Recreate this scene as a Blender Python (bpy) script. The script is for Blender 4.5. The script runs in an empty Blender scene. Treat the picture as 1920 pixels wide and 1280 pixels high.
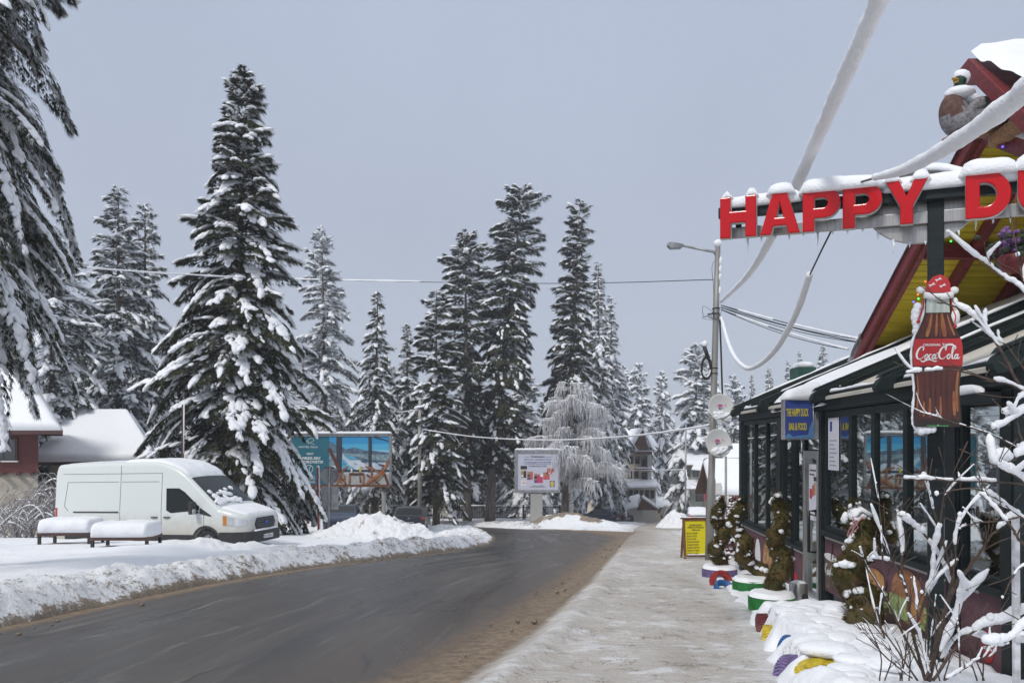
import bpy, bmesh, math, random
import numpy as np
from mathutils import Vector, Matrix, Euler
R = math.radians
SC = bpy.context.scene
# ------------------------------------------------------------------ camera
CZ = 1.65
F = 1493.33
HY = 832.0
cd = bpy.data.cameras.new('camera'); cam = bpy.data.objects.new('camera', cd)
SC.collection.objects.link(cam); SC.camera = cam
cam.location = (0, 0, CZ); cam.rotation_euler = (R(90), 0, 0)
cd.sensor_width = 36; cd.lens = 28; cd.shift_y = 0.1
cd.clip_start = 0.05; cd.clip_end = 3000
# ------------------------------------------------------------------ sky and sun
SUN_EL, SUN_AZ = R(46), R(215)          # azimuth clockwise from +Y (the road's way)
W = bpy.data.worlds.new('World'); SC.world = W; W.use_nodes = True
nt = W.node_tree; nt.nodes.clear()
def wn(t, **k):
    n = nt.nodes.new(t)
    for a, b in k.items(): setattr(n, a, b)
    return n
wo = wn('ShaderNodeOutputWorld'); bg = wn('ShaderNodeBackground'); bg.inputs[1].default_value = 0.1
sk = wn('ShaderNodeTexSky', sky_type='NISHITA'); sk.sun_disc = False
sk.sun_elevation = SUN_EL; sk.sun_rotation = SUN_AZ
tc = wn('ShaderNodeTexCoord'); sep = wn('ShaderNodeSeparateXYZ')
ramp = wn('ShaderNodeValToRGB')
nt.links.new(tc.outputs['Generated'], sep.inputs[0]); nt.links.new(sep.outputs['Z'], ramp.inputs[0])
el = ramp.color_ramp.elements
el[0].position = 0.0; el[0].color = (.42, .465, .56, 1)
el[1].position = 1.0; el[1].color = (.80, .83, .88, 1)
for p, c in ((.12, (.445, .485, .57)), (.30, (.455, .505, .62)), (.52, (.465, .53, .665)), (.75, (.68, .73, .82))):
    e = el.new(p); e.color = (*c, 1)
cn = wn('ShaderNodeTexNoise'); cn.inputs['Scale'].default_value = 1.6; cn.inputs['Detail'].default_value = 5
nt.links.new(tc.outputs['Generated'], cn.inputs['Vector'])
mr = wn('ShaderNodeMapRange'); mr.inputs['From Min'].default_value = .3; mr.inputs['From Max'].default_value = .7
mr.inputs['To Min'].default_value = 9.3; mr.inputs['To Max'].default_value = 10.7
nt.links.new(cn.outputs['Fac'], mr.inputs['Value'])
vm = wn('ShaderNodeVectorMath', operation='SCALE')
nt.links.new(ramp.outputs['Color'], vm.inputs[0]); nt.links.new(mr.outputs[0], vm.inputs['Scale'])
mx = wn('ShaderNodeMix', data_type='RGBA'); mx.inputs[0].default_value = 0.9
nt.links.new(sk.outputs[0], mx.inputs[6]); nt.links.new(vm.outputs[0], mx.inputs[7])
nt.links.new(mx.outputs[2], bg.inputs[0]); nt.links.new(bg.outputs[0], wo.inputs[0])
sd = bpy.data.lights.new('sun', 'SUN'); sd.energy = 2.3; sd.angle = R(12); sd.color = (1, .96, .9)
so = bpy.data.objects.new('sun', sd); SC.collection.objects.link(so)
sdir = Vector((math.sin(SUN_AZ) * math.cos(SUN_EL), math.cos(SUN_AZ) * math.cos(SUN_EL), math.sin(SUN_EL)))
so.rotation_euler = sdir.to_track_quat('Z', 'Y').to_euler()
SC.view_settings.view_transform = 'Standard'; SC.view_settings.look = 'None'
SC.view_settings.exposure = 0.0; SC.view_settings.gamma = 1.0
SC.render.engine = 'CYCLES'
SC.cycles.use_denoising = True
SC.cycles.max_bounces = 6; SC.cycles.transparent_max_bounces = 12
SC.cycles.volume_bounces = 1
SC.cycles.caustics_reflective = False; SC.cycles.caustics_refractive = False

# ------------------------------------------------------------------ helpers
MW = {}
def link(o): SC.collection.objects.link(o)
def props(o, label=None, cat=None, group=None, kind=None):
    if label: o['label'] = label
    if cat: o['category'] = cat
    if group: o['group'] = group
    if kind: o['kind'] = kind
    return o
def thing(name, label, cat, loc=(0, 0, 0), rotz=0, group=None, pitch=0):
    o = bpy.data.objects.new(name, None); link(o)
    o.location = loc; o.rotation_euler = (0, pitch, rotz); o.empty_display_size = .3
    MW[o.name] = Matrix.LocRotScale(Vector(loc), Euler((0, pitch, rotz)), None)
    return props(o, label, cat, group)
def attach(o, parent, world):
    """parent o; world=True: its mesh is given in world coordinates"""
    if parent is not None:
        M = MW[parent.name]; MW[o.name] = M
        if world: o.data.transform(M.inverted())
        o.parent = parent
def newmesh(name, V, Fs, mat, parent=None, world=True, smooth=False, fm=None, origin=None, sharp=None):
    me = bpy.data.meshes.new(name)
    if isinstance(V, np.ndarray) and isinstance(Fs, np.ndarray):
        n, k = Fs.shape
        me.vertices.add(len(V)); me.vertices.foreach_set('co', V.astype(np.float32).ravel())
        me.loops.add(n * k); me.loops.foreach_set('vertex_index', Fs.astype(np.int32).ravel())
        me.polygons.add(n); me.polygons.foreach_set('loop_start', np.arange(0, n * k, k, dtype=np.int32))
        me.update(calc_edges=True)
    else:
        me.from_pydata([tuple(v) for v in V], [], [tuple(f) for f in Fs]); me.update()
    mats = mat if isinstance(mat, (list, tuple)) else [mat]
    for m in mats: me.materials.append(m)
    if fm is not None: me.polygons.foreach_set('material_index', np.array(fm, dtype=np.int32))
    if smooth or sharp:
        me.polygons.foreach_set('use_smooth', np.ones(len(me.polygons), dtype=bool))
        if sharp: me.set_sharp_from_angle(angle=R(sharp))
    o = bpy.data.objects.new(name, me); link(o)
    if parent is not None: attach(o, parent, world)
    elif origin is not None:
        me.transform(Matrix.Translation(-Vector(origin))); o.location = origin
    return o
ICO = {}
def ico(sub):
    if sub not in ICO:
        b = bmesh.new(); bmesh.ops.create_icosphere(b, subdivisions=sub, radius=1)
        ICO[sub] = (np.array([v.co[:] for v in b.verts]), np.array([[v.index for v in f.verts] for f in b.faces])); b.free()
    return ICO[sub]
class MB:
    def __init__(s): s.v = []; s.f = []; s.m = []
    def add(s, V, Fs, m=0):
        o = len(s.v); s.v += [tuple(float(c) for c in v) for v in V]
        for f in Fs: s.f.append(tuple(int(i) + o for i in f)); s.m.append(m)
        return s
    def box(s, c, d, rot=None, m=0):
        hx, hy, hz = d[0] / 2, d[1] / 2, d[2] / 2
        V = [Vector((x * hx, y * hy, z * hz)) for x in (-1, 1) for y in (-1, 1) for z in (-1, 1)]
        if rot is not None:
            M = rot if isinstance(rot, Matrix) else Euler(rot).to_matrix()
            V = [M @ v for v in V]
        V = [v + Vector(c) for v in V]
        return s.add(V, [(0, 1, 3, 2), (4, 6, 7, 5), (0, 4, 5, 1), (2, 3, 7, 6), (0, 2, 6, 4), (1, 5, 7, 3)], m)
    def beam(s, a, b, w, h, up=(0, 0, 1), m=0):
        a = Vector(a); b = Vector(b); d = (b - a); L = d.length; d.normalize()
        x = d.cross(Vector(up)); x.normalize(); z = x.cross(d)
        M = Matrix((x, d, z)).transposed()
        return s.box((a + b) / 2, (w, L, h), M, m)
    def tube(s, pts, rad, n=8, cap=True, m=0):
        pts = [Vector(p) for p in pts]
        rad = rad if hasattr(rad, '__len__') else [rad] * len(pts)
        V = []; Fs = []; prev = None
        for i, p in enumerate(pts):
            t = (pts[min(i + 1, len(pts) - 1)] - pts[max(i - 1, 0)])
            if t.length < 1e-9: t = Vector((0, 0, 1))
            t.normalize()
            if prev is None:
                a = t.orthogonal().normalized()
            else:
                a = prev - t * prev.dot(t)
                a = a.normalized() if a.length > 1e-6 else t.orthogonal().normalized()
            prev = a; b = t.cross(a)
            for k in range(n):
                an = 2 * math.pi * k / n
                V.append(p + (a * math.cos(an) + b * math.sin(an)) * rad[i])
        for i in range(len(pts) - 1):
            for k in range(n):
                k2 = (k + 1) % n
                Fs.append((i * n + k, i * n + k2, (i + 1) * n + k2, (i + 1) * n + k))
        if cap:
            Fs.append(tuple(range(n - 1, -1, -1))); Fs.append(tuple((len(pts) - 1) * n + k for k in range(n)))
        return s.add(V, Fs, m)
    def cyl(s, a, b, r, r2=None, n=16, m=0): return s.tube([a, b], [r, r if r2 is None else r2], n, True, m)
    def ell(s, c, r, sub=2, rot=None, jit=0, m=0, seed=0):
        V, Fs = ico(sub); V = V.copy()
        if jit:
            rg = np.random.default_rng(seed); V *= (1 + rg.uniform(-jit, jit, (len(V), 1)))
        V = V * np.array(r if hasattr(r, '__len__') else (r, r, r))
        if rot is not None: V = V @ np.array(Euler(rot).to_matrix()).T
        return s.add(V + np.array(c), Fs, m)
    def lathe(s, c, prof, n=24, m=0, axis=None):
        M = Matrix.Identity(3) if axis is None else Vector(axis).to_track_quat('Z', 'Y').to_matrix()
        V = []; Fs = []
        for r, z in prof:
            for k in range(n):
                a = 2 * math.pi * k / n
                V.append(M @ Vector((r * math.cos(a), r * math.sin(a), z)) + Vector(c))
        for i in range(len(prof) - 1):
            for k in range(n):
                k2 = (k + 1) % n
                Fs.append((i * n + k, i * n + k2, (i + 1) * n + k2, (i + 1) * n + k))
        return s.add(V, Fs, m)
    def prism(s, fr, poly, c0, c1, m=0):
        """polygon in a frame's plane, from depth c0 to c1 (along its normal)"""
        n = len(poly); ar = sum(poly[i][0] * poly[(i + 1) % n][1] - poly[(i + 1) % n][0] * poly[i][1] for i in range(n))
        if ar < 0: poly = poly[::-1]
        V = [fr(a, b, c0) for a, b in poly] + [fr(a, b, c1) for a, b in poly]
        Fs = [tuple(range(n - 1, -1, -1)), tuple(range(n, 2 * n))]
        for i in range(n):
            j = (i + 1) % n; Fs.append((i, j, n + j, n + i))
        return s.add(V, Fs, m)
    def rect(s, fr, a0, b0, a1, b1, c0, c1, m=0):
        return s.prism(fr, [(a0, b0), (a1, b0), (a1, b1), (a0, b1)], c0, c1, m)
    def disc(s, fr, a, b, ra, rb, c0, c1, m=0, n=28):
        return s.prism(fr, [(a + ra * math.cos(t * 2 * math.pi / n), b + rb * math.sin(t * 2 * math.pi / n)) for t in range(n)], c0, c1, m)
    def ribbon(s, fr, pts, w, c0, c1, m=0):
        """a flat stroke with its own width at each point"""
        w = w if hasattr(w, '__len__') else [w] * len(pts)
        L = []; Rr = []
        for i, p in enumerate(pts):
            q = pts[min(i + 1, len(pts) - 1)]; o = pts[max(i - 1, 0)]
            dx, dy = q[0] - o[0], q[1] - o[1]; l = math.hypot(dx, dy) or 1
            nx, ny = -dy / l * w[i] / 2, dx / l * w[i] / 2
            L.append((p[0] + nx, p[1] + ny)); Rr.append((p[0] - nx, p[1] - ny))
        for i in range(len(pts) - 1):
            s.prism(fr, [Rr[i], Rr[i + 1], L[i + 1], L[i]], c0, c1, m)
        return s
    def loaf(s, pts, w, h, seed=0, n=9, res=.04, p=.75, wob=.35, fr=2.0, taper=.6, m=0):
        """snow lying along a path: flat below, rounded and lumpy above"""
        A = np.array([np.array(q, float) for q in pts]); L = np.concatenate([[0], np.cumsum(np.linalg.norm(np.diff(A, axis=0), axis=1))])
        if L[-1] < 1e-6: return s
        k = max(3, int(L[-1] / res) + 1); u = np.linspace(0, L[-1], k)
        C = np.stack([np.interp(u, L, A[:, i]) for i in range(3)], -1)
        T = np.gradient(C, axis=0); T /= np.linalg.norm(T, axis=1, keepdims=True) + 1e-9
        S = np.cross(T, np.array([0, 0, 1.])); sl = np.linalg.norm(S, axis=1, keepdims=True)
        S = np.where(sl > .15, S / (sl + 1e-9), np.array([1., 0, 0])); U = np.cross(S, T)
        U = np.where(U[:, 2:3] < 0, -U, U)
        ww = np.interp(u, np.linspace(0, L[-1], len(w)), w) if hasattr(w, '__len__') else np.full(k, w)
        hh = np.interp(u, np.linspace(0, L[-1], len(h)), h) if hasattr(h, '__len__') else np.full(k, h)
        e = np.clip(np.minimum(u, L[-1] - u) / (taper * np.maximum(ww, 1e-4)), 0, 1); e = np.sqrt(1 - (1 - e) ** 2) * .92 + .08
        nw = 1 + wob * (fbm(u * fr / .1 * .1, u * 0 + seed, 3, seed) - .5); nh = 1 + 2 * wob * (fbm(u * fr, u * 0 + seed, 3, seed + 1) - .5)
        th = np.linspace(math.pi, 0, n); cx = np.sign(np.cos(th)) * np.abs(np.cos(th)) ** p; sy = np.sin(th) ** p
        cross = np.stack([cx, sy], -1); cross = np.concatenate([cross, [[.6, -.06], [-.6, -.06]]]); nn = len(cross)
        j = 1 + wob * .5 * (fbm(u[:, None] * fr * 2.5, np.arange(nn)[None] * .8 + seed, 2, seed + 2) - .5)
        V = C[:, None, :] + S[:, None, :] * (cross[:, 0][None] * (ww * e * nw / 2)[:, None] * j)[..., None] + U[:, None, :] * (cross[:, 1][None] * (hh * e * nh)[:, None] * j)[..., None]
        Fs = []
        for i in range(k - 1):
            for q in range(nn):
                q2 = (q + 1) % nn; Fs.append((i * nn + q, i * nn + q2, (i + 1) * nn + q2, (i + 1) * nn + q))
        Fs.append(tuple(range(nn))); Fs.append(tuple((k - 1) * nn + q for q in range(nn)))
        return s.add(V.reshape(-1, 3), Fs, m)
    def obj(s, name, mat, parent=None, world=True, smooth=False, sharp=None, bevel=0, origin=None, seg=2):
        o = newmesh(name, s.v, s.f, mat, parent, world, smooth, s.m, origin, sharp)
        if len(s.f) < 30000:
            b_ = bmesh.new(); b_.from_mesh(o.data); bmesh.ops.recalc_face_normals(b_, faces=b_.faces); b_.to_mesh(o.data); b_.free()
            if sharp: o.data.set_sharp_from_angle(angle=R(sharp))
        if bevel:
            b = o.modifiers.new('bevel', 'BEVEL'); b.width = bevel; b.segments = seg; b.limit_method = 'ANGLE'; b.angle_limit = R(40)
        return o
class Frame:
    def __init__(s, o, u, v):
        s.o = Vector(o); s.u = Vector(u).normalized(); s.v = Vector(v).normalized(); s.n = s.u.cross(s.v).normalized()
    def __call__(s, a, b, c=0): return s.o + s.u * a + s.v * b + s.n * c
def P(px, py, Y): return Vector(((px - 960) / F * Y, Y, CZ + (HY - py) / F * Y))
def cr(pts, n=6):
    """Catmull-Rom through points (tuples of any length)"""
    A = [np.array(p, float) for p in pts]; A = [2 * A[0] - A[1]] + A + [2 * A[-1] - A[-2]]
    out = []
    for i in range(1, len(A) - 2):
        for k in range(n):
            t = k / n; p0, p1, p2, p3 = A[i - 1:i + 3]
            out.append(.5 * (2 * p1 + (p2 - p0) * t + (2 * p0 - 5 * p1 + 4 * p2 - p3) * t * t + (3 * p1 - p0 - 3 * p2 + p3) * t ** 3))
    out.append(A[-2]); return out
def _hash(ix, iy, seed):
    h = (ix.astype(np.int64) * 374761393 + iy.astype(np.int64) * 668265263 + seed * 974711) & 0xffffffff
    h = ((h ^ (h >> 13)) * 1274126177) & 0xffffffff
    return ((h ^ (h >> 16)) & 0xffff) / 65535.0
def vnoise(x, y, seed=0):
    x = np.asarray(x, float); y = np.asarray(y, float)
    ix = np.floor(x); iy = np.floor(y); fx = x - ix; fy = y - iy
    fx = fx * fx * (3 - 2 * fx); fy = fy * fy * (3 - 2 * fy)
    a = _hash(ix, iy, seed); b = _hash(ix + 1, iy, seed); c = _hash(ix, iy + 1, seed); d = _hash(ix + 1, iy + 1, seed)
    return (a * (1 - fx) + b * fx) * (1 - fy) + (c * (1 - fx) + d * fx) * fy
def fbm(x, y, oct=4, seed=0):
    s = 0; a = .5; t = 0
    for o in range(oct):
        s = s + a * vnoise(np.asarray(x) * 2 ** o, np.asarray(y) * 2 ** o, seed + o * 17); t += a; a *= .5
    return s / t
def smooth(a, b, x):
    t = np.clip((np.asarray(x, float) - a) / (b - a), 0, 1); return t * t * (3 - 2 * t)
def text(body, name, fr, a, b, size, mat, parent, width=None, bold=0, shear=0, depth=.004, c=.003, align='CENTER', spacing=1, world=True):
    cu = bpy.data.curves.new('lettering', 'FONT'); cu.body = body; cu.size = 1; cu.align_x = align
    cu.offset = bold; cu.shear = shear; cu.space_character = spacing; cu.resolution_u = 3; cu.extrude = 0
    o = bpy.data.objects.new('lettering', cu); link(o)
    bpy.context.view_layer.update()
    me = bpy.data.meshes.new_from_object(o.evaluated_get(bpy.context.evaluated_depsgraph_get()))
    bpy.data.objects.remove(o); bpy.data.curves.remove(cu)
    V = [v.co.copy() for v in me.vertices]; Fs = [tuple(p.vertices) for p in me.polygons]; bpy.data.meshes.remove(me)
    if not V: return None
    x0 = min(v.x for v in V); x1 = max(v.x for v in V)
    sy = size / .73; sx = sy
    if width: sx = width / max(1e-6, x1 - x0)
    cx = (x0 + x1) / 2 if align == 'CENTER' else (x0 if align == 'LEFT' else x1)
    V2 = [fr(a + (v.x - cx) * sx, b + v.y * sy, c) for v in V]
    return newmesh(name, V2, Fs, mat, parent, world)

# ------------------------------------------------------------------ materials
MATS = {}
def pm(name, col, rough=.6, metal=0, spec=.5, var=0, vscale=8, bump=0, bscale=40, col2=None, coat=0, detail=4, emit=None, lo=.35, hi=.65, stretch=None):
    if name in MATS: return MATS[name]
    m = bpy.data.materials.new(name); MATS[name] = m; m.use_nodes = True
    n = m.node_tree; b = n.nodes['Principled BSDF']
    b.inputs['Base Color'].default_value = (*col, 1); b.inputs['Roughness'].default_value = rough
    b.inputs['Metallic'].default_value = metal; b.inputs['Specular IOR Level'].default_value = spec
    if coat: b.inputs['Coat Weight'].default_value = coat; b.inputs['Coat Roughness'].default_value = .05
    if emit: b.inputs['Emission Color'].default_value = (*col, 1); b.inputs['Emission Strength'].default_value = emit
    if var or bump or col2:
        t = n.nodes.new('ShaderNodeTexCoord'); src = t.outputs['Object']
        if stretch:
            mp = n.nodes.new('ShaderNodeMapping'); mp.inputs['Scale'].default_value = stretch
            n.links.new(src, mp.inputs[0]); src = mp.outputs[0]
    if var or col2:
        nz = n.nodes.new('ShaderNodeTexNoise'); nz.inputs['Scale'].default_value = vscale; nz.inputs['Detail'].default_value = detail
        n.links.new(src, nz.inputs['Vector'])
        r = n.nodes.new('ShaderNodeValToRGB'); r.color_ramp.elements[0].position = lo; r.color_ramp.elements[1].position = hi
        c2 = col2 or tuple(min(1, c * (1 + var)) for c in col)
        c1 = col if col2 else tuple(c * (1 - var) for c in col)
        r.color_ramp.elements[0].color = (*c1, 1); r.color_ramp.elements[1].color = (*c2, 1)
        n.links.new(nz.outputs['Fac'], r.inputs[0]); n.links.new(r.outputs[0], b.inputs['Base Color'])
    if bump:
        nb = n.nodes.new('ShaderNodeTexNoise'); nb.inputs['Scale'].default_value = bscale; nb.inputs['Detail'].default_value = 4
        n.links.new(src, nb.inputs['Vector'])
        bp = n.nodes.new('ShaderNodeBump'); bp.inputs['Strength'].default_value = min(1, bump); bp.inputs['Distance'].default_value = .02
        n.links.new(nb.outputs['Fac'], bp.inputs['Height']); n.links.new(bp.outputs[0], b.inputs['Normal'])
    return m
class NB:
    """small node-tree writer for the richer surfaces"""
    def __init__(s, name):
        s.m = bpy.data.materials.new(name); MATS[name] = s.m; s.m.use_nodes = True; s.n = s.m.node_tree
        s.b = s.n.nodes['Principled BSDF']; s.tc = s.n.nodes.new('ShaderNodeTexCoord')
    def set(s, sock, v): (s.n.links.new(v, sock) if hasattr(v, 'is_linked') else setattr(sock, 'default_value', v))
    def noise(s, scale, detail=4, rough=.55, vec=None, stretch=None):
        t = s.n.nodes.new('ShaderNodeTexNoise'); t.inputs['Scale'].default_value = scale; t.inputs['Detail'].default_value = detail
        t.inputs['Roughness'].default_value = rough
        v = vec or s.tc.outputs['Object']
        if stretch:
            mp = s.n.nodes.new('ShaderNodeMapping'); mp.inputs['Scale'].default_value = stretch[:3]
            if len(stretch) > 3: mp.inputs['Rotation'].default_value = (0, 0, stretch[3])
            s.n.links.new(v, mp.inputs[0]); v = mp.outputs[0]
        s.n.links.new(v, t.inputs['Vector']); return t.outputs['Fac']
    def attr(s, name):
        a = s.n.nodes.new('ShaderNodeAttribute'); a.attribute_name = name; return a.outputs['Fac']
    def math(s, op, a, b=0.0, clamp=False):
        m = s.n.nodes.new('ShaderNodeMath'); m.operation = op; m.use_clamp = clamp
        s.set(m.inputs[0], a); s.set(m.inputs[1], b); return m.outputs[0]
    def rng(s, v, a, b, c=0.0, d=1.0):
        m = s.n.nodes.new('ShaderNodeMapRange'); s.set(m.inputs[0], v)
        for i, x in zip((1, 2, 3, 4), (a, b, c, d)): m.inputs[i].default_value = x
        return m.outputs[0]
    def mix(s, f, a, b):
        m = s.n.nodes.new('ShaderNodeMix'); m.data_type = 'RGBA'; s.set(m.inputs[0], f)
        for i, x in ((6, a), (7, b)): s.set(m.inputs[i], (*x, 1) if isinstance(x, tuple) else x)
        return m.outputs[2]
    def bump(s, h, dist=.02, strength=1.0):
        bp = s.n.nodes.new('ShaderNodeBump'); bp.inputs['Strength'].default_value = strength; bp.inputs['Distance'].default_value = dist
        s.n.links.new(h, bp.inputs['Height']); s.n.links.new(bp.outputs[0], s.b.inputs['Normal'])
    def out(s, col, rough=.6, spec=.5):
        s.set(s.b.inputs['Base Color'], col if hasattr(col, 'is_linked') else (*col, 1)); s.set(s.b.inputs['Roughness'], rough)
        s.b.inputs['Specular IOR Level'].default_value = spec; return s.m
# snow
k = NB('snow')
h = k.math('ADD', k.math('MULTIPLY', k.noise(9, 5), .7), k.math('MULTIPLY', k.noise(60, 3), .3))
k.bump(h, .035, .8)
SNOW = k.out(k.mix(k.noise(1.3, 3), (.80, .82, .86), (.88, .89, .91)), .65, .3)
k = NB('ground_snow')       # clean snow with dirt where the plough has thrown it
d = k.attr('dirt')
g = k.noise(7, 8, .65)
mk = k.math('MULTIPLY', d, k.rng(g, .30, .62), True)
h = k.math('ADD', k.math('MULTIPLY', k.noise(2.2, 6, .6), .8), k.math('MULTIPLY', k.noise(28, 4), .2))
k.bump(h, .10, .7)
c = k.mix(mk, (.84, .855, .885), k.mix(k.noise(11, 5, .7), (.20, .155, .11), (.47, .41, .345)))
GSNOW = k.out(c, .7, .3)
k = NB('dirty_snow')
d = k.attr('dirt'); g = k.noise(6, 9, .7); g2 = k.noise(22, 6, .7)
mk = k.rng(k.math('ADD', k.math('MULTIPLY', g, .8), k.math('ADD', k.math('MULTIPLY', g2, .5), k.math('MULTIPLY', d, .40))), .79, .90)
k.bump(k.math('ADD', g, k.math('MULTIPLY', g2, .5)), .05, .9)
DSNOW = k.out(k.mix(mk, (.80, .81, .83), k.mix(k.noise(14, 5, .7), (.10, .075, .055), (.40, .335, .265))), .75, .25)
k = NB('wet_asphalt')
sl = k.attr('slush'); wet = k.noise(.5, 4, .55, stretch=(1, .22, 1, -.16)); fine = k.noise(120, 3, .7); mid = k.noise(5, 6, .65)
st = k.noise(1.6, 5, .6, stretch=(1, .12, 1, -.2))
sm = k.rng(k.math('ADD', sl, k.math('MULTIPLY', k.math('SUBTRACT', mid, .5), .55)), .30, .78)
sm2 = k.rng(k.math('ADD', k.attr('film'), k.math('MULTIPLY', k.math('SUBTRACT', st, .5), .9)), .12, .75)
cmb = k.n.nodes.new('ShaderNodeCombineXYZ'); sxy = k.n.nodes.new('ShaderNodeSeparateXYZ'); k.n.links.new(k.tc.outputs['Object'], sxy.inputs[0])
k.set(cmb.inputs[0], k.math('MULTIPLY', k.attr('lane'), 1.5)); k.set(cmb.inputs[1], k.math('MULTIPLY', sxy.outputs['Y'], .07))
lane = k.noise(1.0, 5, .6, vec=cmb.outputs[0])
cmb2 = k.n.nodes.new('ShaderNodeCombineXYZ'); k.set(cmb2.inputs[0], k.math('MULTIPLY', k.attr('lane'), 7.0)); k.set(cmb2.inputs[1], k.math('MULTIPLY', sxy.outputs['Y'], .25)); k.set(cmb2.inputs[2], 3.0)
lane2 = k.noise(1.0, 6, .7, vec=cmb2.outputs[0])
base = k.mix(k.rng(k.math('ADD', k.math('MULTIPLY', wet, .5), k.math('MULTIPLY', lane, .5)), .42, .57), (.030, .025, .022), (.084, .072, .062))
base = k.mix(k.math('MULTIPLY', k.rng(lane2, .57, .66), .42), base, (.24, .225, .21))
base = k.mix(k.math('MULTIPLY', k.rng(fine, .5, .68), .45), base, (.17, .162, .152))
base = k.mix(k.math('MULTIPLY', sm2, .75), base, (.105, .074, .049))
base = k.mix(k.math('MULTIPLY', k.rng(k.noise(2.2, 8, .75, stretch=(1, .25, 1, -.2)), .61, .72), .30), base, (.30, .29, .28))
def seam(c0, amp, w, f):
    cm = k.n.nodes.new('ShaderNodeCombineXYZ'); k.set(cm.inputs[1], k.math('MULTIPLY', sxy.outputs['Y'], f)); k.set(cm.inputs[2], c0)
    q = k.math('ABSOLUTE', k.math('SUBTRACT', k.math('SUBTRACT', k.attr('lane'), c0), k.math('MULTIPLY', k.math('SUBTRACT', k.noise(1.0, 6, .6, vec=cm.outputs[0]), .5), amp)))
    return k.rng(q, w, w * .3)
base = k.mix(k.math('MULTIPLY', seam(1.25, 1.1, .05, .35), k.math('MULTIPLY', k.rng(k.noise(.45, 3), .45, .52), .85)), base, (.014, .013, .013))
base = k.mix(k.math('MULTIPLY', seam(1.31, 1.1, .035, .35), k.math('MULTIPLY', k.rng(k.noise(.6, 3), .47, .54), .5)), base, (.30, .29, .28))
base = k.mix(k.math('MULTIPLY', seam(2.85, .9, .05, .3), k.math('MULTIPLY', k.rng(k.noise(3, 5), .42, .58), .4)), base, (.22, .21, .195))
slc = k.mix(k.rng(k.noise(9, 8, .75), .33, .70), (.10, .066, .040), (.33, .25, .165))
vo = k.n.nodes.new('ShaderNodeTexVoronoi'); vo.feature = 'DISTANCE_TO_EDGE'; vo.inputs['Scale'].default_value = .42
mpv = k.n.nodes.new('ShaderNodeMapping'); mpv.inputs['Scale'].default_value = (1, .35, 1); mpv.inputs['Rotation'].default_value = (0, 0, -.12)
dv = k.n.nodes.new('ShaderNodeVectorMath'); dv.operation = 'ADD'
nv = k.n.nodes.new('ShaderNodeTexNoise'); nv.inputs['Scale'].default_value = 1.2; nv.inputs['Detail'].default_value = 5
k.n.links.new(k.tc.outputs['Object'], nv.inputs['Vector']); k.n.links.new(nv.outputs['Color'], dv.inputs[0]); k.n.links.new(k.tc.outputs['Object'], dv.inputs[1])
k.n.links.new(dv.outputs[0], mpv.inputs[0]); k.n.links.new(mpv.outputs[0], vo.inputs['Vector'])
crk = k.math('MULTIPLY', k.rng(vo.outputs['Distance'], .012, .003), k.rng(k.noise(.35, 2), .48, .56))
base = k.mix(k.math('MULTIPLY', crk, .7), base, (.02, .02, .02))
k.bump(k.math('ADD', k.math('MULTIPLY', fine, .25), k.math('MULTIPLY', k.math('MULTIPLY', mid, sm), 1.5)), .015, .8)
ROADM = k.out(k.mix(sm, base, slc), k.rng(k.math('ADD', k.math('MULTIPLY', k.math('ADD', wet, lane), .5), k.math('MULTIPLY', sm, .4)), .40, .70, .25, .68), .5)
k = NB('trodden_snow')
sl = k.attr('slush'); a = k.noise(1.1, 6, .6, stretch=(1, .6, 1)); b_ = k.noise(6.5, 7, .7, stretch=(.8, 1.2, 1)); f_ = k.noise(30, 5, .7)
b3 = k.noise(2.6, 7, .72, stretch=(.75, 1.25, 1)); wh = k.rng(k.math('ADD', k.math('ADD', k.math('MULTIPLY', b3, .6), k.math('MULTIPLY', b_, .4)), k.math('MULTIPLY', a, .3)), .67, .745)
dk = k.rng(k.math('ADD', k.math('MULTIPLY', f_, .45), k.math('MULTIPLY', k.noise(3.4, 8, .75), .75)), .635, .72)
base = k.mix(k.rng(a, .3, .7), (.48, .44, .395), (.64, .61, .57))
base = k.mix(k.math('MULTIPLY', wh, .8), base, (.78, .78, .80))
base = k.mix(k.math('MULTIPLY', dk, .75), base, (.20, .145, .095))
icy = k.attr('ice')
base = k.mix(k.math('MULTIPLY', icy, .85), base, (.10, .098, .095))
base = k.mix(k.rng(k.math('ADD', k.attr('edge'), k.math('MULTIPLY', k.math('SUBTRACT', b_, .5), .8)), .35, .8), base, (.80, .81, .83))
sm = k.rng(k.math('ADD', sl, k.math('MULTIPLY', k.math('SUBTRACT', b_, .5), .9)), .32, .75)
k.bump(k.math('ADD', k.math('MULTIPLY', b_, .6), k.math('ADD', k.math('MULTIPLY', f_, .2), k.math('MULTIPLY', b3, .8))), .09, .9)
PAVEM = k.out(k.mix(sm, base, k.mix(f_, (.15, .11, .075), (.36, .29, .215))), k.rng(a, .3, .7, .55, .75), .4)
def needles(name, c1, c2, c3):
    k = NB(name)
    n1 = k.noise(.9, 4); n2 = k.noise(7, 3)
    return k.out(k.mix(k.rng(n2, .45, .75), k.mix(k.rng(n1, .35, .65), c1, c2), c3), .75, .2)
NEEDLE = needles('spruce_needles', (.020, .028, .015), (.042, .048, .019), (.062, .050, .022))
NEEDLE2 = needles('spruce_needles_grey', (.022, .03, .022), (.036, .046, .034), (.05, .052, .036))
TOPI = needles('thuja_leaves', (.045, .044, .013), (.085, .070, .018), (.14, .085, .035))
BARK = pm('bark', (.10, .075, .06), .9, var=.45, vscale=6, bump=.8, bscale=25, stretch=(1, 1, .25))
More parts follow.
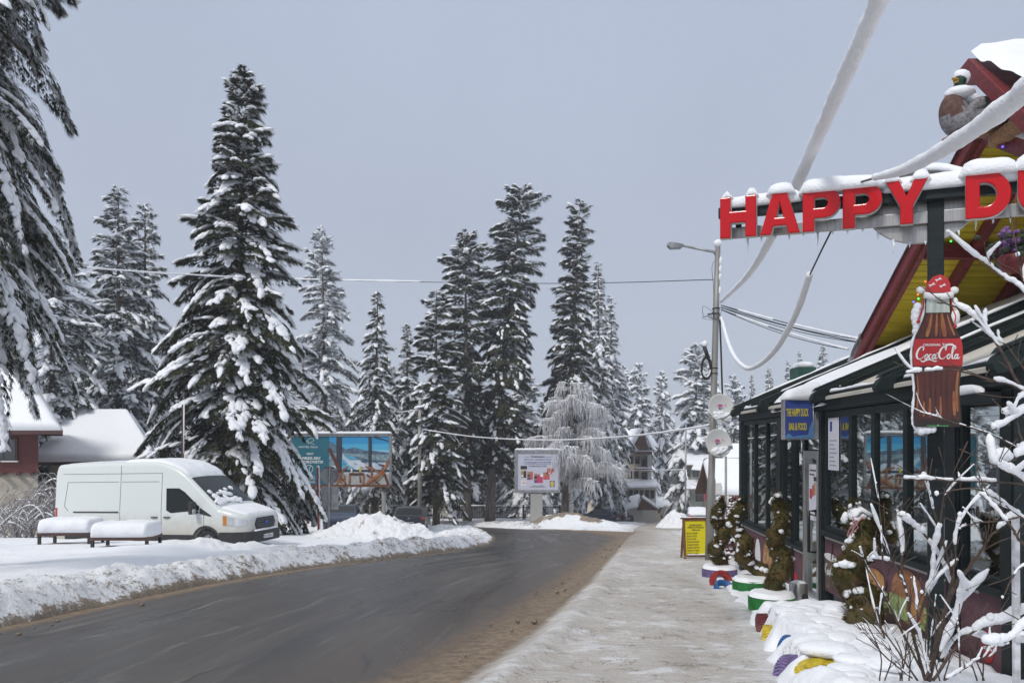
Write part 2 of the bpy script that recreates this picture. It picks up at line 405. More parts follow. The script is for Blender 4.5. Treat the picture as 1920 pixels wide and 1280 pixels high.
BARK2 = pm('bark_grey', (.17, .135, .115), .9, var=.35, vscale=5, bump=.8, bscale=20, stretch=(1, 1, .2))
TWIG = pm('twig_bark', (.075, .048, .035), .7, var=.4, vscale=30)
FNEED = pm('frosted_needles', (.42, .44, .45), .8, var=.4, vscale=3)
FROST = pm('frosted_twigs', (.60, .60, .62), .8, var=.30, vscale=2.5, detail=6)
# ------------------------------------------------------------------ terrain
def drop(Y):
    Y = np.asarray(Y, float)
    a = .05 * Y + .0007 * np.clip(Y, 0, 25) ** 2
    a = np.where(Y > 25, 1.6875 + .085 * (Y - 25), a)
    q = np.clip(Y - 130, 0, 157)
    a = a - .0005 * q * q
    return np.where(Y > 287, a - .157 * (Y - 287), a)
def gz(Y): return -float(drop(Y))
XLp = ([-14, 5, 9.5, 11.4, 14.2, 17.2, 20.1, 24, 28.7, 36, 44], [-7.6, -6.6, -6.1, -5.8, -5.33, -4.6, -3.5, -1.9, -1.06, -1.0, -1.4])
XRp = ([-14, 6.6, 9.3, 14.4, 25.5, 39.3, 47, 66], [-5.0, -.49, .25, 1.35, 3.4, 5.8, 7.3, 8])
XPp = ([-14, 0, 6.6, 10, 13, 15.5, 17.5, 20, 47, 60, 100, 200], [.9, 1.35, 2.15, 2.95, 3.4, 3.65, 4.9, 5.6, 9.5, 12.6, 20.5, 40])
XL = lambda Y: np.interp(Y, *XLp)
XR = lambda Y: np.interp(Y, *XRp)
XP = lambda Y: np.interp(Y, *XPp)
XQ = lambda Y: np.interp(Y, [47, 50, 60, 80, 100, 200], [7.3, 7.6, 9.3, 13.5, 16.5, 33])
YB1 = lambda x: np.interp(x, [-60, -12, -2.8, 3, 7.4], [71, 68, 66, 56, 47.3])
YB0 = 44.0
def road_mask(x, Y):
    """0 on the road, the pavement and the side street, growing to 1 away from them (metres)"""
    x = np.asarray(x, float); Y = np.asarray(Y, float)
    d1 = np.where(Y < 47, np.maximum(np.maximum(XL(Y) - x, x - XP(Y)), np.where(Y > YB0, 0, -9)), 99)
    d1 = np.where(Y < YB0, d1, 99)
    d2 = np.maximum(np.maximum(YB0 - Y, Y - YB1(x)), np.maximum(x - 9.5, -60 - x))
    d3 = np.maximum(np.maximum(XQ(Y) - x, x - XP(Y)), np.maximum(43 - Y, Y - 200))
    d = np.minimum(np.minimum(d1, d2), d3)
    return d
def bumps(x, Y):
    b = .16 * (fbm(x * .45, Y * .45, 3, 3) - .5) + .09 * (fbm(x * 1.7, Y * 1.7, 3, 5) - .5)
    # the raised snow terrace with the benches
    t = smooth(18.2, 19.2, Y + .15 * x * 0 + .5 * (fbm(x * .6, Y * .6, 2, 8) - .5)) * smooth(27, 25.5, Y) * smooth(-7.6, -8.4, x + .5 * (fbm(x * .9, Y * .9, 2, 9) - .5))
    b = b + .10 * t
    b = b + .35 * smooth(66, 74, Y) * smooth(8, 0, x)          # far side of the junction lies higher
    b = b + .1 * smooth(-6, -9, x) * smooth(8, 12, Y)
    return b
def H(x, Y):
    m = road_mask(x, Y)
    return -drop(Y) + np.where(m < 0, -.06, (smooth(0, 1.2, m) * (bumps(x, Y) + .16) - .06 * (1 - smooth(0, .4, m))))
def Hs(x, Y): return float(H(np.array([x]), np.array([Y]))[0])
def grid_mesh(name, X, Yy, Z, mat, attrs=None, **k):
    ny, nx = X.shape
    V = np.stack([X, Yy, Z], -1).reshape(-1, 3)
    i = np.arange(ny * nx).reshape(ny, nx)
    Fs = np.stack([i[:-1, :-1], i[:-1, 1:], i[1:, 1:], i[1:, :-1]], -1).reshape(-1, 4)
    o = newmesh(name, V, Fs, mat, smooth=True, **k)
    for an, av in (attrs or {}).items():
        at = o.data.attributes.new(an, 'FLOAT', 'POINT'); at.data.foreach_set('value', np.asarray(av, np.float32).ravel())
    return o
xs = np.unique(np.concatenate([-np.geomspace(26, 520, 24), np.arange(-26, 12.01, .22), np.geomspace(12.3, 520, 34)]))
ys = np.unique(np.concatenate([np.linspace(-60, -4, 15), np.arange(-3.5, 52, .22), np.geomspace(52.5, 560, 70)]))
X, Y = np.meshgrid(xs, ys)
Z = H(X, Y)
md = road_mask(X, Y)
dirt = np.clip(.9 - md / 1.1, 0, 1) * (md > 0) + .25 * smooth(60, 75, Y) * (X > 0)
g = grid_mesh('ground', X, Y, Z, GSNOW, {'dirt': dirt}); props(g, kind='structure')
# the road: main strip and the branch that turns off behind the island
def strip(L, Rr, y0, y1, ny, nx):
    yy = np.linspace(y0, y1, ny); t = np.linspace(0, 1, nx)
    Yg = np.repeat(yy[:, None], nx, 1); Xg = L(yy)[:, None] * (1 - t) + Rr(yy)[:, None] * t
    return Xg, Yg
X1, Y1 = strip(lambda y: XL(y) - .4, XR, -14, YB0, 300, 60)
xx = np.linspace(-60, 7.4, 140); t = np.linspace(0, 1, 50)
X2 = np.repeat(xx[:, None], 50, 1); Y2 = YB0 * (1 - t) + (YB1(xx) + .4)[:, None] * t
def slush_road(X, Y):
    dr = XR(Y) - X
    s = np.clip(1.0 - dr / 1.25, 0, 1) * (Y < 47)
    dl = X - XL(Y); s = np.maximum(s, .95 * np.clip(1 - dl / .5, 0, 1) * (Y < YB0))
    s = np.maximum(s, np.clip(1 - (YB1(X) - Y) / 2.0, 0, 1) * (Y > 40) * .8)
    s = np.maximum(s, .8 * smooth(36, 47, Y) * smooth(3.5, 6.5, X))
    xc = np.interp(Y, [28, 33, 37, 42, 47, 55, 66], [4.6, 4.9, 5.2, 5.3, 4.7, 2.6, -4]); s = np.maximum(s, smooth(-1.6, .9, X - xc) * smooth(27, 35, Y))
    return s
def two_grids(name, A, B, mat, zoff, attrf):
    V = []; Fs = []; off = 0; at = []
    for X, Y in (A, B):
        ny, nx = X.shape; i = np.arange(ny * nx).reshape(ny, nx) + off
        Fs.append(np.stack([i[:-1, :-1], i[:-1, 1:], i[1:, 1:], i[1:, :-1]], -1).reshape(-1, 4)); off += ny * nx
        V.append(np.stack([X, Y, -drop(Y) + zoff(X, Y)], -1).reshape(-1, 3)); at.append((X.ravel(), Y.ravel()))
    o = newmesh(name, np.concatenate(V), np.concatenate(Fs), mat, smooth=True)
    ax = np.concatenate([a[0] for a in at]); ay = np.concatenate([a[1] for a in at])
    for an, fn in attrf.items():
        q = o.data.attributes.new(an, 'FLOAT', 'POINT'); q.data.foreach_set('value', fn(ax, ay).astype(np.float32))
    return props(o, kind='structure')
two_grids('road', (X1, Y1), (X2, Y2), ROADM, lambda X, Y: .0 + .012 * (fbm(X * .8, Y * .25, 2, 4) - .5), {'slush': slush_road, 'lane': lambda X, Y: np.where(Y < YB0, X - XL(Y), X + 1.4 + (Y - YB0) * .5), 'film': lambda X, Y: np.maximum(.95 * np.clip(1 - (XR(Y) - X) / np.interp(Y, [0, 12, 30, 44], [2.6, 2.4, 3.2, 5]), 0, 1), .5 * smooth(46, 62, Y))})
X1, Y1 = strip(XR, lambda y: XP(y) + .5, -14, 47, 420, 70)
X2, Y2 = strip(XQ, lambda y: XP(y) + .3, 47, 200, 150, 24)
two_grids('pavement', (X1, Y1), (X2, Y2), PAVEM,
    lambda X, Y: .004 + smooth(0, .35, X - XR(Y)) * (.035 + .05 * (fbm(X * 2.5, Y * 2.5, 4, 11) - .5) + .05 * smooth(.5, .2, X - XR(Y) - .15) * (Y < 24)) * (Y < 60),
    {'slush': lambda X, Y: np.maximum(np.clip(.75 - (X - XR(Y)) / .35, 0, 1) * (Y < 25), np.maximum(.62 * smooth(16, 30, Y) * smooth(3.5, .0, X - XR(Y)) , .52 * smooth(43, 52, Y))),
     'edge': lambda X, Y: .48 * smooth(.75, .35, X - XR(Y)) * smooth(.1, .3, X - XR(Y)) * smooth(17, 9, Y) + .55 * smooth(.5, 0, XP(Y) - X),
     'ice': lambda X, Y: smooth(1, .2, np.hypot((X - 3.15) / .55, (Y - 10.2) / 1.0) + .9 * (fbm(X * 3, Y * 3, 3, 21) - .5))})
# ploughed, dirty bank along the far kerb, running round the island's tip
def bank(name, path, wid, hgt, seed, label, n=6, du=.055, dirtb=0):
    C = np.array(cr(path, 40)); s = np.concatenate([[0], np.cumsum(np.hypot(*np.diff(C, axis=0).T))])
    u = np.arange(0, s[-1], du); cx = np.interp(u, s, C[:, 0]); cy = np.interp(u, s, C[:, 1])
    tx = np.gradient(cx); ty = np.gradient(cy); l = np.hypot(tx, ty); nx_, ny_ = -ty / l, tx / l
    v = np.linspace(0, 1, int(wid / du) + 2)
    W_ = wid * (.85 + .3 * fbm(u * .4, u * 0, 2, seed))
    Xg = cx[:, None] + nx_[:, None] * v * W_[:, None]; Yg = cy[:, None] + ny_[:, None] * v * W_[:, None]
    jag = .16 * (fbm(u * 1.5, u * 0, 4, seed + 3) - .5)
    Xg += nx_[:, None] * jag[:, None]; Yg += ny_[:, None] * jag[:, None]
    endt = np.minimum(1, np.minimum(u, s[-1] - u) / 1.2)[:, None]
    prof = np.clip(v / .30, 0, 1) ** .7 * (1 - smooth(.45, 1, v)) 
    hh = hgt * (.7 + .6 * fbm(u * .55, u * 0, 3, seed + 1))[:, None] * prof * endt
    lum = fbm(Xg * 2.6, Yg * 2.6, 5, seed + 2) - .45; lum2 = np.abs(fbm(Xg * 7, Yg * 7, 3, seed + 6) - .5)
    Zg = np.maximum(H(Xg, Yg), -drop(Yg) - .05) + hh + (lum * .30 - lum2 * .16) * np.clip(prof, .25, 1) * endt + .02
    Zg[:, 0] = -drop(Yg[:, 0]) - .08; Zg[:, -1] = H(Xg[:, -1], Yg[:, -1]) - .12
    d = np.repeat((.62 * (1 - smooth(.0, .14, v)) + .34 * (1 - smooth(.35, .95, v)))[None, :], len(u), 0) + .45 * (fbm(Xg * 1.3, Yg * 1.3, 3, seed + 9) - .5) + dirtb
    return props(grid_mesh(name, Xg, Yg, Zg, DSNOW, {'dirt': d}), label, kind='structure')
bank('snow_bank', [(-7.3, -6), (-6.75, 2), (-6.35, 7), (-6.0, 10), (-5.35, 14.2), (-4.6, 17.2), (-3.45, 20.1), (-1.9, 24.2), (-.95, 28.7), (-.75, 33), (-1.0, 38), (-2.2, 42.6), (-6, 43.8), (-14, 44), (-30, 44)], 1.45, .27, 40, None)
bank('snow_bank', [(-45, 71.5), (-12, 68.3), (-2.8, 66.2), (3, 56.5)][::-1], 2.2, .45, 60, None, du=.12, dirtb=.15)
# heaps thrown up by the plough
def heap(name, label, c, rx, ry, h, seed, lump=.3, dirtf=None, n=150, sharp_=1.6, rot=0, group=None, mat=None):
    a = np.linspace(-1.15, 1.15, n); U, V_ = np.meshgrid(a, a)
    r = np.hypot(U, V_) * (1 + .35 * (fbm(U * 1.6 + 9, V_ * 1.6, 3, seed) - .5))
    cr_, sr = math.cos(rot), math.sin(rot)
    Xg = c[0] + U * rx * cr_ - V_ * ry * sr; Yg = c[1] + U * rx * sr + V_ * ry * cr_
    base = np.clip(1 - r, 0, 1) ** (1 / 1.0); base = smooth(0, 1, base) * .55 + base * .45
    # chunks: cellular lumps
    k1 = np.abs(fbm(Xg * 1.1, Yg * 1.1, 4, seed + 1) - .5) * 2; k2 = fbm(Xg * 2.6, Yg * 2.6, 4, seed + 2) - .5
    k3 = fbm(Xg * 6.5, Yg * 6.5, 3, seed + 3) - .5
    Zg = H(Xg, Yg) + h * base + lump * (np.minimum(1, base * 2.5)) * ((.35 - k1) * .9 + k2 * .9 + k3 * .35) - .10
    Zg = np.where(r > 1.02, H(Xg, Yg) - .3, Zg)
    d = (.35 * smooth(.55, .75, fbm(Xg * .9, Yg * .9, 3, seed + 4))) if dirtf is None else dirtf(Xg, Yg, base)
    o = grid_mesh(name, Xg, Yg, Zg, mat or DSNOW, {'dirt': d}, origin=(c[0], c[1], gz(c[1])))
    return props(o, label, 'snow pile', group)
heap('snow_pile', 'big bright lumpy heap of ploughed snow in front of the hatchback', (-5.25, 31.5), 3.1, 2.5, 1.0, 71, .5, n=220, dirtf=lambda x, y, b: .55 * smooth(.52, .7, fbm(x * 1.4, y * 1.4, 4, 75)) - .12)
heap('snow_pile', 'low snow hump just in front of the van bumper by the road', (-7.6, 21.6), 2.6, .9, .26, 81, .2, n=130, dirtf=lambda x, y, b: 0 * x - .2)
heap('snow_pile', 'long dirty brown-topped snow mound across the junction below the square billboard', (3.9, 58), 5.6, 3.4, 1.05, 91, .25, dirtf=lambda x, y, b: 1.7 * smooth(.30, .6, b) * smooth(.42, .55, fbm(x * .7, y * .9, 4, 93)) + .1, rot=-.45)
heap('snow_pile', 'white shovelled snow heap beside the silver car', (12.1, 59), 1.9, 2.4, 1.5, 101, .4, n=110, dirtf=lambda x, y, b: 0 * x - .05)
heap('snow_pile', 'flat snow heap with tyre ruts at the tip of the traffic island', (-2.3, 37), 1.6, 4.2, .35, 111, .3, n=120, dirtf=lambda x, y, b: .25 + 0 * x)
# loose clods along the kerb
rg = np.random.default_rng(5); mb = MB()
for i in range(150):
    Yc = rg.uniform(7.5, 30); off = abs(rg.normal(0, .22)); s_ = rg.uniform(.008, .026) * (1.8 if rg.random() < .06 else 1)
    x = XL(Yc) + .18 + off if i % 2 else XR(Yc) - .1 + rg.normal(0, .3)
    mb.ell((x, Yc, gz(Yc) + s_ * .35 + (.02 if i % 2 == 0 else 0)), (s_ * 1.3, s_, s_ * .7), 1, (0, 0, rg.uniform(0, 6)), .25, seed=i)
props(mb.obj('slush_clods', pm('clod', (.20, .155, .11), .9, var=.4, vscale=20), smooth=True), kind='stuff')

# ------------------------------------------------------------------ snow-laden spruces
def put(baseV, baseF, M, T):
    n, m = len(T), len(baseV)
    V = np.einsum('nij,mj->nmi', M, baseV) + T[:, None, :]
    Fs = baseF[None] + (np.arange(n) * m)[:, None, None]
    return V.reshape(-1, 3), Fs.reshape(-1, baseF.shape[1])
def frame_of(d, up=(0, 0, 1)):
    d = d / np.linalg.norm(d, axis=1, keepdims=True)
    y = np.cross(np.broadcast_to(np.array(up, float), d.shape), d); y /= (np.linalg.norm(y, axis=1, keepdims=True) + 1e-9)
    z = np.cross(d, y); return np.stack([d, y, z], -1)
SPRAY_V = []; SPRAY_F = []
for i_, (an, ln) in enumerate(((-.55, .75), (-.2, .95), (.12, 1.0), (.5, .8))):
    w_ = .085
    SPRAY_V += [(0, math.sin(an) * .03 - w_ * .4, 0), (math.cos(an) * ln, math.sin(an) * ln, -.12 * ln), (.1, math.sin(an) * .03 + w_, .05)]
    SPRAY_F.append((i_ * 3, i_ * 3 + 1, i_ * 3 + 2))
SPRAY_V = np.array(SPRAY_V); SPRAY_F = np.array(SPRAY_F)
def spruce_geo(h, r, cb, seed, el=.35, ne=26, sn=7, bs=.2, droop=.55, prof=.8, sub=1, nbr=6.5, az=None, lean=(0, 0), flat=0, width=.30, irregular=.25, snowside=None, start=.1, wood=True, frost=.05, skirt=None, pw=1.8):
    """arrays (verts, faces) of trunk+limbs, needles and snow for one tree standing at the origin"""
    rg = np.random.default_rng(seed)
    NV, NF, SV, SF = [], [], [], []; wood_mb = MB(); no = so_ = 0
    bv, bf = ico(sub)
    tr = lambda z: np.array([lean[0] * (z / h) ** 1.3, lean[1] * (z / h) ** 1.3, z])
    r0 = .012 * h + .06
    zz = np.linspace(-.3, h, 14)
    wood_mb.tube([tr(max(z, 0)) + np.array([0, 0, min(z, 0)]) for z in zz], [r0 * (1.25 if z < .4 else 1) * (1 - .97 * max(z, 0) / h) + .01 for z in zz], 8)
    nb = int((h - cb) * nbr)
    patch = rg.uniform(0, 6.28, 3)
    for b in range(nb):
        t = (b + rg.uniform(0, 1)) / nb
        t = t ** .92
        z0 = cb + (h - cb) * t
        a = rg.uniform(0, 2 * math.pi) if az is None else rg.uniform(*az)
        env = (1 - t) ** prof * (1 - flat) + flat * min(1, (1 - t) * 9) ** .6
        L = r * env * (1 + irregular * rg.uniform(-1, .8)) * (1 + .18 * math.sin(a * 2 + patch[0] + t * 5)) + .16
        if skirt: L *= min(1, skirt + 4 * t)
        elif t < .12: L *= .75 + 2 * t
        D = np.array([math.cos(a), math.sin(a), 0])
        dr = droop * (.45 + .75 * (1 - t)) * rg.uniform(.5, 1.5); up = (.15 + .55 * t ** 2) * rg.uniform(.2, 1.7)
        pos = lambda s: tr(z0) + D * L * s[:, None] * (1 - .12 * s[:, None] * dr) + np.array([0, 0, 1.]) * (L * (up * s - dr * s ** pw))[:, None]
        lat = np.array([-D[1], D[0], 0])
        if wood and L > .5:
            q = pos(np.array([0, .35, .7])); rr = .012 + .011 * L
            wood_mb.tube(q, [rr, rr * .7, rr * .3], 4, False)
        n = max(5, int(ne * L * (1 if L < 1 else .8 + .2 * L)))
        s = start + (1 - start) * rg.beta(1.35, 1.0, n)
        wd = width * L * np.clip(np.sin(np.pi * np.clip(s * .92 + .1, 0, 1)), .12, 1) + .05
        v = rg.uniform(-1, 1, n)
        p = pos(s); ds = pos(np.minimum(s + .05, 1.05)) - p; ds /= np.linalg.norm(ds, axis=1, keepdims=True) + 1e-9
        p = p + lat * (v * wd)[:, None] - np.array([0, 0, 1.]) * (np.abs(v) ** 1.5 * wd * .45 + rg.uniform(0, .12, n) * el * 2)[:, None]
        d = ds * rg.uniform(.5, 1.1, n)[:, None] + lat * (v * .75 + rg.normal(0, .25, n))[:, None] - np.array([0, 0, 1.]) * rg.uniform(.05, .95, n)[:, None]
        M = frame_of(d) * (el * rg.uniform(.55, 1.25, n))[:, None, None]
        V, Fs = put(SPRAY_V, SPRAY_F, M, p); NV.append(V); NF.append(Fs + no); no += len(V)
        # snow lying along the frond
        br = rg.uniform(.25, 1.25)
        if snowside is not None: br *= snowside(a, t)
        m = int(sn * L * br * (.55 + .45 * L ** .3)) + (1 if rg.random() < .5 else 0)
        if m > 0:
            s = .16 + .86 * rg.beta(1.7, 1.05, m); wd = width * .8 * L * np.clip(np.sin(np.pi * np.clip(s * .92 + .1, 0, 1)), .15, 1)
            v = rg.uniform(-1, 1, m) * rg.uniform(.2, 1, m)
            keep = (np.sin(s * 9 + v * 3 + rg.uniform(0, 6)) + rg.normal(0, .5, m)) > -.55
            s, v, wd = s[keep], v[keep], wd[keep]; m = len(s)
        if m > 0:
            p = pos(s); ds = pos(np.minimum(s + .05, 1.05)) - p; ds /= np.linalg.norm(ds, axis=1, keepdims=True) + 1e-9
            p = p + lat * (v * wd)[:, None] - np.array([0, 0, 1.]) * (np.abs(v) ** 1.5 * wd * .45 - bs * .16)[:, None]
            ds = ds + lat * (v * .5)[:, None] + rg.normal(0, .12, (m, 3))
            sz = bs * np.clip(np.exp(rg.normal(0, .36, m)), .3, 1.6) * (.55 + .45 * min(1, L / 1.2))
            M = frame_of(ds) * np.stack([sz * rg.uniform(.9, 1.9, m), sz * rg.uniform(.55, 1.0, m), sz * rg.uniform(.28, .5, m)], -1)[:, None, :]
            Vb = bv[None] * (1 + rg.uniform(-.28, .28, (m, len(bv), 1)))
            V = (np.einsum('nij,nmj->nmi', M, Vb) + p[:, None, :]).reshape(-1, 3)
            Fs = (bf[None] + (np.arange(m) * len(bv))[:, None, None]).reshape(-1, 3)
            SV.append(V); SF.append(Fs + so_); so_ += len(V)
    NFa = np.concatenate(NF); fr_m = np.repeat((rg.random(len(NFa) // 4) < frost).astype(int), 4)
    return wood_mb, (np.concatenate(NV), NFa, fr_m), (np.concatenate(SV), np.concatenate(SF)) if SV else None
def plant(name, label, geo, base, rotz=0, group=None, nm=None, bark=None, scale=None):
    root = thing(name, label, 'tree', base, rotz, group)
    w, n, s = geo
    w.obj('trunk', bark or BARK, root, False, True)
    newmesh('needles', n[0], n[1], [nm or NEEDLE, FNEED], root, False, fm=n[2])
    if s: newmesh('snow_cover', s[0], s[1], SNOW, root, False, True)
    if scale: root.scale = scale
    return root
def replant(root, label, base, rotz, scale):
    r = root.copy(); link(r); r.location = base; r.rotation_euler = (0, 0, rotz); r.scale = scale; r['label'] = label
    for ch in root.children:
        c = ch.copy(); link(c); c.parent = r
    return r
def at(px, Yd, dz=0): x = (px - 960) / F * Yd; return (x, Yd, Hs(x, Yd) - .1 + dz)
def hgt(py, base): return CZ + (HY - py) / F * base[1] - base[2]
TG = 'snowy spruces round the junction'
# the big one behind the van
b = at(431, 32); h = hgt(132, b)
plant('spruce_tree', 'tall broad dark spruce with snow patches rising behind the white van', spruce_geo(h, 3.6, 2.0, 11, el=.24, ne=100, sn=27, bs=.115, droop=.72, prof=.66, sub=2, nbr=18, irregular=.28, lean=(.68, 0), frost=.04), b, .4, TG)
# two slender ones behind the cabin
b = at(222, 44); h = hgt(356, b)
t2 = plant('spruce_tree', 'slender snowy spruce behind the cabin roof, taller of its pair', spruce_geo(h, 3.0, 2.5, 12, el=.30, ne=44, sn=21, bs=.12, droop=.75, prof=.62, nbr=12, frost=.28), b, 0, TG, NEEDLE2)
b = at(272, 48); h2 = hgt(385, b)
replant(t2, 'pale snow-dusted spruce tucked behind the taller one of its pair', b, 2.1, (.85, .85, h2 / h))
b = at(98, 39); h = hgt(430, b)
plant('spruce_tree', 'heavily snowed spruce rising between the red chalet and the cabin', spruce_geo(h, 3.2, 2.0, 13, el=.30, ne=40, sn=28, bs=.13, droop=.85, prof=.5, nbr=11, frost=.3), b, 1, TG, NEEDLE2)
# the grey, misted one and its smaller neighbours
b = at(612, 84); h = hgt(430, b)
plant('spruce_tree', 'pale misty spruce standing far behind the blue billboard', spruce_geo(h, 4.3, 3, 14, el=.48, ne=20, sn=16, bs=.21, droop=.7, prof=.55, nbr=8, lean=(-.5, 0), frost=.45), b, 0, TG, NEEDLE2)
b = at(702, 70); h = hgt(545, b)
t6 = plant('spruce_tree', 'pointed narrow spruce with snowy edges above the end of the blue billboard', spruce_geo(h, 3.2, 2, 15, el=.42, ne=24, sn=14, bs=.175, droop=.9, prof=.85, nbr=9, lean=(.3, 0)), b, 0, TG)
b = at(766, 76); h7 = hgt(606, b)
replant(t6, 'small thin spruce half hidden behind the utility pole', b, 2.4, (.95, .95, h7 / h))
b = at(818, 64); h = hgt(545, b)
plant('spruce_tree', 'dark full spruce with a snowy crown just beside the concrete utility pole', spruce_geo(h, 3.1, 2.2, 16, el=.40, ne=42, sn=11, bs=.165, droop=.5, prof=.55, nbr=10), b, 0, TG, None, BARK2)
# three old columns
top = lambda a, t: .3 + 1.7 * t ** 2
b = at(876, 71); h = hgt(436, b)
plant('spruce_tree', 'old spruce with a broken flat snow-capped top and bare lower trunk', spruce_geo(h, 2.55, 4.6, 17, el=.42, ne=44, sn=9, bs=.165, droop=.6, prof=.4, flat=.55, nbr=9.5, snowside=top, lean=(-.2, 0)), b, 0, TG, None, BARK2)
b = at(918, 71); h = hgt(350, b)
plant('spruce_tree', 'tallest dark column-shaped spruce leaning at the middle of the group', spruce_geo(h, 3.0, 4.8, 18, el=.42, ne=44, sn=9, bs=.165, droop=.6, prof=.45, flat=.5, nbr=9.5, snowside=lambda a, t: (.35 + 1.2 * t ** 2), lean=(3.1, 0)), b, 0, TG, None, BARK2)
b = at(1060, 73); h = hgt(378, b)
plant('spruce_tree', 'tall dark spruce rising out of the frosted birch', spruce_geo(h, 3.4, 4.5, 19, el=.42, ne=42, sn=9, bs=.165, droop=.6, prof=.72, flat=.18, nbr=9.5, snowside=lambda a, t: (.4 + .8 * t), lean=(1.4, 0)), b, 0, TG, None, BARK2)
b = at(1122, 86); h = hgt(492, b)
t11 = plant('spruce_tree', 'thin white-edged spruce peeping out behind the tall one at the birch', spruce_geo(h, 3.0, 3, 20, el=.5, ne=18, sn=16, bs=.20, droop=1.05, prof=.75, nbr=8, frost=.35), b, 0, TG, NEEDLE2)
b = at(1146, 92); h12 = hgt(556, b)
replant(t11, 'shorter thin snowy spruce at the outer edge of the birch', b, 1.3, (1, 1, h12 / h))
# beyond the hotel and the street
b = at(1305, 82); h = hgt(646, b)
t13 = plant('spruce_tree', 'snow-plastered spruce between the hotel and the lamp pole', spruce_geo(h, 4.3, .8, 21, el=.45, ne=22, sn=24, bs=.22, droop=.75, prof=.55, nbr=8.5, frost=.35), b, 0, TG, NEEDLE2)
for px, py, Yd, sc, rz, lab in ((1196, 683, 118, 1.0, 1, 'rounded snowy spruce right behind the hotel roof'), (1241, 697, 125, .8, 2, 'thin spruce between the hotel and the snow-plastered tree'), (1168, 686, 128, .8, 3, 'faint spruce top showing past the outer edge of the birch'),
        (1376, 705, 92, .7, 4, 'spruce just behind the pole above the upper dish'), (1409, 702, 120, .55, 5, 'narrow spire of a spruce next above the eave corner'), (1442, 690, 118, .8, 6, 'spruce in mid row above the green roof beam'),
        (1478, 676, 116, .6, .5, 'sparse snowy spruce beside the rooftop vent'), (1500, 660, 135, .8, 1.5, 'spruce above the snow-capped vent box'), (1543, 648, 128, 1.0, 2.5, 'topmost spruce of the row where the wires reach the roof')):
    b = at(px, Yd); hh_ = hgt(py, b); replant(t13 if rz in (1, 2, 3, 4) else t11, lab, b, rz, (sc, sc, hh_ / (h if rz in (1, 2, 3, 4) else hgt(492, at(1122, 86)))))
for px, py, Yd, sc, lab in ((560, 690, 78, .8, 'short snowy spruce just past the edge of the big dark one'), (650, 730, 92, .9, 'low spruce between the misty and the pointed one'), (880, 640, 86, 1.1, 'dim spruce filling the gap behind the old flat-topped one'),
        (735, 690, 96, .9, 'dim low spruce between the pointed and the small thin one'), (985, 700, 90, 1.1, 'dim spruce behind the square billboard'), (160, 560, 62, 1.0, 'dim spruce between the snowed one and the slender pair'), (30, 520, 55, 1.1, 'dim spruce rising behind the chalet roof'), (345, 640, 66, 1.0, 'dim spruce in the gap beside the big dark one')):
    b = at(px, Yd); replant(t13 if px % 2 else t6, lab, b, px * .7, (sc, sc, hgt(py, b) / (h if px % 2 else hgt(545, at(702, 70)))))
# the big spruce at the roadside whose boughs hang into view
b = (-10.3, 14.2, Hs(-10.3, 14.2) - .1)
plant('spruce_tree', 'huge roadside spruce with long drooping snow-loaded boughs', spruce_geo(17.5, 2.65, 4.0, 22, el=.15, ne=215, sn=62, bs=.06, droop=.95, prof=.28, sub=2, nbr=14, irregular=.3, width=.2, az=(-2.4, 2.0), start=.12, frost=.34, skirt=.42, pw=2.2), b, 0, TG)
# the far forest on the slope
NVs, NFs, SVs, SFs = [], [], [], []; no = so_ = 0; protos = [spruce_geo(1.0 * 18, 3.2, 1, 300 + i, el=1.1, ne=3.2, sn=2.0, bs=.6, droop=.7, prof=.7, nbr=4, sub=1, wood=False) for i in range(3)]
for i in range(560):
    Yc = rg.uniform(128, 300); x = rg.uniform(-.72, .72) * Yc * 1.15
    if 9 < x < 48 and Yc < 190 and abs(x - (XQ(Yc) + XP(Yc)) / 2) < 12: continue
    w_, n_, s_ = protos[i % 3]; a = rg.uniform(0, 6.28); c_, s__ = math.cos(a), math.sin(a); sc = rg.uniform(.7, 1.25)
    M = np.array([[c_, -s__, 0], [s__, c_, 0], [0, 0, 1]]) * sc; T_ = np.array([x, Yc, Hs(x, Yc) - .3])
    NVs.append(n_[0] @ M.T + T_); NFs.append(n_[1] + no); no += len(n_[0])
    SVs.append(s_[0] @ M.T + T_); SFs.append(s_[1] + so_); so_ += len(s_[0])
fo = thing('forest', None, None); fo['kind'] = 'stuff'
nf = np.concatenate(NFs); sf = np.concatenate(SFs) + no
props(newmesh('needles', np.concatenate(NVs + SVs), np.concatenate([nf, sf]), [NEEDLE2, SNOW], fo, False, False, np.concatenate([np.zeros(len(nf)), np.ones(len(sf))]).astype(int)), kind='stuff')

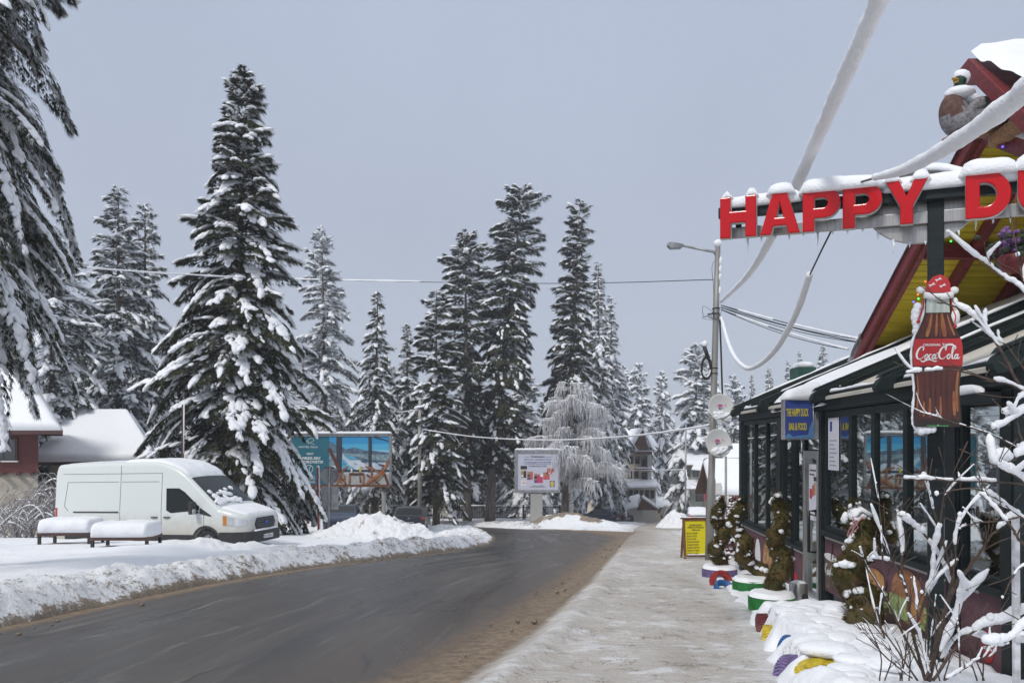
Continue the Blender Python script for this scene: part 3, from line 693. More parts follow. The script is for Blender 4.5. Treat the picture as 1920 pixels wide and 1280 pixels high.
# ------------------------------------------------------------------ the frosted weeping birch
def birch(base, h, seed):
    rg = np.random.default_rng(seed); root = thing('birch_tree', 'weeping birch grey with frost behind the square billboard, white trunk', 'tree', base, 0, None)
    tb = MB(); tb.tube([(0, 0, -.3), (.05, 0, 2), (-.1, 0, 4.5), (.1, 0, h * .6), (0, 0, h * .85)], [.24, .19, .17, .12, .04], 10)
    lm = MB(); st = MB(); sv, sf_ = [], []; bv, bf = ico(1); n0 = 0
    for i in range(85):
        z0 = rg.uniform(3.0, h * .86); a = rg.uniform(0, 6.28); L = rg.uniform(.6, 1) * np.interp(z0 / h, [.25, .45, .65, .8, .9], [4.7, 4.2, 2.9, 1.5, .5])
        rise = rg.uniform(.4, 1.0) * min(L, h - z0 + .6) * .75
        D = np.array([math.cos(a), math.sin(a), 0]); q = [np.array([0, 0, z0]) + D * L * t + np.array([0, 0, 1]) * rise * (1.9 * t - 1.5 * t * t) for t in np.linspace(0, 1, 7)]
        lm.tube(q, np.linspace(.05, .012, 7), 4, False)
        for j in range(int(40 * L)):
            t = rg.uniform(.15, 1); k_ = t * 6; i0 = min(5, int(k_)); p = q[i0] * (1 - (k_ - i0)) + q[i0 + 1] * (k_ - i0)
            l = rg.uniform(.3, 1.6) * (.5 + .5 * t); out_ = rg.uniform(.15, .75); a2 = a + rg.normal(0, .9); d2 = np.array([math.cos(a2), math.sin(a2), 0])
            pts = [p, p + d2 * out_ * .6 + [0, 0, .03], p + d2 * out_ + [0, 0, -l * .45], p + d2 * (out_ + .08) + rg.normal(0, .12, 3) + [0, 0, -l]]
            st.tube(pts, [.024, .022, .018, .008], 3, False)
            if rg.random() < .30:
                V = bv * np.array([rg.uniform(.06, .16), .05, .045]) * (1 + rg.uniform(-.3, .3, (len(bv), 1)))
                c_, s_ = math.cos(a2), math.sin(a2); V = V @ np.array([[c_, s_, 0], [-s_, c_, 0], [0, 0, 1]]) + pts[1] + [0, 0, .05]
                sv.append(V); sf_.append(bf + n0); n0 += len(bv)
    tb.obj('trunk', pm('birch_bark', (.10, .09, .085), .8, col2=(.62, .60, .57), vscale=5, lo=.38, hi=.5, stretch=(1, 1, 2.5)), root, False, True)
    lm.obj('limb_wood', TWIG, root, False, True); st.obj('crown', FROST, root, False)
    newmesh('snow_cover', np.concatenate(sv), np.concatenate(sf_), SNOW, root, False, True)
b = at(1070, 68); birch(b, hgt(678, b), 31)
# ------------------------------------------------------------------ the bar with its winter garden
DG = pm('dark_green_frame', (.010, .016, .017), .5, spec=.25, var=.25, vscale=2, bump=.08, bscale=200, stretch=(1, 1, 12))
DGB = pm('green_beam', (.011, .019, .019), .55, spec=.25, var=.3, vscale=3, stretch=(.3, .3, 9))
CREAM = pm('cream_awning', (.50, .47, .41), .8, var=.12, vscale=2)
RED = pm('oxblood_wood', (.15, .017, .02), .55, var=.25, vscale=4, stretch=(1, 4, 4))
YEL = pm('yellow_boards', (.55, .42, .012), .6, var=.15, vscale=3, stretch=(.5, 5, 5))
STEEL = pm('brushed_steel', (.42, .41, .40), .35, .85, var=.15, vscale=8, stretch=(12, 12, .6))
BANNER = pm('mauve_banner', (.115, .048, .062), .7, var=.18, vscale=5)
WHITE = pm('white_print', (.75, .75, .74), .6)
CRED = pm('red_print', (.42, .022, .025), .55, var=.12, vscale=3)
INT = pm('interior_plaster', (.16, .13, .10), .8, var=.4, vscale=.8)
INTF = pm('interior_floor', (.10, .075, .055), .6, var=.3, vscale=2)
gm = bpy.data.materials.new('reflective_glass'); gm.use_nodes = True; n = gm.node_tree; n.nodes.clear()
go = n.nodes.new('ShaderNodeOutputMaterial'); gx = n.nodes.new('ShaderNodeMixShader'); gg = n.nodes.new('ShaderNodeBsdfGlossy'); gt = n.nodes.new('ShaderNodeBsdfTransparent')
gg.inputs['Roughness'].default_value = .012; gg.inputs['Color'].default_value = (.82, .88, .88, 1); gt.inputs['Color'].default_value = (.62, .68, .67, 1)
lw = n.nodes.new('ShaderNodeLayerWeight'); lw.inputs[0].default_value = .42
ma = n.nodes.new('ShaderNodeMath'); ma.operation = 'MULTIPLY_ADD'; ma.inputs[1].default_value = .55; ma.inputs[2].default_value = .34; ma.use_clamp = True
n.links.new(lw.outputs['Facing'], ma.inputs[0]); n.links.new(ma.outputs[0], gx.inputs[0])
tcg = n.nodes.new('ShaderNodeTexCoord'); ng = n.nodes.new('ShaderNodeTexNoise'); ng.inputs['Scale'].default_value = 1.1; ng.inputs['Detail'].default_value = 1
bg_ = n.nodes.new('ShaderNodeBump'); bg_.inputs['Strength'].default_value = .06; bg_.inputs['Distance'].default_value = .02
n.links.new(tcg.outputs['Object'], ng.inputs['Vector']); n.links.new(ng.outputs['Fac'], bg_.inputs['Height']); n.links.new(bg_.outputs[0], gg.inputs['Normal'])
n.links.new(gt.outputs[0], gx.inputs[1]); n.links.new(gg.outputs[0], gx.inputs[2]); n.links.new(gx.outputs[0], go.inputs['Surface'])
GLASS = gm
fa = lambda u, z, c=0: Vector((3.586 + .067 * u - c, u + .067 * c, z))
ft = lambda a, b, c=0: fa(-a, b, c)
BAR = thing('restaurant', 'green-framed glass winter garden under a red and yellow gable along the pavement', 'restaurant', fa(11, gz(11), 0))
def part(mb, name, mat, parent=BAR, **k): return mb.obj(name, mat, parent, True, **k)
# interior and shell
mb = MB(); mb.box(fa(11.3, -.93, -2.6), (4.7, 9.9, .1), (0, 0, -.067)); part(mb, 'floor', INTF)
mb = MB(); mb.box(fa(11.3, .9, -4.6), (.15, 10, 3.4), (0, 0, -.067)); mb.box(fa(16.15, .8, -2.4), (4.4, .1, 3.1), (0, 0, -.067)); part(mb, 'wall', INT)
mb = MB()
for u, h_ in ((9.6, .62), (8.0, .62), (14.6, -.1), (13.0, -.1)):
    mb.cyl(fa(u, h_ - .75, -1.5), fa(u, h_, -1.5), .04); mb.cyl(fa(u, h_, -1.5), fa(u, h_ + .03, -1.5), .42)
part(mb, 'table', INTF)
# header, sills, posts
mb = MB(); mb.rect(fa, 6.30, 2.10, 16.2, 2.33, -.12, .06); mb.rect(fa, 6.28, 2.30, 16.22, 2.335, .065, .085); mb.rect(fa, 6.28, 2.115, 16.22, 2.14, .065, .08); part(mb, 'fascia', DGB, bevel=.008)
mb = MB(); mb.rect(fa, 6.36, 1.98, 7.30, 2.07, .09, .2); part(mb, 'shutter_box', DG, bevel=.01)
mb = MB(); mb.loaf([fa(7.1, 2.07, .14), fa(6.55, 2.07, .14)], .12, .09, 3, taper=2.2, wob=.1); part(mb, 'snow_lump', SNOW, smooth=True)
for u0, u1, zb in ((16.22, 15.92, -.9), (13.34, 13.06, -.9), (12.47, 12.41, -.9), (11.12, 10.94, -.7), (7.42, 7.18, -.15), (6.47, 6.28, -.2)):
    mb = MB(); mb.rect(fa, u1, zb, u0, 2.098, -.1, .045); mb.rect(fa, u1 + .03, zb, u0 - .03, 2.09, .047, .058); part(mb, 'post', DG, bevel=.006)
def pane(u0, u1, z0, z1, fw=.05, style=0):
    a, b = min(u0, u1), max(u0, u1); m = MB()
    m.rect(fa, a, z0, a + fw, z1, -.04, .03); m.rect(fa, b - fw, z0, b, z1, -.04, .03)
    m.rect(fa, a + fw, z0, b - fw, z0 + fw * 1.3, -.04, .028); m.rect(fa, a + fw, z1 - fw * 1.6, b - fw, z1, -.04, .028)
    w_ = part(m, 'window', DG, bevel=.004)
    g = MB(); g.add([fa(a + fw, z0 + fw * 1.3, -.005), fa(b - fw, z0 + fw * 1.3, -.005), fa(b - fw, z1 - fw * 1.6, -.005), fa(a + fw, z1 - fw * 1.6, -.005)], [(0, 1, 2, 3)])
    part(g, 'pane', GLASS, w_)
for a, b in ((15.92, 15.0), (15.0, 14.12), (14.12, 13.34)): pane(a, b, .10, 2.09, .045)
for a, b in ((13.06, 12.47), (12.41, 11.84)): pane(a, b, .10, 2.09, .045)
for a, b in ((10.92, 9.95), (9.95, 9.22), (9.22, 8.34), (8.34, 7.42), (7.18, 6.47)): pane(a, b, .47, 2.09, .055)
mb = MB(); mb.rect(fa, 6.40, .405, 10.95, .468, -.06, .09); mb.rect(fa, 11.86, .045, 16.0, .098, -.06, .07); part(mb, 'sill', DG, bevel=.01)
mb = MB(); mb.rect(fa, 6.38, -.35, 11.1, .40, -.06, .02); mb.rect(fa, 11.84, -1.2, 16.1, .042, -.06, .02)
part(mb, 'banner_panel', BANNER)
mb = MB(); mb.rect(fa, 6.85, .365, 10.9, .392, .022, .034); mb.rect(fa, 11.9, .005, 15.9, .03, .022, .034); part(mb, 'metal_strip', pm('pale_strip', (.5, .48, .47), .5))
# the printed banner
def script(m, fr, x, y, s, c0, c1, mi=0):
    """flowing cola lettering, 10 units long"""
    def st(pts, w, n=7): m.ribbon(fr, [(x + p[0] * s, y + p[1] * s) for p in cr(pts, n)], [s * q for q in np.interp(np.linspace(0, 1, (len(pts) - 1) * n + 1), np.linspace(0, 1, len(w)), w)], c0, c1, mi)
    C_ = [(1.55, 2.05), (1.75, 2.75), (1.35, 3.05), (.65, 2.5), (.15, 1.4), (.2, .45), (.75, .05), (1.4, .35), (1.95, .95)]
    st(C_, [.14, .3, .2, .38, .46, .4, .2, .12, .08])
    def o(cx, cy, rx, ry, wmax=.34): st([(cx + rx * math.cos(t) + .18 * math.sin(t), cy + ry * math.sin(t)) for t in np.linspace(.6, 6.9, 10)], [wmax * .4, wmax, wmax * .4, wmax, wmax * .5], 3)
    o(2.35, .62, .33, .55); st([(3.5, 1.05), (3.25, 1.2), (2.98, .8), (3.0, .2), (3.3, .08), (3.65, .5)], [.3, .15, .32, .3, .12, .1])
    o(4.05, .6, .3, .52); st([(4.5, 1.2), (4.38, .3), (4.6, .06), (4.9, .45)], [.3, .34, .2, .08])
    st([(4.75, 1.35), (5.2, 1.5)], [.22, .22])
    st([(p[0] * 1.02 + 5.15, p[1]) for p in C_], [.14, .3, .2, .38, .46, .4, .2, .12, .08])
    st([(6.5, 2.5), (7.0, 3.25), (7.9, 3.45), (8.9, 3.1), (9.1, 2.5), (8.7, 2.4)], [.1, .3, .34, .3, .16, .08])
    o(7.5, .62, .33, .55); st([(8.1, .7), (8.55, 1.8), (8.7, 2.8), (8.45, 2.9), (8.25, 1.6), (8.3, .25), (8.6, .1), (8.8, .5)], [.08, .14, .18, .2, .32, .34, .16, .08])
    o(9.15, .6, .3, .52); st([(9.6, 1.2), (9.48, .3), (9.7, .06), (10.1, .5)], [.3, .34, .2, .08])
    st([(.9, -.15), (1.5, -.55), (2.4, -.2), (3.2, -.12), (4.3, -.5), (4.9, -.35)], [.06, .3, .32, .2, .3, .05])
PIZ = pm('pizza_print', (.30, .10, .04), .7, col2=(.55, .40, .17), vscale=14, lo=.4, hi=.6)
BUN = pm('bun_print', (.40, .20, .07), .7, var=.3, vscale=10); LET = pm('lettuce_print', (.17, .28, .05), .7, col2=(.42, .45, .2), vscale=22)
BRN = pm('board_print', (.34, .145, .06), .7, var=.2, vscale=4, stretch=(1, 1, 6)); PAT = pm('patty_print', (.07, .035, .022), .8, var=.4, vscale=18)
CUP = pm('drink_print', (.12, .075, .055), .5, var=.5, vscale=6)
for u, z, r in ((12.35, -.50, .17), (6.72, -.06, .135)):
    m = MB(); m.disc(ft, -u, z, r * .8, r, .022, .025); dd = part(m, 'drink_logo', CRED)
    m = MB(); script(m, ft, -u - r * .62, z - .02, r * .125, .0255, .028); part(m, 'script_lettering', WHITE, dd)
m = MB(); m.disc(ft, -14.05, -.40, .30, .34, .022, .025, 0); m.disc(ft, -14.75, -.42, .2, .32, .022, .025, 1)
m.disc(ft, -14.05, -.40, .24, .27, .0255, .028, 2); part(m, 'pizza_picture', [BUN, WHITE, PIZ])
m = MB()
m.prism(ft, [(-10.9, -.30), (-10.5, -.30), (-10.44, .12), (-10.96, .12)], .022, .025, 0); m.disc(ft, -10.7, .13, .25, .05, .0255, .028, 1)
m.ribbon(ft, [(-10.66, .1), (-10.6, .33)], .035, .0285, .031, 2); script(m, ft, -10.9, -.1, .042, .0285, .031, 1); part(m, 'drink_picture', [CUP, WHITE, PAT])
m = MB()
for i, (z, rx, rz, k_) in enumerate(((-.26, .36, .07, 0), (-.19, .37, .05, 2), (-.13, .40, .06, 1), (-.07, .37, .05, 2), (-.01, .38, .05, 1), (.09, .34, .13, 0))): m.disc(ft, -9.15, z, rx, rz, .022 + .003 * i, .0248 + .003 * i, k_)
m.disc(ft, -8.3, .06, .40, .28, .022, .025, 3); m.rect(ft, -8.75, -.20, -7.85, .03, .0255, .028, 1); m.rect(ft, -8.85, -.30, -7.8, -.20, .022, .025, 2); m.disc(ft, -8.1, -.06, .22, .10, .0285, .031, 0)
part(m, 'burger_picture', [BUN, LET, PAT, BRN])
# door
dm = MB(); dm.rect(fa, 11.12, -.62, 11.19, 1.52, -.03, .06); dm.rect(fa, 11.75, -.62, 11.83, 1.52, -.03, .06); dm.rect(fa, 11.12, 1.44, 11.83, 1.55, -.03, .055); dm.rect(fa, 11.19, -.62, 11.75, -.5, -.03, .055)
DOOR = part(dm, 'door', STEEL, bevel=.005)
g = MB(); g.add([fa(11.19, -.5, 0), fa(11.75, -.5, 0), fa(11.75, 1.44, 0), fa(11.19, 1.44, 0)], [(0, 1, 2, 3)]); part(g, 'pane', GLASS, DOOR)
h_ = MB(); h_.tube([fa(11.3, .12, .03), fa(11.3, .12, .13), fa(11.3, .70, .13), fa(11.3, .70, .03)], .022, 8); part(h_, 'handle', pm('black_metal', (.012, .012, .013), .4), DOOR, smooth=True)
p_ = MB(); p_.rect(ft, -11.66, .55, -11.28, 1.36, .012, .018, 0)
for a, b, c_, d_, k_ in ((-11.62, .86, -11.52, 1.0, 1), (-11.50, .9, -11.44, 1.06, 1), (-11.42, .92, -11.36, 1.1, 2), (-11.44, 1.12, -11.32, 1.18, 3), (-11.62, 1.26, -11.34, 1.28, 3), (-11.62, 1.2, -11.4, 1.22, 3), (-11.6, .62, -11.4, .64, 3), (-11.38, .62, -11.32, .72, 3)):
    p_.rect(ft, a, b, c_, d_, .0185, .021, k_)
part(p_, 'poster', [pm('paper', (.66, .66, .72), .6), CRED, BUN, PAT], DOOR)
g = MB(); g.add([fa(11.19, 1.57, 0), fa(11.83, 1.57, 0), fa(11.83, 2.09, 0), fa(11.19, 2.09, 0)], [(0, 1, 2, 3)]); part(g, 'transom_pane', GLASS)
p_ = MB(); p_.rect(ft, -10.84, 1.3, -10.42, 2.0, .006, .009, 0)
for i in range(7): p_.rect(ft, -10.78, 1.36 + i * .055, -10.5 - .05 * (i % 3), 1.372 + i * .055, .0095, .012, 1)
p_.rect(ft, -10.76, 1.82, -10.68, 1.95, .0095, .012, 2)
part(p_, 'notice_sheet', [pm('paper', (.66, .66, .72), .6), pm('grey_print', (.25, .25, .27), .6), pm('blue_print', (.03, .06, .25), .6)])
# the end wall towards the photographer and its corner
ew = MB(); o0 = fa(6.3, 0, 0)
ew.box(o0 + Vector((1.6, 0, -.02)), (3.3, .1, .9)); ew.box(o0 + Vector((1.6, 0, 2.2)), (3.3, .1, .25)); ew.box(o0 + Vector((1.2, 0, 1.2)), (.12, .1, 1.8)); part(ew, 'end_wall', DG)
g = MB(); g.add([o0 + Vector(q) for q in ((0, 0, .43), (3.2, 0, .43), (3.2, 0, 2.08), (0, 0, 2.08))], [(0, 1, 2, 3)]); part(g, 'end_pane', GLASS)
# sloping winter-garden roof with its beams
ra = lambda u, q, up=0: fa(u, 2.36 + .43 * q + up, -q)     # q metres back from the facade
mb = MB(); V = [ra(u, q, -.03) for u in (6.2, 16.3) for q in (-.12, 4.2)] + [ra(u, q, -.07) for u in (6.2, 16.3) for q in (-.12, 4.2)]
mb.add(V, [(0, 2, 3, 1), (4, 5, 7, 6), (0, 1, 5, 4), (2, 6, 7, 3), (0, 4, 6, 2), (1, 3, 7, 5)]); part(mb, 'roof_sheet', CREAM)
for u in (15.8, 13.65, 10.66, 8.45, 6.15):
    mb = MB(); rf = lambda a, b, c=0, u=u: ra(u, a, 0) + Vector((0, 1, 0)) * c + Vector((0, 0, b))
    mb.prism(rf, [(-.30, .0), (-.27, -.055), (-.20, -.075), (-.05, -.06), (4.2, -.05), (4.2, .10), (-.2, .10), (-.27, .08), (-.30, .04)], -.055, .055)
    mb.prism(rf, [(-.28, .105), (4.2, .105), (4.2, .14), (-.24, .14)], -.035, .035); mb.prism(rf, [(-.1, .02), (4.2, .02), (4.2, .05), (-.1, .05)], -.07, .07)
    r_ = part(mb, 'roof_beam', DGB, bevel=.006)
    b_ = MB(); b_.box(ra(u, .02, -.02), (.10, .15, .18)); part(b_, 'bracket', DG, r_, bevel=.01)
    b_ = MB()
    for q in (-.02, .06): b_.ell(ra(u - .085, q, .0 + .03 * (q > 0)), (.018, .012, .018), 1)
    part(b_, 'bolt', STEEL, r_, smooth=True)
    b_ = MB(); b_.loaf([ra(u, q, .14) for q in np.linspace(.1, 4.1, 12)], [.05, .07, .05, .08], [.02, .035, .02, .05], int(u * 7), wob=.9, fr=1.6); part(b_, 'snow_strip', SNOW, r_, smooth=True)
def roof_snow(u0, u1, q0, q1, h, seed):
    uu = np.linspace(u0, u1, 50); qq = np.linspace(q0, q1, 50); U_, Q_ = np.meshgrid(uu, qq)
    e = np.minimum(np.minimum((U_ - u0), (u1 - U_)) / .12, (Q_ - q0 - .5 * (fbm(U_ * 2, U_ * 0, 3, seed) - .2)) / .18); e = np.clip(e, -.5, 1); e = np.where(e > 0, np.sqrt(np.maximum(0, 1 - (1 - e) ** 2)), e)
    z = h * e * (.7 + .6 * fbm(U_ * 1.5, Q_ * 1.5, 3, seed)) - .005 - .04 * (e < 0)
    V = np.array([ra(a, b_, c_ - .03) for a, b_, c_ in zip(U_.ravel(), Q_.ravel(), z.ravel())]); i = np.arange(2500).reshape(50, 50)
    newmesh('roof_snow', V, np.stack([i[:-1, :-1], i[:-1, 1:], i[1:, 1:], i[1:, :-1]], -1).reshape(-1, 4), SNOW, BAR, True, True)
roof_snow(13.72, 15.72, .9, 4.1, .05, 1); roof_snow(10.74, 13.58, -.1, 4.1, .14, 2); roof_snow(8.52, 10.58, 1.1, 4.1, .05, 3); roof_snow(6.22, 8.38, 1.3, 4.1, .05, 4)
for a, b in ((15.7, 13.75), (10.55, 8.55), (8.3, 6.3)):
    mb = MB(); mb.loaf([fa(u, 2.335, .02) for u in np.linspace(a, b, 8)], .13, [.05, .035, .025, .05], int(a * 3), wob=.8, fr=2); part(mb, 'ledge_snow', SNOW, smooth=True)
# the main gable: ridge runs away from the street
ga = lambda y, z, c=0: Vector((5.3 + .067 * y + c, y, z))    # c metres back from the front barge
EY, EZ, RY, RZ = 14.3, 3.44, 10.2, 5.80
sl = lambda t, dz=0: (EY + (RY - EY) * t, EZ + (RZ - EZ) * t + dz)
for far in (1, 0):
    fy = (lambda y: y) if far else (lambda y: 2 * RY - y)
    gf = lambda a, b, c=0, fy=fy: ga(fy(a), b, c)
    e0, e1 = sl(-.02), sl(1.0)
    m = MB(); m.prism(gf, [(e0[0], e0[1] - .10), (e1[0], e1[1] - .10), (e1[0], e1[1] - .02), (e0[0], e0[1] - .02)], .02, 9)
    # board joints run along the eave
    for i in range(34):
        a = sl(i / 34); b_ = sl((i + .86) / 34); m.prism(gf, [(a[0], a[1] - .118), (b_[0], b_[1] - .118), (b_[0], b_[1] - .1015), (a[0], a[1] - .1015)], .03, 4)
    part(m, 'soffit_boards', YEL)
    m = MB(); m.prism(gf, [(sl(-.05)[0], sl(-.05)[1] - .22), (RY, RZ - .22), (RY, RZ + .03), (sl(-.05)[0], sl(-.05)[1] + .03)], -.05, .02)
    m.prism(gf, [(sl(-.03)[0], sl(-.03)[1] - .30), (RY, RZ - .30), (RY, RZ - .21), (sl(-.03)[0], sl(-.03)[1] - .21)], .03, .11); part(m, 'barge_board', RED, bevel=.006)
    for c_ in (.78, 1.75, 2.8):
        m = MB(); m.prism(gf, [(sl(.0)[0], sl(.0)[1] - .30), (RY, RZ - .30), (RY, RZ - .12), (sl(.0)[0], sl(.0)[1] - .12)], c_, c_ + .12); part(m, 'rafter', RED, bevel=.006)
    for t in (.03, .57):
        y_, z_ = sl(t); m = MB(); m.prism(gf, [(y_ - .08, z_ - .36), (y_ + .08, z_ - .36), (y_ + .08, z_ - .16), (y_ - .08, z_ - .16)], .12, 4.2); part(m, 'purlin', RED, bevel=.006)
    m = MB()
    for i in range(40): y_, z_ = sl(-.06); m.cyl(gf(y_, z_ - .02, .02 + i * .2), gf(sl(.04)[0], sl(.04)[1] + .02, .02 + i * .2), .11, n=8)
    part(m, 'eave_tile', pm('grey_tile', (.16, .15, .15), .8, var=.3), smooth=True)
    yy = np.linspace(-.10, 1.02, 40); cc = np.linspace(-.10, 9, 60); T_, C_ = np.meshgrid(yy, cc)
    ed = np.clip(np.minimum((C_ + .10) / .16, (T_ + .10) / .05), 0, 1); zz = .24 * np.sqrt(1 - (1 - ed) ** 2) * (.75 + .5 * fbm(T_ * 5, C_ * 1.5, 3, 9)) - .03
    V = np.array([gf(sl(a)[0], sl(a)[1] + z_, c_) for a, c_, z_ in zip(T_.ravel(), C_.ravel(), zz.ravel())]); i = np.arange(2400).reshape(60, 40)
    newmesh('roof_snow', V, np.stack([i[:-1, :-1], i[:-1, 1:], i[1:, 1:], i[1:, :-1]], -1).reshape(-1, 4), SNOW, BAR, True, True)
m = MB(); m.prism(ga, [(EY - .3, 2.4), (EY - .3, EZ - .2), (RY, RZ - .4), (2 * RY - EY + .3, EZ - .2), (2 * RY - EY + .3, 2.4)], 2.95, 3.1); 
for i in range(52): y_ = EY - .35 - i * .15; zt = min(sl((EY - y_) / (EY - RY))[1], sl((EY - (2 * RY - y_)) / (EY - RY))[1]) - .42; m.rect(ga, y_ - .065, 2.4, y_ + .065, max(2.5, zt), 2.92, 2.948)
part(m, 'gable_wall', YEL)
m = MB(); m.prism(ga, [(EY - .5, 2.4), (EY - .5, 3.4), (EY - .5 + .01, 3.4), (EY - .5 + .01, 2.4)], 3.1, 9); part(m, 'side_wall', YEL)
# little roof at the ridge tip, with the boarded loft under it
lo = lambda y, z, c=0: Vector((4.9 + .067 * y + c, y, z))
m = MB(); m.prism(lo, [(9.69, 6.34), (9.69, 6.10), (8.0, 4.46), (8.0, 4.70)], 0, .09); m.prism(lo, [(9.69, 6.34), (9.95, 6.30), (9.95, 6.12), (9.69, 6.12)], 0, .25)
m.beam(lo(9.66, 5.98, .3), lo(9.5, 5.2, .35), .14, .12); part(m, 'ridge_barge', RED, bevel=.01)
m = MB(); m.prism(lo, [(9.69, 6.32), (9.66, 6.18), (8.0, 4.56), (8.0, 4.70)], .09, 5); part(m, 'ridge_roof', RED)
m = MB(); V = []; yy = np.linspace(0, 1, 26); cc = np.linspace(.06, 5, 40); T_, C_ = np.meshgrid(yy, cc)
ed = np.clip(np.minimum((C_ - .06 + .25 * fbm(T_ * 4, T_ * 0, 2, 3)) / .35, (T_ + .04) / .08), 0, 1); zz = .30 * np.sqrt(1 - (1 - ed) ** 2) * (.7 + .6 * fbm(T_ * 4, C_ * 1.6, 3, 19)) - .02
V = np.array([lo(9.74 - 1.9 * a, 6.34 - 1.72 * a + z_, c_) for a, c_, z_ in zip(T_.ravel(), C_.ravel(), zz.ravel())]); i = np.arange(26 * 40).reshape(40, 26)
newmesh('ridge_snow', V, np.stack([i[:-1, :-1], i[:-1, 1:], i[1:, 1:], i[1:, :-1]], -1).reshape(-1, 4), SNOW, BAR, True, True)
m = MB()
for i in range(10): y_ = 9.45 - i * .14; m.rect(lo, y_ - .06, 5.36 - .0 * i, y_ + .06, max(5.4, 6.05 - .97 * (9.69 - y_)), .45 + .02 * (i % 2), .5 + .02 * (i % 2))
part(m, 'loft_boards', YEL)
WOOD = pm('raw_wood', (.30, .165, .08), .7, var=.3, vscale=4, stretch=(1, 8, 8))
m = MB(); m.prism(lo, [(9.62, 5.22), (8.0, 5.22), (8.0, 5.36), (9.62, 5.36)], .2, .42); part(m, 'loft_beam', WOOD, bevel=.01)
pk = Vector((0, 0, 0)); a_ = P(1775, 262, 9.45); b_ = P(1868, 243, 9.6)
m = MB(); m.beam(a_, b_ + Vector((.2, .03, .03)), .16, .07); part(m, 'perch_plank', WOOD, bevel=.008)
# roof vent box
m = MB(); c_ = P(1506, 700, 17.5); m.box(c_ + Vector((.1, .3, -.35)), (.42, .5, 1.0)); part(m, 'vent_box', pm('green_sheet', (.03, .10, .075), .5), bevel=.01)
m = MB(); m.loaf([c_ + Vector((-.12, .3, .15)), c_ + Vector((.32, .3, .15))], .52, .13, 5, taper=.3, wob=.15, p=.5); part(m, 'vent_snow', SNOW, smooth=True)
# coloured fairy lights under the soffit
for nm_, col, L_ in (('green', (.05, .9, .15), ((1728, 540), (1722, 560), (1783, 452))), ('blue', (.12, .1, 1.0), ((1713, 566), (1787, 443), (1880, 275))), ('red', (.9, .12, .03), ((1721, 552), (1735, 528)))):
    m = MB()
    for px, py in L_: m.ell(P(px, py, 11.5 if py > 300 else 9.5), .016, 1)
    part(m, 'fairy_light', pm('led_' + nm_, col, .4, emit=2.2), smooth=True)
# flower basket under the eave
fb = thing('flower_basket', 'purple flower basket hanging under the yellow eave', 'flower basket', P(1905, 490, 8.2))
m = MB(); rg = np.random.default_rng(8); c_ = P(1905, 485, 8.2); m.lathe(c_, [(.05, -.16), (.14, -.1), (.17, .02), (.16, .03)], 14); m.tube([c_, c_ + Vector((0, 0, .75))], .006, 4); m.obj('basket', RED, fb, smooth=True)
m = MB()
for i in range(70): q = c_ + Vector((rg.normal(0, .13), rg.normal(0, .12), rg.uniform(-.05, .25))); m.ell(q, (.035, .035, .03), 1, jit=.3, seed=i)
m.obj('leaves', pm('leaf_dark', (.025, .04, .02), .7), fb)
m = MB()
for i in range(46): q = c_ + Vector((rg.normal(0, .12), rg.normal(0, .12), rg.uniform(.02, .30))); m.ell(q, (.03, .03, .026), 1, jit=.35, seed=i)
m.obj('blossoms', pm('purple_petals', (.16, .07, .22), .7, var=.4), fb)

# ------------------------------------------------------------------ mallard statue on the perch
du = thing('duck_statue', 'mallard duck statue capped with snow perched at the gable tip', 'statue', P(1805, 240, 9.5)); c_ = P(1805, 205, 9.5)
GREYF = pm('grey_feathers', (.20, .20, .215), .8, var=.35, vscale=30, bump=.4, bscale=60); BRNF = pm('brown_breast', (.10, .05, .04), .8, var=.3, vscale=20)
m = MB(); m.tube([c_ + Vector(q) for q in cr([(-.10, -.02, .16), (-.13, -.02, .05), (-.08, 0, -.10), (.05, 0, -.16), (.15, 0, -.10), (.24, .02, .02), (.33, .03, .13)], 5)],
    [q for q in np.interp(np.linspace(0, 1, 31), [0, .2, .4, .6, .78, .9, 1], [.07, .15, .20, .19, .13, .07, .012])], 22); m.m = [1 if (sum(m.v[i][0] for i in f) / len(f) - c_.x) - .30 * (sum(m.v[i][2] for i in f) / len(f) - c_.z) < -.075 and sum(m.v[i][2] for i in f) / len(f) - c_.z > -.12 else 0 for f in m.f]; m.obj('body', [GREYF, BRNF], du, smooth=True)
m = MB(); m.tube([c_ + Vector(q) for q in ((-.09, -.02, .14), (-.07, -.03, .22), (-.05, -.04, .29))], [.085, .065, .06], 12); m.ell(c_ + Vector((-.06, -.05, .32)), (.075, .07, .07), 2); m.obj('head', pm('green_head', (.012, .05, .03), .4), du, smooth=True)
m = MB(); m.ell(c_ + Vector((-.125, -.08, .315)), (.06, .035, .014), 2, (0, .25, .3)); m.ell(c_ + Vector((-.115, -.075, .29)), (.045, .03, .012), 2, (0, -.3, .3)); m.obj('bill', pm('bill_yellow', (.42, .26, .04), .5), du, smooth=True)
m = MB(); m.ell(c_ + Vector((-.1, -.105, .335)), .012, 1); m.obj('eye', pm('black_metal', (.012, .012, .013), .4), du)
m = MB()
for s_ in (-.05, .06): m.tube([c_ + Vector((.03 + s_ * .3, s_, -.15)), c_ + Vector((.03 + s_ * .3, s_, -.225))], .014, 6); m.ell(c_ + Vector((.0 + s_ * .3, s_ - .02, -.228)), (.06, .035, .012), 1)
m.obj('feet', pm('orange_feet', (.35, .12, .03), .6), du, smooth=True)
m = MB(); m.ell(c_ + Vector((.12, -.12, .0)), (.17, .06, .09), 2, (0, -.5, .2)); m.obj('wing', GREYF, du, smooth=True)
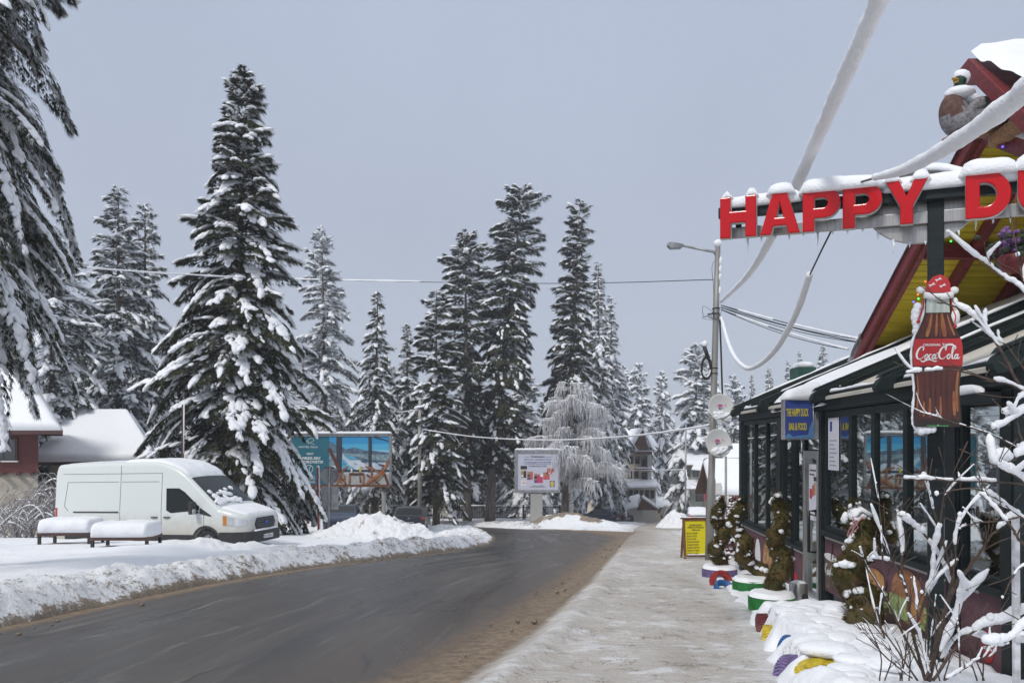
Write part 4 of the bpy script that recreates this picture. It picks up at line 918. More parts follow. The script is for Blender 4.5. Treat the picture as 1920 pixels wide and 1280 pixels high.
m = MB(); m.ell(c_ + Vector((-.03, -.03, .37)), (.10, .09, .085), 3, (0, .3, 0), .04, seed=2); m.ell(c_ + Vector((-.05, -.03, .17)), (.17, .15, .085), 3, None, .05, seed=3); m.ell(c_ + Vector((.10, 0, .10)), (.17, .13, .07), 3, (0, .5, 0), .05, seed=4); m.obj('snow_cap', SNOW, du, smooth=True)

# ------------------------------------------------------------------ the letter sign on its post
LRED = pm('red_acrylic', (.50, .004, .008), .2, coat=.25, spec=.35); LSIDE = pm('letter_return', (.55, .54, .53), .5)
POST = (3.37, 6.3); sg = thing('letter_sign', 'big red illuminated-style letters on a green post topped with snow', 'sign', (3.37, 6.3, gz(6.3)))
sg['label'] = 'big red capital letters on a dark green post, loaded with snow'
SF_ = Frame((3.45, 6.465, 3.409), (.893, -.45, -.036), (0, 0, 1))
h_ = .362
LET_ = {'H': ([[(0, 0), (.30, 0), (.30, .36), (.70, .36), (.70, 0), (1, 0), (1, 1), (.70, 1), (.70, .64), (.30, .64), (.30, 1), (0, 1)]]),
 'A': ([[(0, 0), (.28, 0), (.34, .2), (.66, .2), (.72, 0), (1, 0), (.68, 1), (.32, 1)], [(.41, .40), (.5, .74), (.59, .40)]]),
 'Y': ([[(.35, 0), (.65, 0), (.65, .40), (1, 1), (.68, 1), (.5, .63), (.32, 1), (0, 1), (.35, .40)]]),
 'K': ([[(0, 0), (.3, 0), (.3, .32), (.4, .44), (.66, 0), (1, 0), (.62, .62), (.97, 1), (.62, 1), (.3, .62), (.3, 1), (0, 1)]])}
def arc(cx, cy, rx, ry, a0, a1, n=12): return [(cx + rx * math.cos(R(a0 + (a1 - a0) * i / n)), cy + ry * math.sin(R(a0 + (a1 - a0) * i / n))) for i in range(n + 1)]
LET_['P'] = [[(0, 0), (.32, 0), (.32, .30), (.55, .30)] + arc(.60, .65, .40, .35, -90, 90) + [(0, 1)], [(.32, .54), (.32, .77)] + arc(.55, .655, .12, .115, 90, -90)]
LET_['D'] = [[(0, 0), (.45, 0)] + arc(.45, .5, .55, .5, -90, 90) + [(0, 1)], [(.32, .25), (.32, .75)] + arc(.42, .5, .27, .25, 90, -90)]
LET_['U'] = [[(0, 1), (0, .42)] + arc(.5, .42, .5, .42, 180, 360) + [(1, 1), (.68, 1), (.68, .42)] + arc(.5, .42, .18, .16, 360, 180) + [(.32, 1)]]
LET_['C'] = [arc(.52, .5, .52, .5, 40, 320, 22) + arc(.54, .5, .22, .24, 312, 48, 16)]
def solid(name, loops, fr, a, b, w, h, c0, c1, mats, parent, bevel=.012):
    cu = bpy.data.curves.new(name, 'CURVE'); cu.dimensions = '2D'; cu.fill_mode = 'BOTH'; cu.extrude = (c1 - c0) / 2 - bevel; cu.bevel_depth = bevel; cu.bevel_resolution = 2; cu.offset = -bevel
    for L in loops:
        sp = cu.splines.new('POLY'); sp.points.add(len(L) - 1); sp.use_cyclic_u = True
        for p, (x, y) in zip(sp.points, L): p.co = (x * w, y * h, 0, 1)
    o = bpy.data.objects.new(name, cu); link(o); bpy.context.view_layer.update()
    me = bpy.data.meshes.new_from_object(o.evaluated_get(bpy.context.evaluated_depsgraph_get())); bpy.data.objects.remove(o); bpy.data.curves.remove(cu)
    V = [fr(a + v.co.x, b + v.co.y, (c0 + c1) / 2 + v.co.z) for v in me.vertices]; Fs = [tuple(p.vertices) for p in me.polygons]
    zmid = [sum(me.vertices[i].co.z for i in f) / len(f) for f in Fs]; fm = [0 if z > (c1 - c0) / 2 - bevel * 1.6 else 1 for z in zmid]
    bpy.data.meshes.remove(me)
    return newmesh(name, V, Fs, mats, parent, True, False, fm)
for ch, t0, t1 in (('H', -1.707, -1.394), ('A', -1.363, -1.034), ('P', -1.0125, -.7147), ('P', -.698, -.397), ('Y', -.377, -.063), ('D', .192, .499), ('U', .54, .85), ('C', .885, 1.19), ('K', 1.22, 1.53)):
    solid('letter_' + ch.lower(), LET_[ch], SF_, t0, 0, t1 - t0, h_, .10, .185, [LRED, LSIDE], sg)
m = MB(); m.rect(SF_, -1.74, .205, 1.6, .30, .03, .095); m.rect(SF_, -1.6, .10, -1.55, .3, 0, .028); part(m, 'carrier_bar', DG, sg, bevel=.006)
m = MB(); m.rect(SF_, -1.72, .03, 1.6, .13, .0, .028)
m.prism(SF_, arc(-.12, .22, .42, .34, 150, 390, 26) + [(-.05, .52)], -.05, -.02); part(m, 'back_plate', STEEL, sg, bevel=.006)
m = MB(); m.rect(SF_, -.07, -4.4, .05, .42, -.09, -.055 + .09); part(m, 'post', DG, sg, bevel=.008)
ICE = pm('ice', (.72, .76, .80), .08, spec=.8)
for i in range(26):
    m = MB(); a = -1.5 + i * .118; l = rg.uniform(.02, .055) if i % 5 else rg.uniform(.1, .17); b0 = .03 if (a < -.55 or a > .32) else .22 - .34 * math.sqrt(max(0, 1 - ((a + .12) / .45) ** 2))
    m.tube([SF_(a, b0 + .01, .0), SF_(a + .004, b0 - l * .5, .0), SF_(a, b0 - l, .0)], [.011, .007, .001], 6); part(m, 'icicle', ICE, sg, smooth=True)
m = MB()
for t0, t1, b0, w_, hh, sd in ((-1.71, -1.60, h_, .13, .085, 1), (-1.50, -1.38, h_, .13, .095, 2), (-1.32, -1.07, h_ - .01, .14, .11, 3), (-1.73, -1.0, .29, .15, .11, 4), (-1.05, -.36, h_ - .03, .19, .125, 5), (-.42, -.25, h_ - .01, .14, .08, 6), (-.2, -.04, h_ - .01, .15, .09, 7), (-.42, .25, .29, .16, .12, 8), (.14, .56, h_ - .02, .19, .13, 9), (.5, 1.6, h_ - .02, .19, .14, 10), (.15, 1.6, .29, .16, .12, 12), (-.52, .30, .47, .14, .07, 11)):
    m.loaf([SF_(a, b0 - (.12 * ((a + .12) / .4) ** 2 if sd == 11 else 0), .13 if b0 > .3 and sd != 11 else (-.03 if sd == 11 else .06)) for a in np.linspace(t0, t1, 9)], w_, hh, sd, n=11, taper=.75, wob=.25, fr=3.5)
part(m, 'snow_load', SNOW, sg, smooth=True)

# ------------------------------------------------------------------ the bottle-shaped board on the post
bo = thing('bottle_sign', 'bottle-shaped cola board in a knitted winter hat fixed to the green post', 'sign', P(1758, 800, 6.12))
BF = Frame(P(1758, 800, 6.12), (1, -.1, 0), (0, 0, 1)); K_ = 6.12 / F * .96
prof = [(0, 40), (3, 43), (11, 44), (27, 44), (49, 42), (74, 41), (99, 43), (121, 45.6), (149, 46), (174, 42), (199, 31), (224, 23.5), (255, 22)]
pts = cr(prof, 4); sideR = [(p[1] * K_, p[0] * K_) for p in pts]; outl = sideR + [(-x, y) for x, y in sideR[::-1]]
def band(y0, y1, inset=0):
    s_ = [(p[1] - inset) * K_ for p in pts if y0 <= p[0] <= y1]; yy = [p[0] * K_ for p in pts if y0 <= p[0] <= y1]
    f_ = lambda y: (np.interp(y, [p[0] for p in pts], [p[1] for p in pts]) - inset) * K_
    L = [(f_(y0), y0 * K_)] + list(zip(s_, yy)) + [(f_(y1), y1 * K_)]
    return L + [(-x, y) for x, y in L[::-1]]
COLA = pm('cola_print', (.040, .008, .005), .28, col2=(.085, .016, .008), vscale=6, coat=.25); AMB = pm('amber_print', (.36, .15, .045), .3, col2=(.22, .065, .02), vscale=12, coat=.25); RBR = pm('red_brown_print', (.105, .020, .010), .3, col2=(.07, .012, .007), vscale=10, coat=.25)
COLD = pm('cola_dark', (.018, .006, .004), .28, coat=.3); BOTG = pm('bottle_glass_print', (.40, .44, .40), .3, var=.25, vscale=9, stretch=(3, 1, .5))
m = MB(); m.prism(BF, outl, -.03, 0, 0); part(m, 'bottle_board', COLD, bo)
m = MB(); m.prism(BF, band(14, 120, 1.5), .001, .004); part(m, 'cola_fill', COLA, bo); m = MB(); m.prism(BF, band(173, 222, 1.5), .001, .004); part(m, 'cola_fill', COLA, bo)
fp = lambda y: np.interp(y, [p[0] for p in pts], [p[1] for p in pts])
def streak(f0, f1, y0, y1, w, mt):
    m = MB(); yy_ = np.linspace(y0, y1, 14); tt = np.linspace(0, 1, 14)
    m.ribbon(BF, [((f0 + (f1 - f0) * t) * fp(y) * K_, y * K_) for t, y in zip(tt, yy_)], [w * K_ * (math.sin(math.pi * (.06 + .90 * t)) ** .4) * fp(y) / 42 for t, y in zip(tt, yy_)], .0042, .0056); part(m, 'streak', mt, bo)
for a in ((-.72, -.66, 176, 221, 10, RBR), (-.50, -.48, 176, 221, 9, AMB), (-.26, -.24, 176, 221, 6, RBR), (-.08, -.07, 177, 221, 6, AMB), (.10, .09, 176, 221, 5, RBR), (.32, .30, 176, 221, 11, AMB), (.58, .54, 177, 220, 6, RBR), (.76, .72, 178, 219, 5, AMB),
          (-.74, -.78, 22, 116, 8, RBR), (-.46, -.5, 18, 112, 7, RBR), (-.22, -.22, 20, 116, 5, RBR), (.0, .0, 18, 112, 7, RBR), (.24, .25, 20, 116, 6, RBR), (.50, .52, 18, 114, 7, RBR), (.84, .86, 30, 112, 5, AMB), (.70, .72, 22, 70, 6, AMB), (-.90, -.90, 30, 100, 3, AMB), (.12, .12, 19, 60, 4, AMB), (-.34, -.35, 19, 56, 5, AMB), (-.6, -.62, 20, 50, 4, AMB)): streak(*a)
m = MB(); m.prism(BF, band(223, 254, 1), .001, .004); part(m, 'glass_neck', BOTG, bo)
m = MB(); m.prism(BF, band(119, 172, 0), .0045, .0075); part(m, 'bottle_label', CRED, bo)
text('ORIGINAL TASTE', 'lettering', BF, 0, 158 * K_, 4.5 * K_, WHITE, bo, width=56 * K_, bold=.02, c=.009)
m = MB(); script(m, BF, -41 * K_, 132 * K_, 8.1 * K_, .008, .011); part(m, 'script_lettering', WHITE, bo)
m = MB(); m.rect(BF, -20 * K_, 1.2 * K_, 20 * K_, 3 * K_, .001, .004); part(m, 'green_line', pm('green_glow_print', (.05, .35, .10), .4), bo)
m = MB(); m.prism(BF, [(x * K_, y * K_) for x, y in ((-23, 262), (23, 262), (22, 280), (14, 293), (2, 297), (-10, 292), (-20, 280))], .002, .012, 0)
for x0, y0 in ((-12, 276), (8, 274), (0, 286)): m.ribbon(BF, [((x0 - 6) * K_, y0 * K_), ((x0 + 6) * K_, (y0 + 2) * K_)], 1.6 * K_, .0125, .0145, 1); m.ribbon(BF, [((x0 - 4) * K_, (y0 - 3) * K_), ((x0 + 4) * K_, (y0 + 5) * K_)], 1.4 * K_, .0125, .0145, 1)
part(m, 'knitted_hat', [CRED, WHITE], bo)
m = MB(); m.tube([BF(x * K_, y * K_, .012) for x, y in ((-26, 257), (-10, 254), (10, 254), (26, 257))], 6.5 * K_, 10); m.disc(BF, -31 * K_, 268 * K_, 8 * K_, 7 * K_, -.01, .004); m.disc(BF, 31 * K_, 266 * K_, 8 * K_, 7 * K_, -.01, .004); m.disc(BF, 33 * K_, 240 * K_, 6 * K_, 12 * K_, -.012, .0); m.disc(BF, 34 * K_, 214 * K_, 8 * K_, 16 * K_, -.014, -.003)
part(m, 'hat_brim', pm('white_fur_print', (.74, .73, .72), .8), bo, smooth=True)
m = MB(); m.ribbon(BF, [(x * K_, y * K_) for x, y in ((-26, 255), (-26, 235), (-31, 222), (-36, 208))], 2 * K_, -.01, .0); m.ribbon(BF, [(x * K_, y * K_) for x, y in ((25, 255), (27, 235), (34, 215), (32, 200))], 2 * K_, -.01, .0); m.ell(BF(-36 * K_, 206 * K_, 0), 4 * K_, 1); m.ell(BF(32 * K_, 196 * K_, 0), 4.5 * K_, 1); part(m, 'hat_string', CRED, bo)
m = MB(); m.ell(BF(0, 252 * K_, .03), 2.4 * K_, 1); m.ell(BF(0, 3 * K_, .006), 2.4 * K_, 1); part(m, 'bolt', STEEL, bo, smooth=True)
m = MB(); edge = [(-p[1] - 1.0, p[0]) for p in pts]; m.tube([BF(x * K_, y * K_, -.02) for x, y in edge], [max(.004, .012 * (.3 + fbm(np.array([i * .7]), np.array([0.]), 2, 4)[0])) for i in range(len(edge))], 6)
for (x, y, r) in ((-34, 236, 8), (-37, 226, 9), (-38, 216, 9), (-37, 206, 8), (-36, 197, 7), (-38, 188, 6), (-33, 1, 9), (-24, -4, 9), (-15, -5, 8), (-6, -4, 7), (-28, -8, 7)): m.ell(BF(x * K_, y * K_, -.035), (r * K_, .028, r * K_ * 1.1), 3, None, .07, seed=r)
part(m, 'snow_edge', SNOW, bo, smooth=True)

# ------------------------------------------------------------------ box sign beside the door
bx = thing('box_sign', 'blue box sign with yellow words hanging from the fascia by the door', 'sign', (4.1, 11.3, 1.7))
XF = Frame((3.86, 11.28, 1.71), (1, 0, 0), (0, 0, 1))
m = MB(); m.rect(XF, 0, 0, .56, .57, -.16, 0); part(m, 'sign_case', pm('grey_case', (.26, .25, .26), .5, var=.2), bx, bevel=.008)
m = MB(); m.rect(XF, .008, .02, .42, .555, .001, .005, 0)
BLU = pm('blue_print', (.03, .06, .25), .6); LBL = pm('light_blue_print', (.10, .22, .42), .5)
m.prism(XF, [(.008, .02), (.42, .02), (.42, .30), (.36, .20), (.33, .07), (.2, .06), (.12, .04), (.06, .09), (.008, .05)], .0055, .008, 1)
part(m, 'sign_face', [BLU, LBL], bx)
YP = pm('yellow_print', (.62, .52, .01), .5)
text('THE HAPPY DUCK', 'lettering', XF, .18, .335, .11, YP, bx, width=.315, bold=.03, c=.0095); text('BAR & FOOD', 'lettering', XF, .185, .14, .10, YP, bx, width=.25, bold=.03, c=.0095)
m = MB(); m.loaf([XF(-.02, .57, -.10), XF(.25, .57, -.10), XF(.58, .57, -.10)], .30, [.10, .17, .24, .28], 21, n=13, taper=.45, wob=.2, p=.6); part(m, 'snow_cap', SNOW, bx, smooth=True)
for q_ in ([XF(.40, .56, .01), XF(.405, .4, .015), XF(.40, .18, .012)], [XF(.26, .0, -.05), XF(.262, -.1, -.05), XF(.26, -.2, -.05)], [XF(.46, .56, .01), XF(.45, .45, .012), XF(.43, .3, .012)]): m = MB(); m.tube(q_, [.013, .008, .001], 6); part(m, 'icicle', ICE, bx, smooth=True)
# ------------------------------------------------------------------ vehicles
TYRE = pm('tyre_rubber', (.018, .018, .018), .85, var=.3, vscale=12); RIM = pm('rim_metal', (.30, .30, .31), .4, .7); BLK = pm('black_plastic', (.022, .022, .023), .6, var=.2, vscale=6)
VGL = pm('car_glass', (.008, .012, .012), .06, spec=.45); LAMP = pm('lamp_glass', (.62, .64, .66), .12, .35, coat=.8); REDL = pm('tail_glass', (.45, .015, .015), .15, coat=.6)
PLATE = pm('plate_white', (.68, .68, .66), .5); PBLUE = pm('plate_blue', (.02, .06, .32), .5); INK = pm('black_ink', (.015, .015, .018), .6)
class Body:
    def __init__(s, T, W, zb, belt, lean, rc):
        s.T = np.array(cr(T, 8)); s.W = np.array(cr(W, 8)); s.zb, s.belt, s.lean, s.rc = zb, belt, lean, rc; s.x0, s.x1 = T[0][0], T[-1][0]
    def top(s, x): return np.interp(x, s.T[:, 0], s.T[:, 1])
    def hw(s, x, z): return np.interp(x, s.W[:, 0], s.W[:, 1]) * (1 - .05 * np.clip((s.belt * .62 - z) / s.belt, 0, 1)) - s.lean * np.maximum(0, z - s.belt)
    def mesh(s):
        xs_ = np.unique(np.concatenate([np.linspace(s.x0, s.x1, 70), s.x1 - np.array([.02, .05, .09, .14]), s.x0 + np.array([.02, .05, .09])]))
        V = []; ns = 12; nc = 6; nr = 5
        for x in xs_:
            zt = float(s.top(x)); rc = min(s.rc, (zt - s.zb) * .4); side = []
            for j in range(ns + 1): z = s.zb + (zt - rc - s.zb) * j / ns; side.append((float(s.hw(x, z)), z))
            yb = side[-1][0]
            for j in range(1, nc + 1): a = math.pi / 2 * j / nc; side.append((yb - rc + rc * math.cos(a), zt - rc + rc * math.sin(a)))
            for j in range(1, nr + 1): t = j / nr; side.append(((yb - rc) * (1 - t), zt + .025 * (1 - (1 - t) ** 2)))
            V += [(x, y, z) for y, z in side] + [(x, -y, z) for y, z in side[-2::-1]]
        n = 2 * (ns + nc + nr + 1) - 1; Fs = []
        for i in range(len(xs_) - 1):
            for k in range(n):
                k2 = (k + 1) % n; Fs.append((i * n + k, (i + 1) * n + k, (i + 1) * n + k2, i * n + k2))
        Fs.append(tuple(range(n))); Fs.append(tuple((len(xs_) - 1) * n + k for k in range(n)))
        return V, Fs
    def build(s, root, mat, wheels, wr, ww, name='body'):
        m = MB(); m.add(*s.mesh()); o = m.obj(name, mat, root, False, True)
        c = MB()
        for x in wheels:
            for sy in (-1, 1): c.cyl((x, sy * (float(s.hw(x, .5)) - ww - .06), wr * .98), (x, sy * 1.6, wr * .98), wr + .055, n=28)
        co = c.obj('cutter', mat, root, False); co.parent = None
        o.parent = None; md = o.modifiers.new('arches', 'BOOLEAN'); md.object = co; md.operation = 'DIFFERENCE'; md.solver = 'EXACT'
        bpy.context.view_layer.update(); me = bpy.data.meshes.new_from_object(o.evaluated_get(bpy.context.evaluated_depsgraph_get()))
        o.modifiers.clear(); old = o.data; o.data = me; me.name = name; bpy.data.meshes.remove(old); bpy.data.objects.remove(co); o.parent = root
        me.polygons.foreach_set('use_smooth', np.ones(len(me.polygons), dtype=bool)); me.set_sharp_from_angle(angle=R(32)); s.root = root
        m = MB()
        for x in wheels:
            for sy in (-1, 1):
                y1 = sy * (float(s.hw(x, .5)) - .02); y0 = y1 - sy * ww; w = thing_part('wheel', TYRE, root, lambda q: q.lathe((x, y0, wr), [(wr * .62, 0), (wr * .93, 0), (wr, .03), (wr, ww - .03), (wr * .93, ww), (wr * .66, ww), (wr * .62, ww - .03)], 32, axis=(0, sy, 0)), True)
                thing_part('rim', RIM, w, lambda q: (q.lathe((x, y0, wr), [(0, ww - .05), (wr * .2, ww - .03), (wr * .6, ww - .06), (wr * .66, ww - .015)], 20, axis=(0, sy, 0)), [q.beam((x, y1 - sy * .02, wr), (x + math.cos(a) * wr * .6, y1 - sy * .03, wr + math.sin(a) * wr * .6), .05, .02, (0, 1, 0)) for a in np.arange(0, 6.2, 1.2566)]), True)
        return o
    def side(s, name, mat, poly, sy, off=.006, parent=None, sub=1, thick=0):
        """a pane or panel lying on the flank; poly in (x, z)"""
        out = []
        for i, p in enumerate(poly):
            q = poly[(i + 1) % len(poly)]
            for k_ in range(sub): t = k_ / sub; out.append((p[0] + (q[0] - p[0]) * t, p[1] + (q[1] - p[1]) * t))
        m = MB(); V = [(x, sy * (float(s.hw(x, z)) + off), z) for x, z in out]; m.add(V, [tuple(range(len(V)))]); return m.obj(name, mat, parent or s.root, False)
    def flank(s, m, x0, x1, zlo, zhi, sy, off, n=10):
        V = []; 
        for i in range(n + 1):
            x = x0 + (x1 - x0) * i / n; V += [(x, sy * (float(s.hw(x, zlo(x))) + off), zlo(x)), (x, sy * (float(s.hw(x, zhi(x))) + off), zhi(x))]
        m.add(V, [(2 * i, 2 * i + 2, 2 * i + 3, 2 * i + 1) for i in range(n)])
    def deck(s, name, mat, x0, x1, v, off=.008, thick=None, seed=0, parent=None, edge=None, ny=14, nx=24):
        """a sheet lying on the upper surface: windscreen, rear window or snow"""
        U_, V_ = np.meshgrid(np.linspace(0, 1, nx), np.linspace(-1, 1, ny)); X_ = x0 + (x1 - x0) * U_
        if edge: X_ = X_ + edge(U_, V_)
        zt = s.top(X_); Y_ = V_ * v * (s.hw(X_, zt) - s.rc * .35); cz = .025 * (1 - V_ ** 2); Z_ = zt + cz + off
        rcs = np.clip(np.abs(Y_) - (s.hw(X_, zt) - s.rc), 0, s.rc); Z_ = Z_ - (s.rc - np.sqrt(np.maximum(0, s.rc ** 2 - rcs ** 2)))
        if thick is not None:
            e = np.clip(np.minimum(np.minimum(U_, 1 - U_) / .08, (1 - np.abs(V_)) / .10), 0, 1); Z_ = Z_ + thick * np.sqrt(1 - (1 - e) ** 2) * (.6 + .8 * fbm(X_ * 3, Y_ * 3, 3, seed)) - .012
        i = np.arange(nx * ny).reshape(ny, nx)
        return newmesh(name, np.stack([X_, Y_, Z_], -1).reshape(-1, 3), np.stack([i[:-1, :-1], i[:-1, 1:], i[1:, 1:], i[1:, :-1]], -1).reshape(-1, 4), mat, parent or s.root, False, True)
def thing_part(name, mat, parent, fn, smooth=False, bevel=0, sharp=None):
    q = MB(); fn(q); return q.obj(name, mat, parent, False, smooth, sharp or (40 if smooth else None), bevel)
# --- the white van
cx, cy = -10.65, 24.8
van = thing('delivery_van', 'white high-roof delivery van parked in the snow with snow on roof and bonnet', 'van', (cx, cy, gz(cy) + .06), R(-15), None, -.02)
k = NB('van_white'); gr = k.noise(6, 6, .7)
sp_ = k.n.nodes.new('ShaderNodeSeparateXYZ'); k.n.links.new(k.tc.outputs['Object'], sp_.inputs[0])
lowm = k.rng(k.math('ADD', sp_.outputs['Z'], k.math('MULTIPLY', gr, .7)), 1.55, .8)
k.b.inputs['Coat Weight'].default_value = .35; k.b.inputs['Coat Roughness'].default_value = .12
VANW = k.out(k.mix(k.math('MULTIPLY', lowm, .85), (.64, .675, .665), (.40, .365, .30)), .42, .4)
vb = Body([(-3.35, 2.45), (-3.32, 2.60), (-3.22, 2.68), (-2, 2.73), (0, 2.74), (.5, 2.70), (1.0, 2.54), (1.4, 2.28), (2.4, 1.40), (2.5, 1.35), (3.05, 1.19), (3.28, 1.10), (3.35, 1.0)],
          [(-3.35, .96), (-3.25, 1.01), (0, 1.02), (2.2, 1.02), (2.8, 1.0), (3.1, .94), (3.28, .82), (3.35, .72)], .30, 1.25, .085, .16)
vb.build(van, VANW, (-1.55, 2.05), .355, .24)
def vlines(m, segs, sy=-1):
    for x0, z0, x1, z1 in segs:
        n_ = 10; pts_ = [(x0 + (x1 - x0) * i / n_, z0 + (z1 - z0) * i / n_) for i in range(n_ + 1)]
        m.tube([(x, sy * (float(vb.hw(x, z)) + .001), z) for x, z in pts_], .0075, 4)
for sy in (-1, 1):
    vb.side('side_window', VGL, [(.68, 1.93), (1.12, 1.93), (1.32, 1.82), (1.82, 1.40), (1.82, 1.28), (.86, 1.20), (.70, 1.28)], sy)
    vb.side('quarter_trim', BLK, [(1.86, 1.36), (2.26, 1.12), (2.20, 1.10), (1.84, 1.18)], sy)
    q = MB(); vlines(q, [(.52, .5, .52, 2.4), (1.98, 1.22, 1.98, .62), (.52, .5, 1.6, .5), (-.95, .5, -.95, 2.62), (.50, 2.38, -3.1, 2.38), (-2.9, 2.13, -1.02, 2.13), (-.9, 2.13, .42, 2.13), (-2.9, 2.13, -3.0, 1.4), (-3.0, 1.4, -2.85, 1.25)], sy); q.obj('panel_seam', pm('seam', (.10, .11, .11), .8), van, False)
    q = MB(); q.tube([(x, sy * (float(vb.hw(x, 1.22)) + .004), 1.22) for x in (-2.65, -1.8, -1.0)], .022, 6); q.obj('slide_rail', BLK, van, False)
    for x in (.28, .72):
        q = MB(); q.tube([(x - .11, sy * (float(vb.hw(x, 1.05)) + .0), 1.07), (x - .06, sy * (float(vb.hw(x, 1.05)) + .035), 1.07), (x + .06, sy * (float(vb.hw(x, 1.05)) + .035), 1.07), (x + .11, sy * float(vb.hw(x, 1.05)), 1.07)], .02, 8); q.obj('door_handle', BLK, van, False, True)
    q = MB(); vb.flank(q, -3.0, -1.98, lambda x: .31, lambda x: .56, sy, .012); vb.flank(q, -1.12, 1.62, lambda x: .31, lambda x: .56, sy, .012, 16); vb.flank(q, 2.48, 3.33, lambda x: .30, lambda x: .64, sy, .012); q.obj('sill_trim', BLK, van, False)
    for xw in (-1.55, 2.05):
        q = MB(); V = []; n_ = 24
        for i in range(n_ + 1):
            a = math.pi * i / n_
            for r_ in (.405, .485): x = xw + math.cos(a) * r_; z = .35 + math.sin(a) * r_; V.append((x, sy * (float(vb.hw(x, z)) + .018), z))
        q.add(V, [(2 * i, 2 * i + 2, 2 * i + 3, 2 * i + 1) for i in range(n_)]); q.obj('wheel_arch', BLK, van, False, True)
    q = MB(); vb.flank(q, 2.62, 3.30, lambda x: .80 + .05 * (3.3 - x), lambda x: .98 + .22 * (3.3 - x), sy, .010, 12); q.obj('headlight', LAMP, van, False, True)
    q = MB(); vb.flank(q, 2.62, 2.74, lambda x: .84, lambda x: 1.12, sy, .012, 3); q.obj('indicator', pm('amber', (.5, .2, .03), .2), van, False)
    q = MB(); vb.flank(q, -3.34, -3.26, lambda x: .85, lambda x: 1.35, sy, .008, 3); q.obj('tail_light', REDL, van, False)
    q = MB(); yb = sy * float(vb.hw(1.72, 1.3)); q.box((1.74, yb + sy * .20, 1.36), (.13, .20, .36)); q.tube([(1.78, yb - sy * .02, 1.22), (1.76, yb + sy * .14, 1.22)], .035, 8)
    mi = q.obj('mirror', BLK, van, False, True, 40, .04)
    q = MB(); q.box((1.815, yb + sy * .22, 1.26), (.02, .12, .14)); q.obj('mirror_lamp', LAMP, mi, False)
vb.deck('windscreen', VGL, 1.46, 2.36, .955)
vb.deck('snow_cap', SNOW, -.9, 1.40, 1.0, .0, .06, 4, edge=lambda u, v: np.where(u > .9, (u - .9) * 1.6 * (fbm(v * 4, v * 0, 3, 2) - .45), 0), nx=50, ny=30)
vb.deck('snow_cap', SNOW, -3.2, -.85, .92, .0, .02, 5, nx=30)
vb.deck('bonnet_snow', SNOW, 2.48, 3.26, .93, .0, .05, 6, nx=26, ny=26)
q = MB()
for i in range(34):
    yy_ = rg.uniform(-.85, .5); xx_ = 2.36 - abs(rg.normal(0, .20)); q.ell((xx_, yy_, float(vb.top(xx_)) + .035), (rg.uniform(.05, .13), rg.uniform(.06, .15), .045), 2, (0, .72, 0), .15, seed=i)
q.obj('screen_snow', SNOW, van, False, True)
q = MB(); q.tube([(2.42, -.75, 1.43), (2.1, -.5, 1.70)], .012, 5); q.tube([(2.42, .1, 1.43), (2.12, .4, 1.70)], .012, 5); q.obj('wiper', BLK, van, False)
thing_part('grille', BLK, van, lambda q: q.prism(Frame((3.352, 0, 0), (0, 1, 0), (0, 0, 1)), [(-.46, .70), (.46, .70), (.54, .84), (.44, 1.02), (-.44, 1.02), (-.54, .84)], 0, .03), bevel=.012)
def bars(q):
    for z, w_ in ((.76, .45), (.83, .50), (.90, .48), (.97, .44)): q.box((3.388, 0, z), (.018, w_ * 2, .022))
thing_part('grille_bars', pm('grille_grey', (.10, .105, .11), .35, .5), van, bars)
thing_part('badge', PBLUE, van, lambda q: q.disc(Frame((3.398, 0, .865), (0, 1, 0), (0, 0, 1)), 0, 0, .105, .05, 0, .012))
thing_part('bumper', BLK, van, lambda q: (q.prism(Frame((0, 0, .30), (1, 0, 0), (0, 1, 0)), [(3.1, -.93), (3.28, -.86), (3.42, -.70), (3.45, 0), (3.42, .70), (3.28, .86), (3.1, .93)], 0, .34)), bevel=.04)
vb_sn = MB(); vb_sn.loaf([(3.40, y_, .64) for y_ in np.linspace(-.62, .62, 8)], .10, [.05, .07, .03, .05], 3, wob=.6); vb_sn.obj('bumper_snow', SNOW, van, False, True)
PF = Frame((3.456, 0, .40), (0, 1, 0), (0, 0, 1)); pl = thing_part('number_plate', [PLATE, PBLUE], van, lambda q: (q.rect(PF, -.26, 0, .26, .115, 0, .01, 0), q.rect(PF, -.258, .002, -.215, .113, .0105, .013, 1)))
text('CO 5096 C', 'lettering', PF, .02, .025, .065, INK, pl, width=.42, bold=.02, c=.013, world=False)
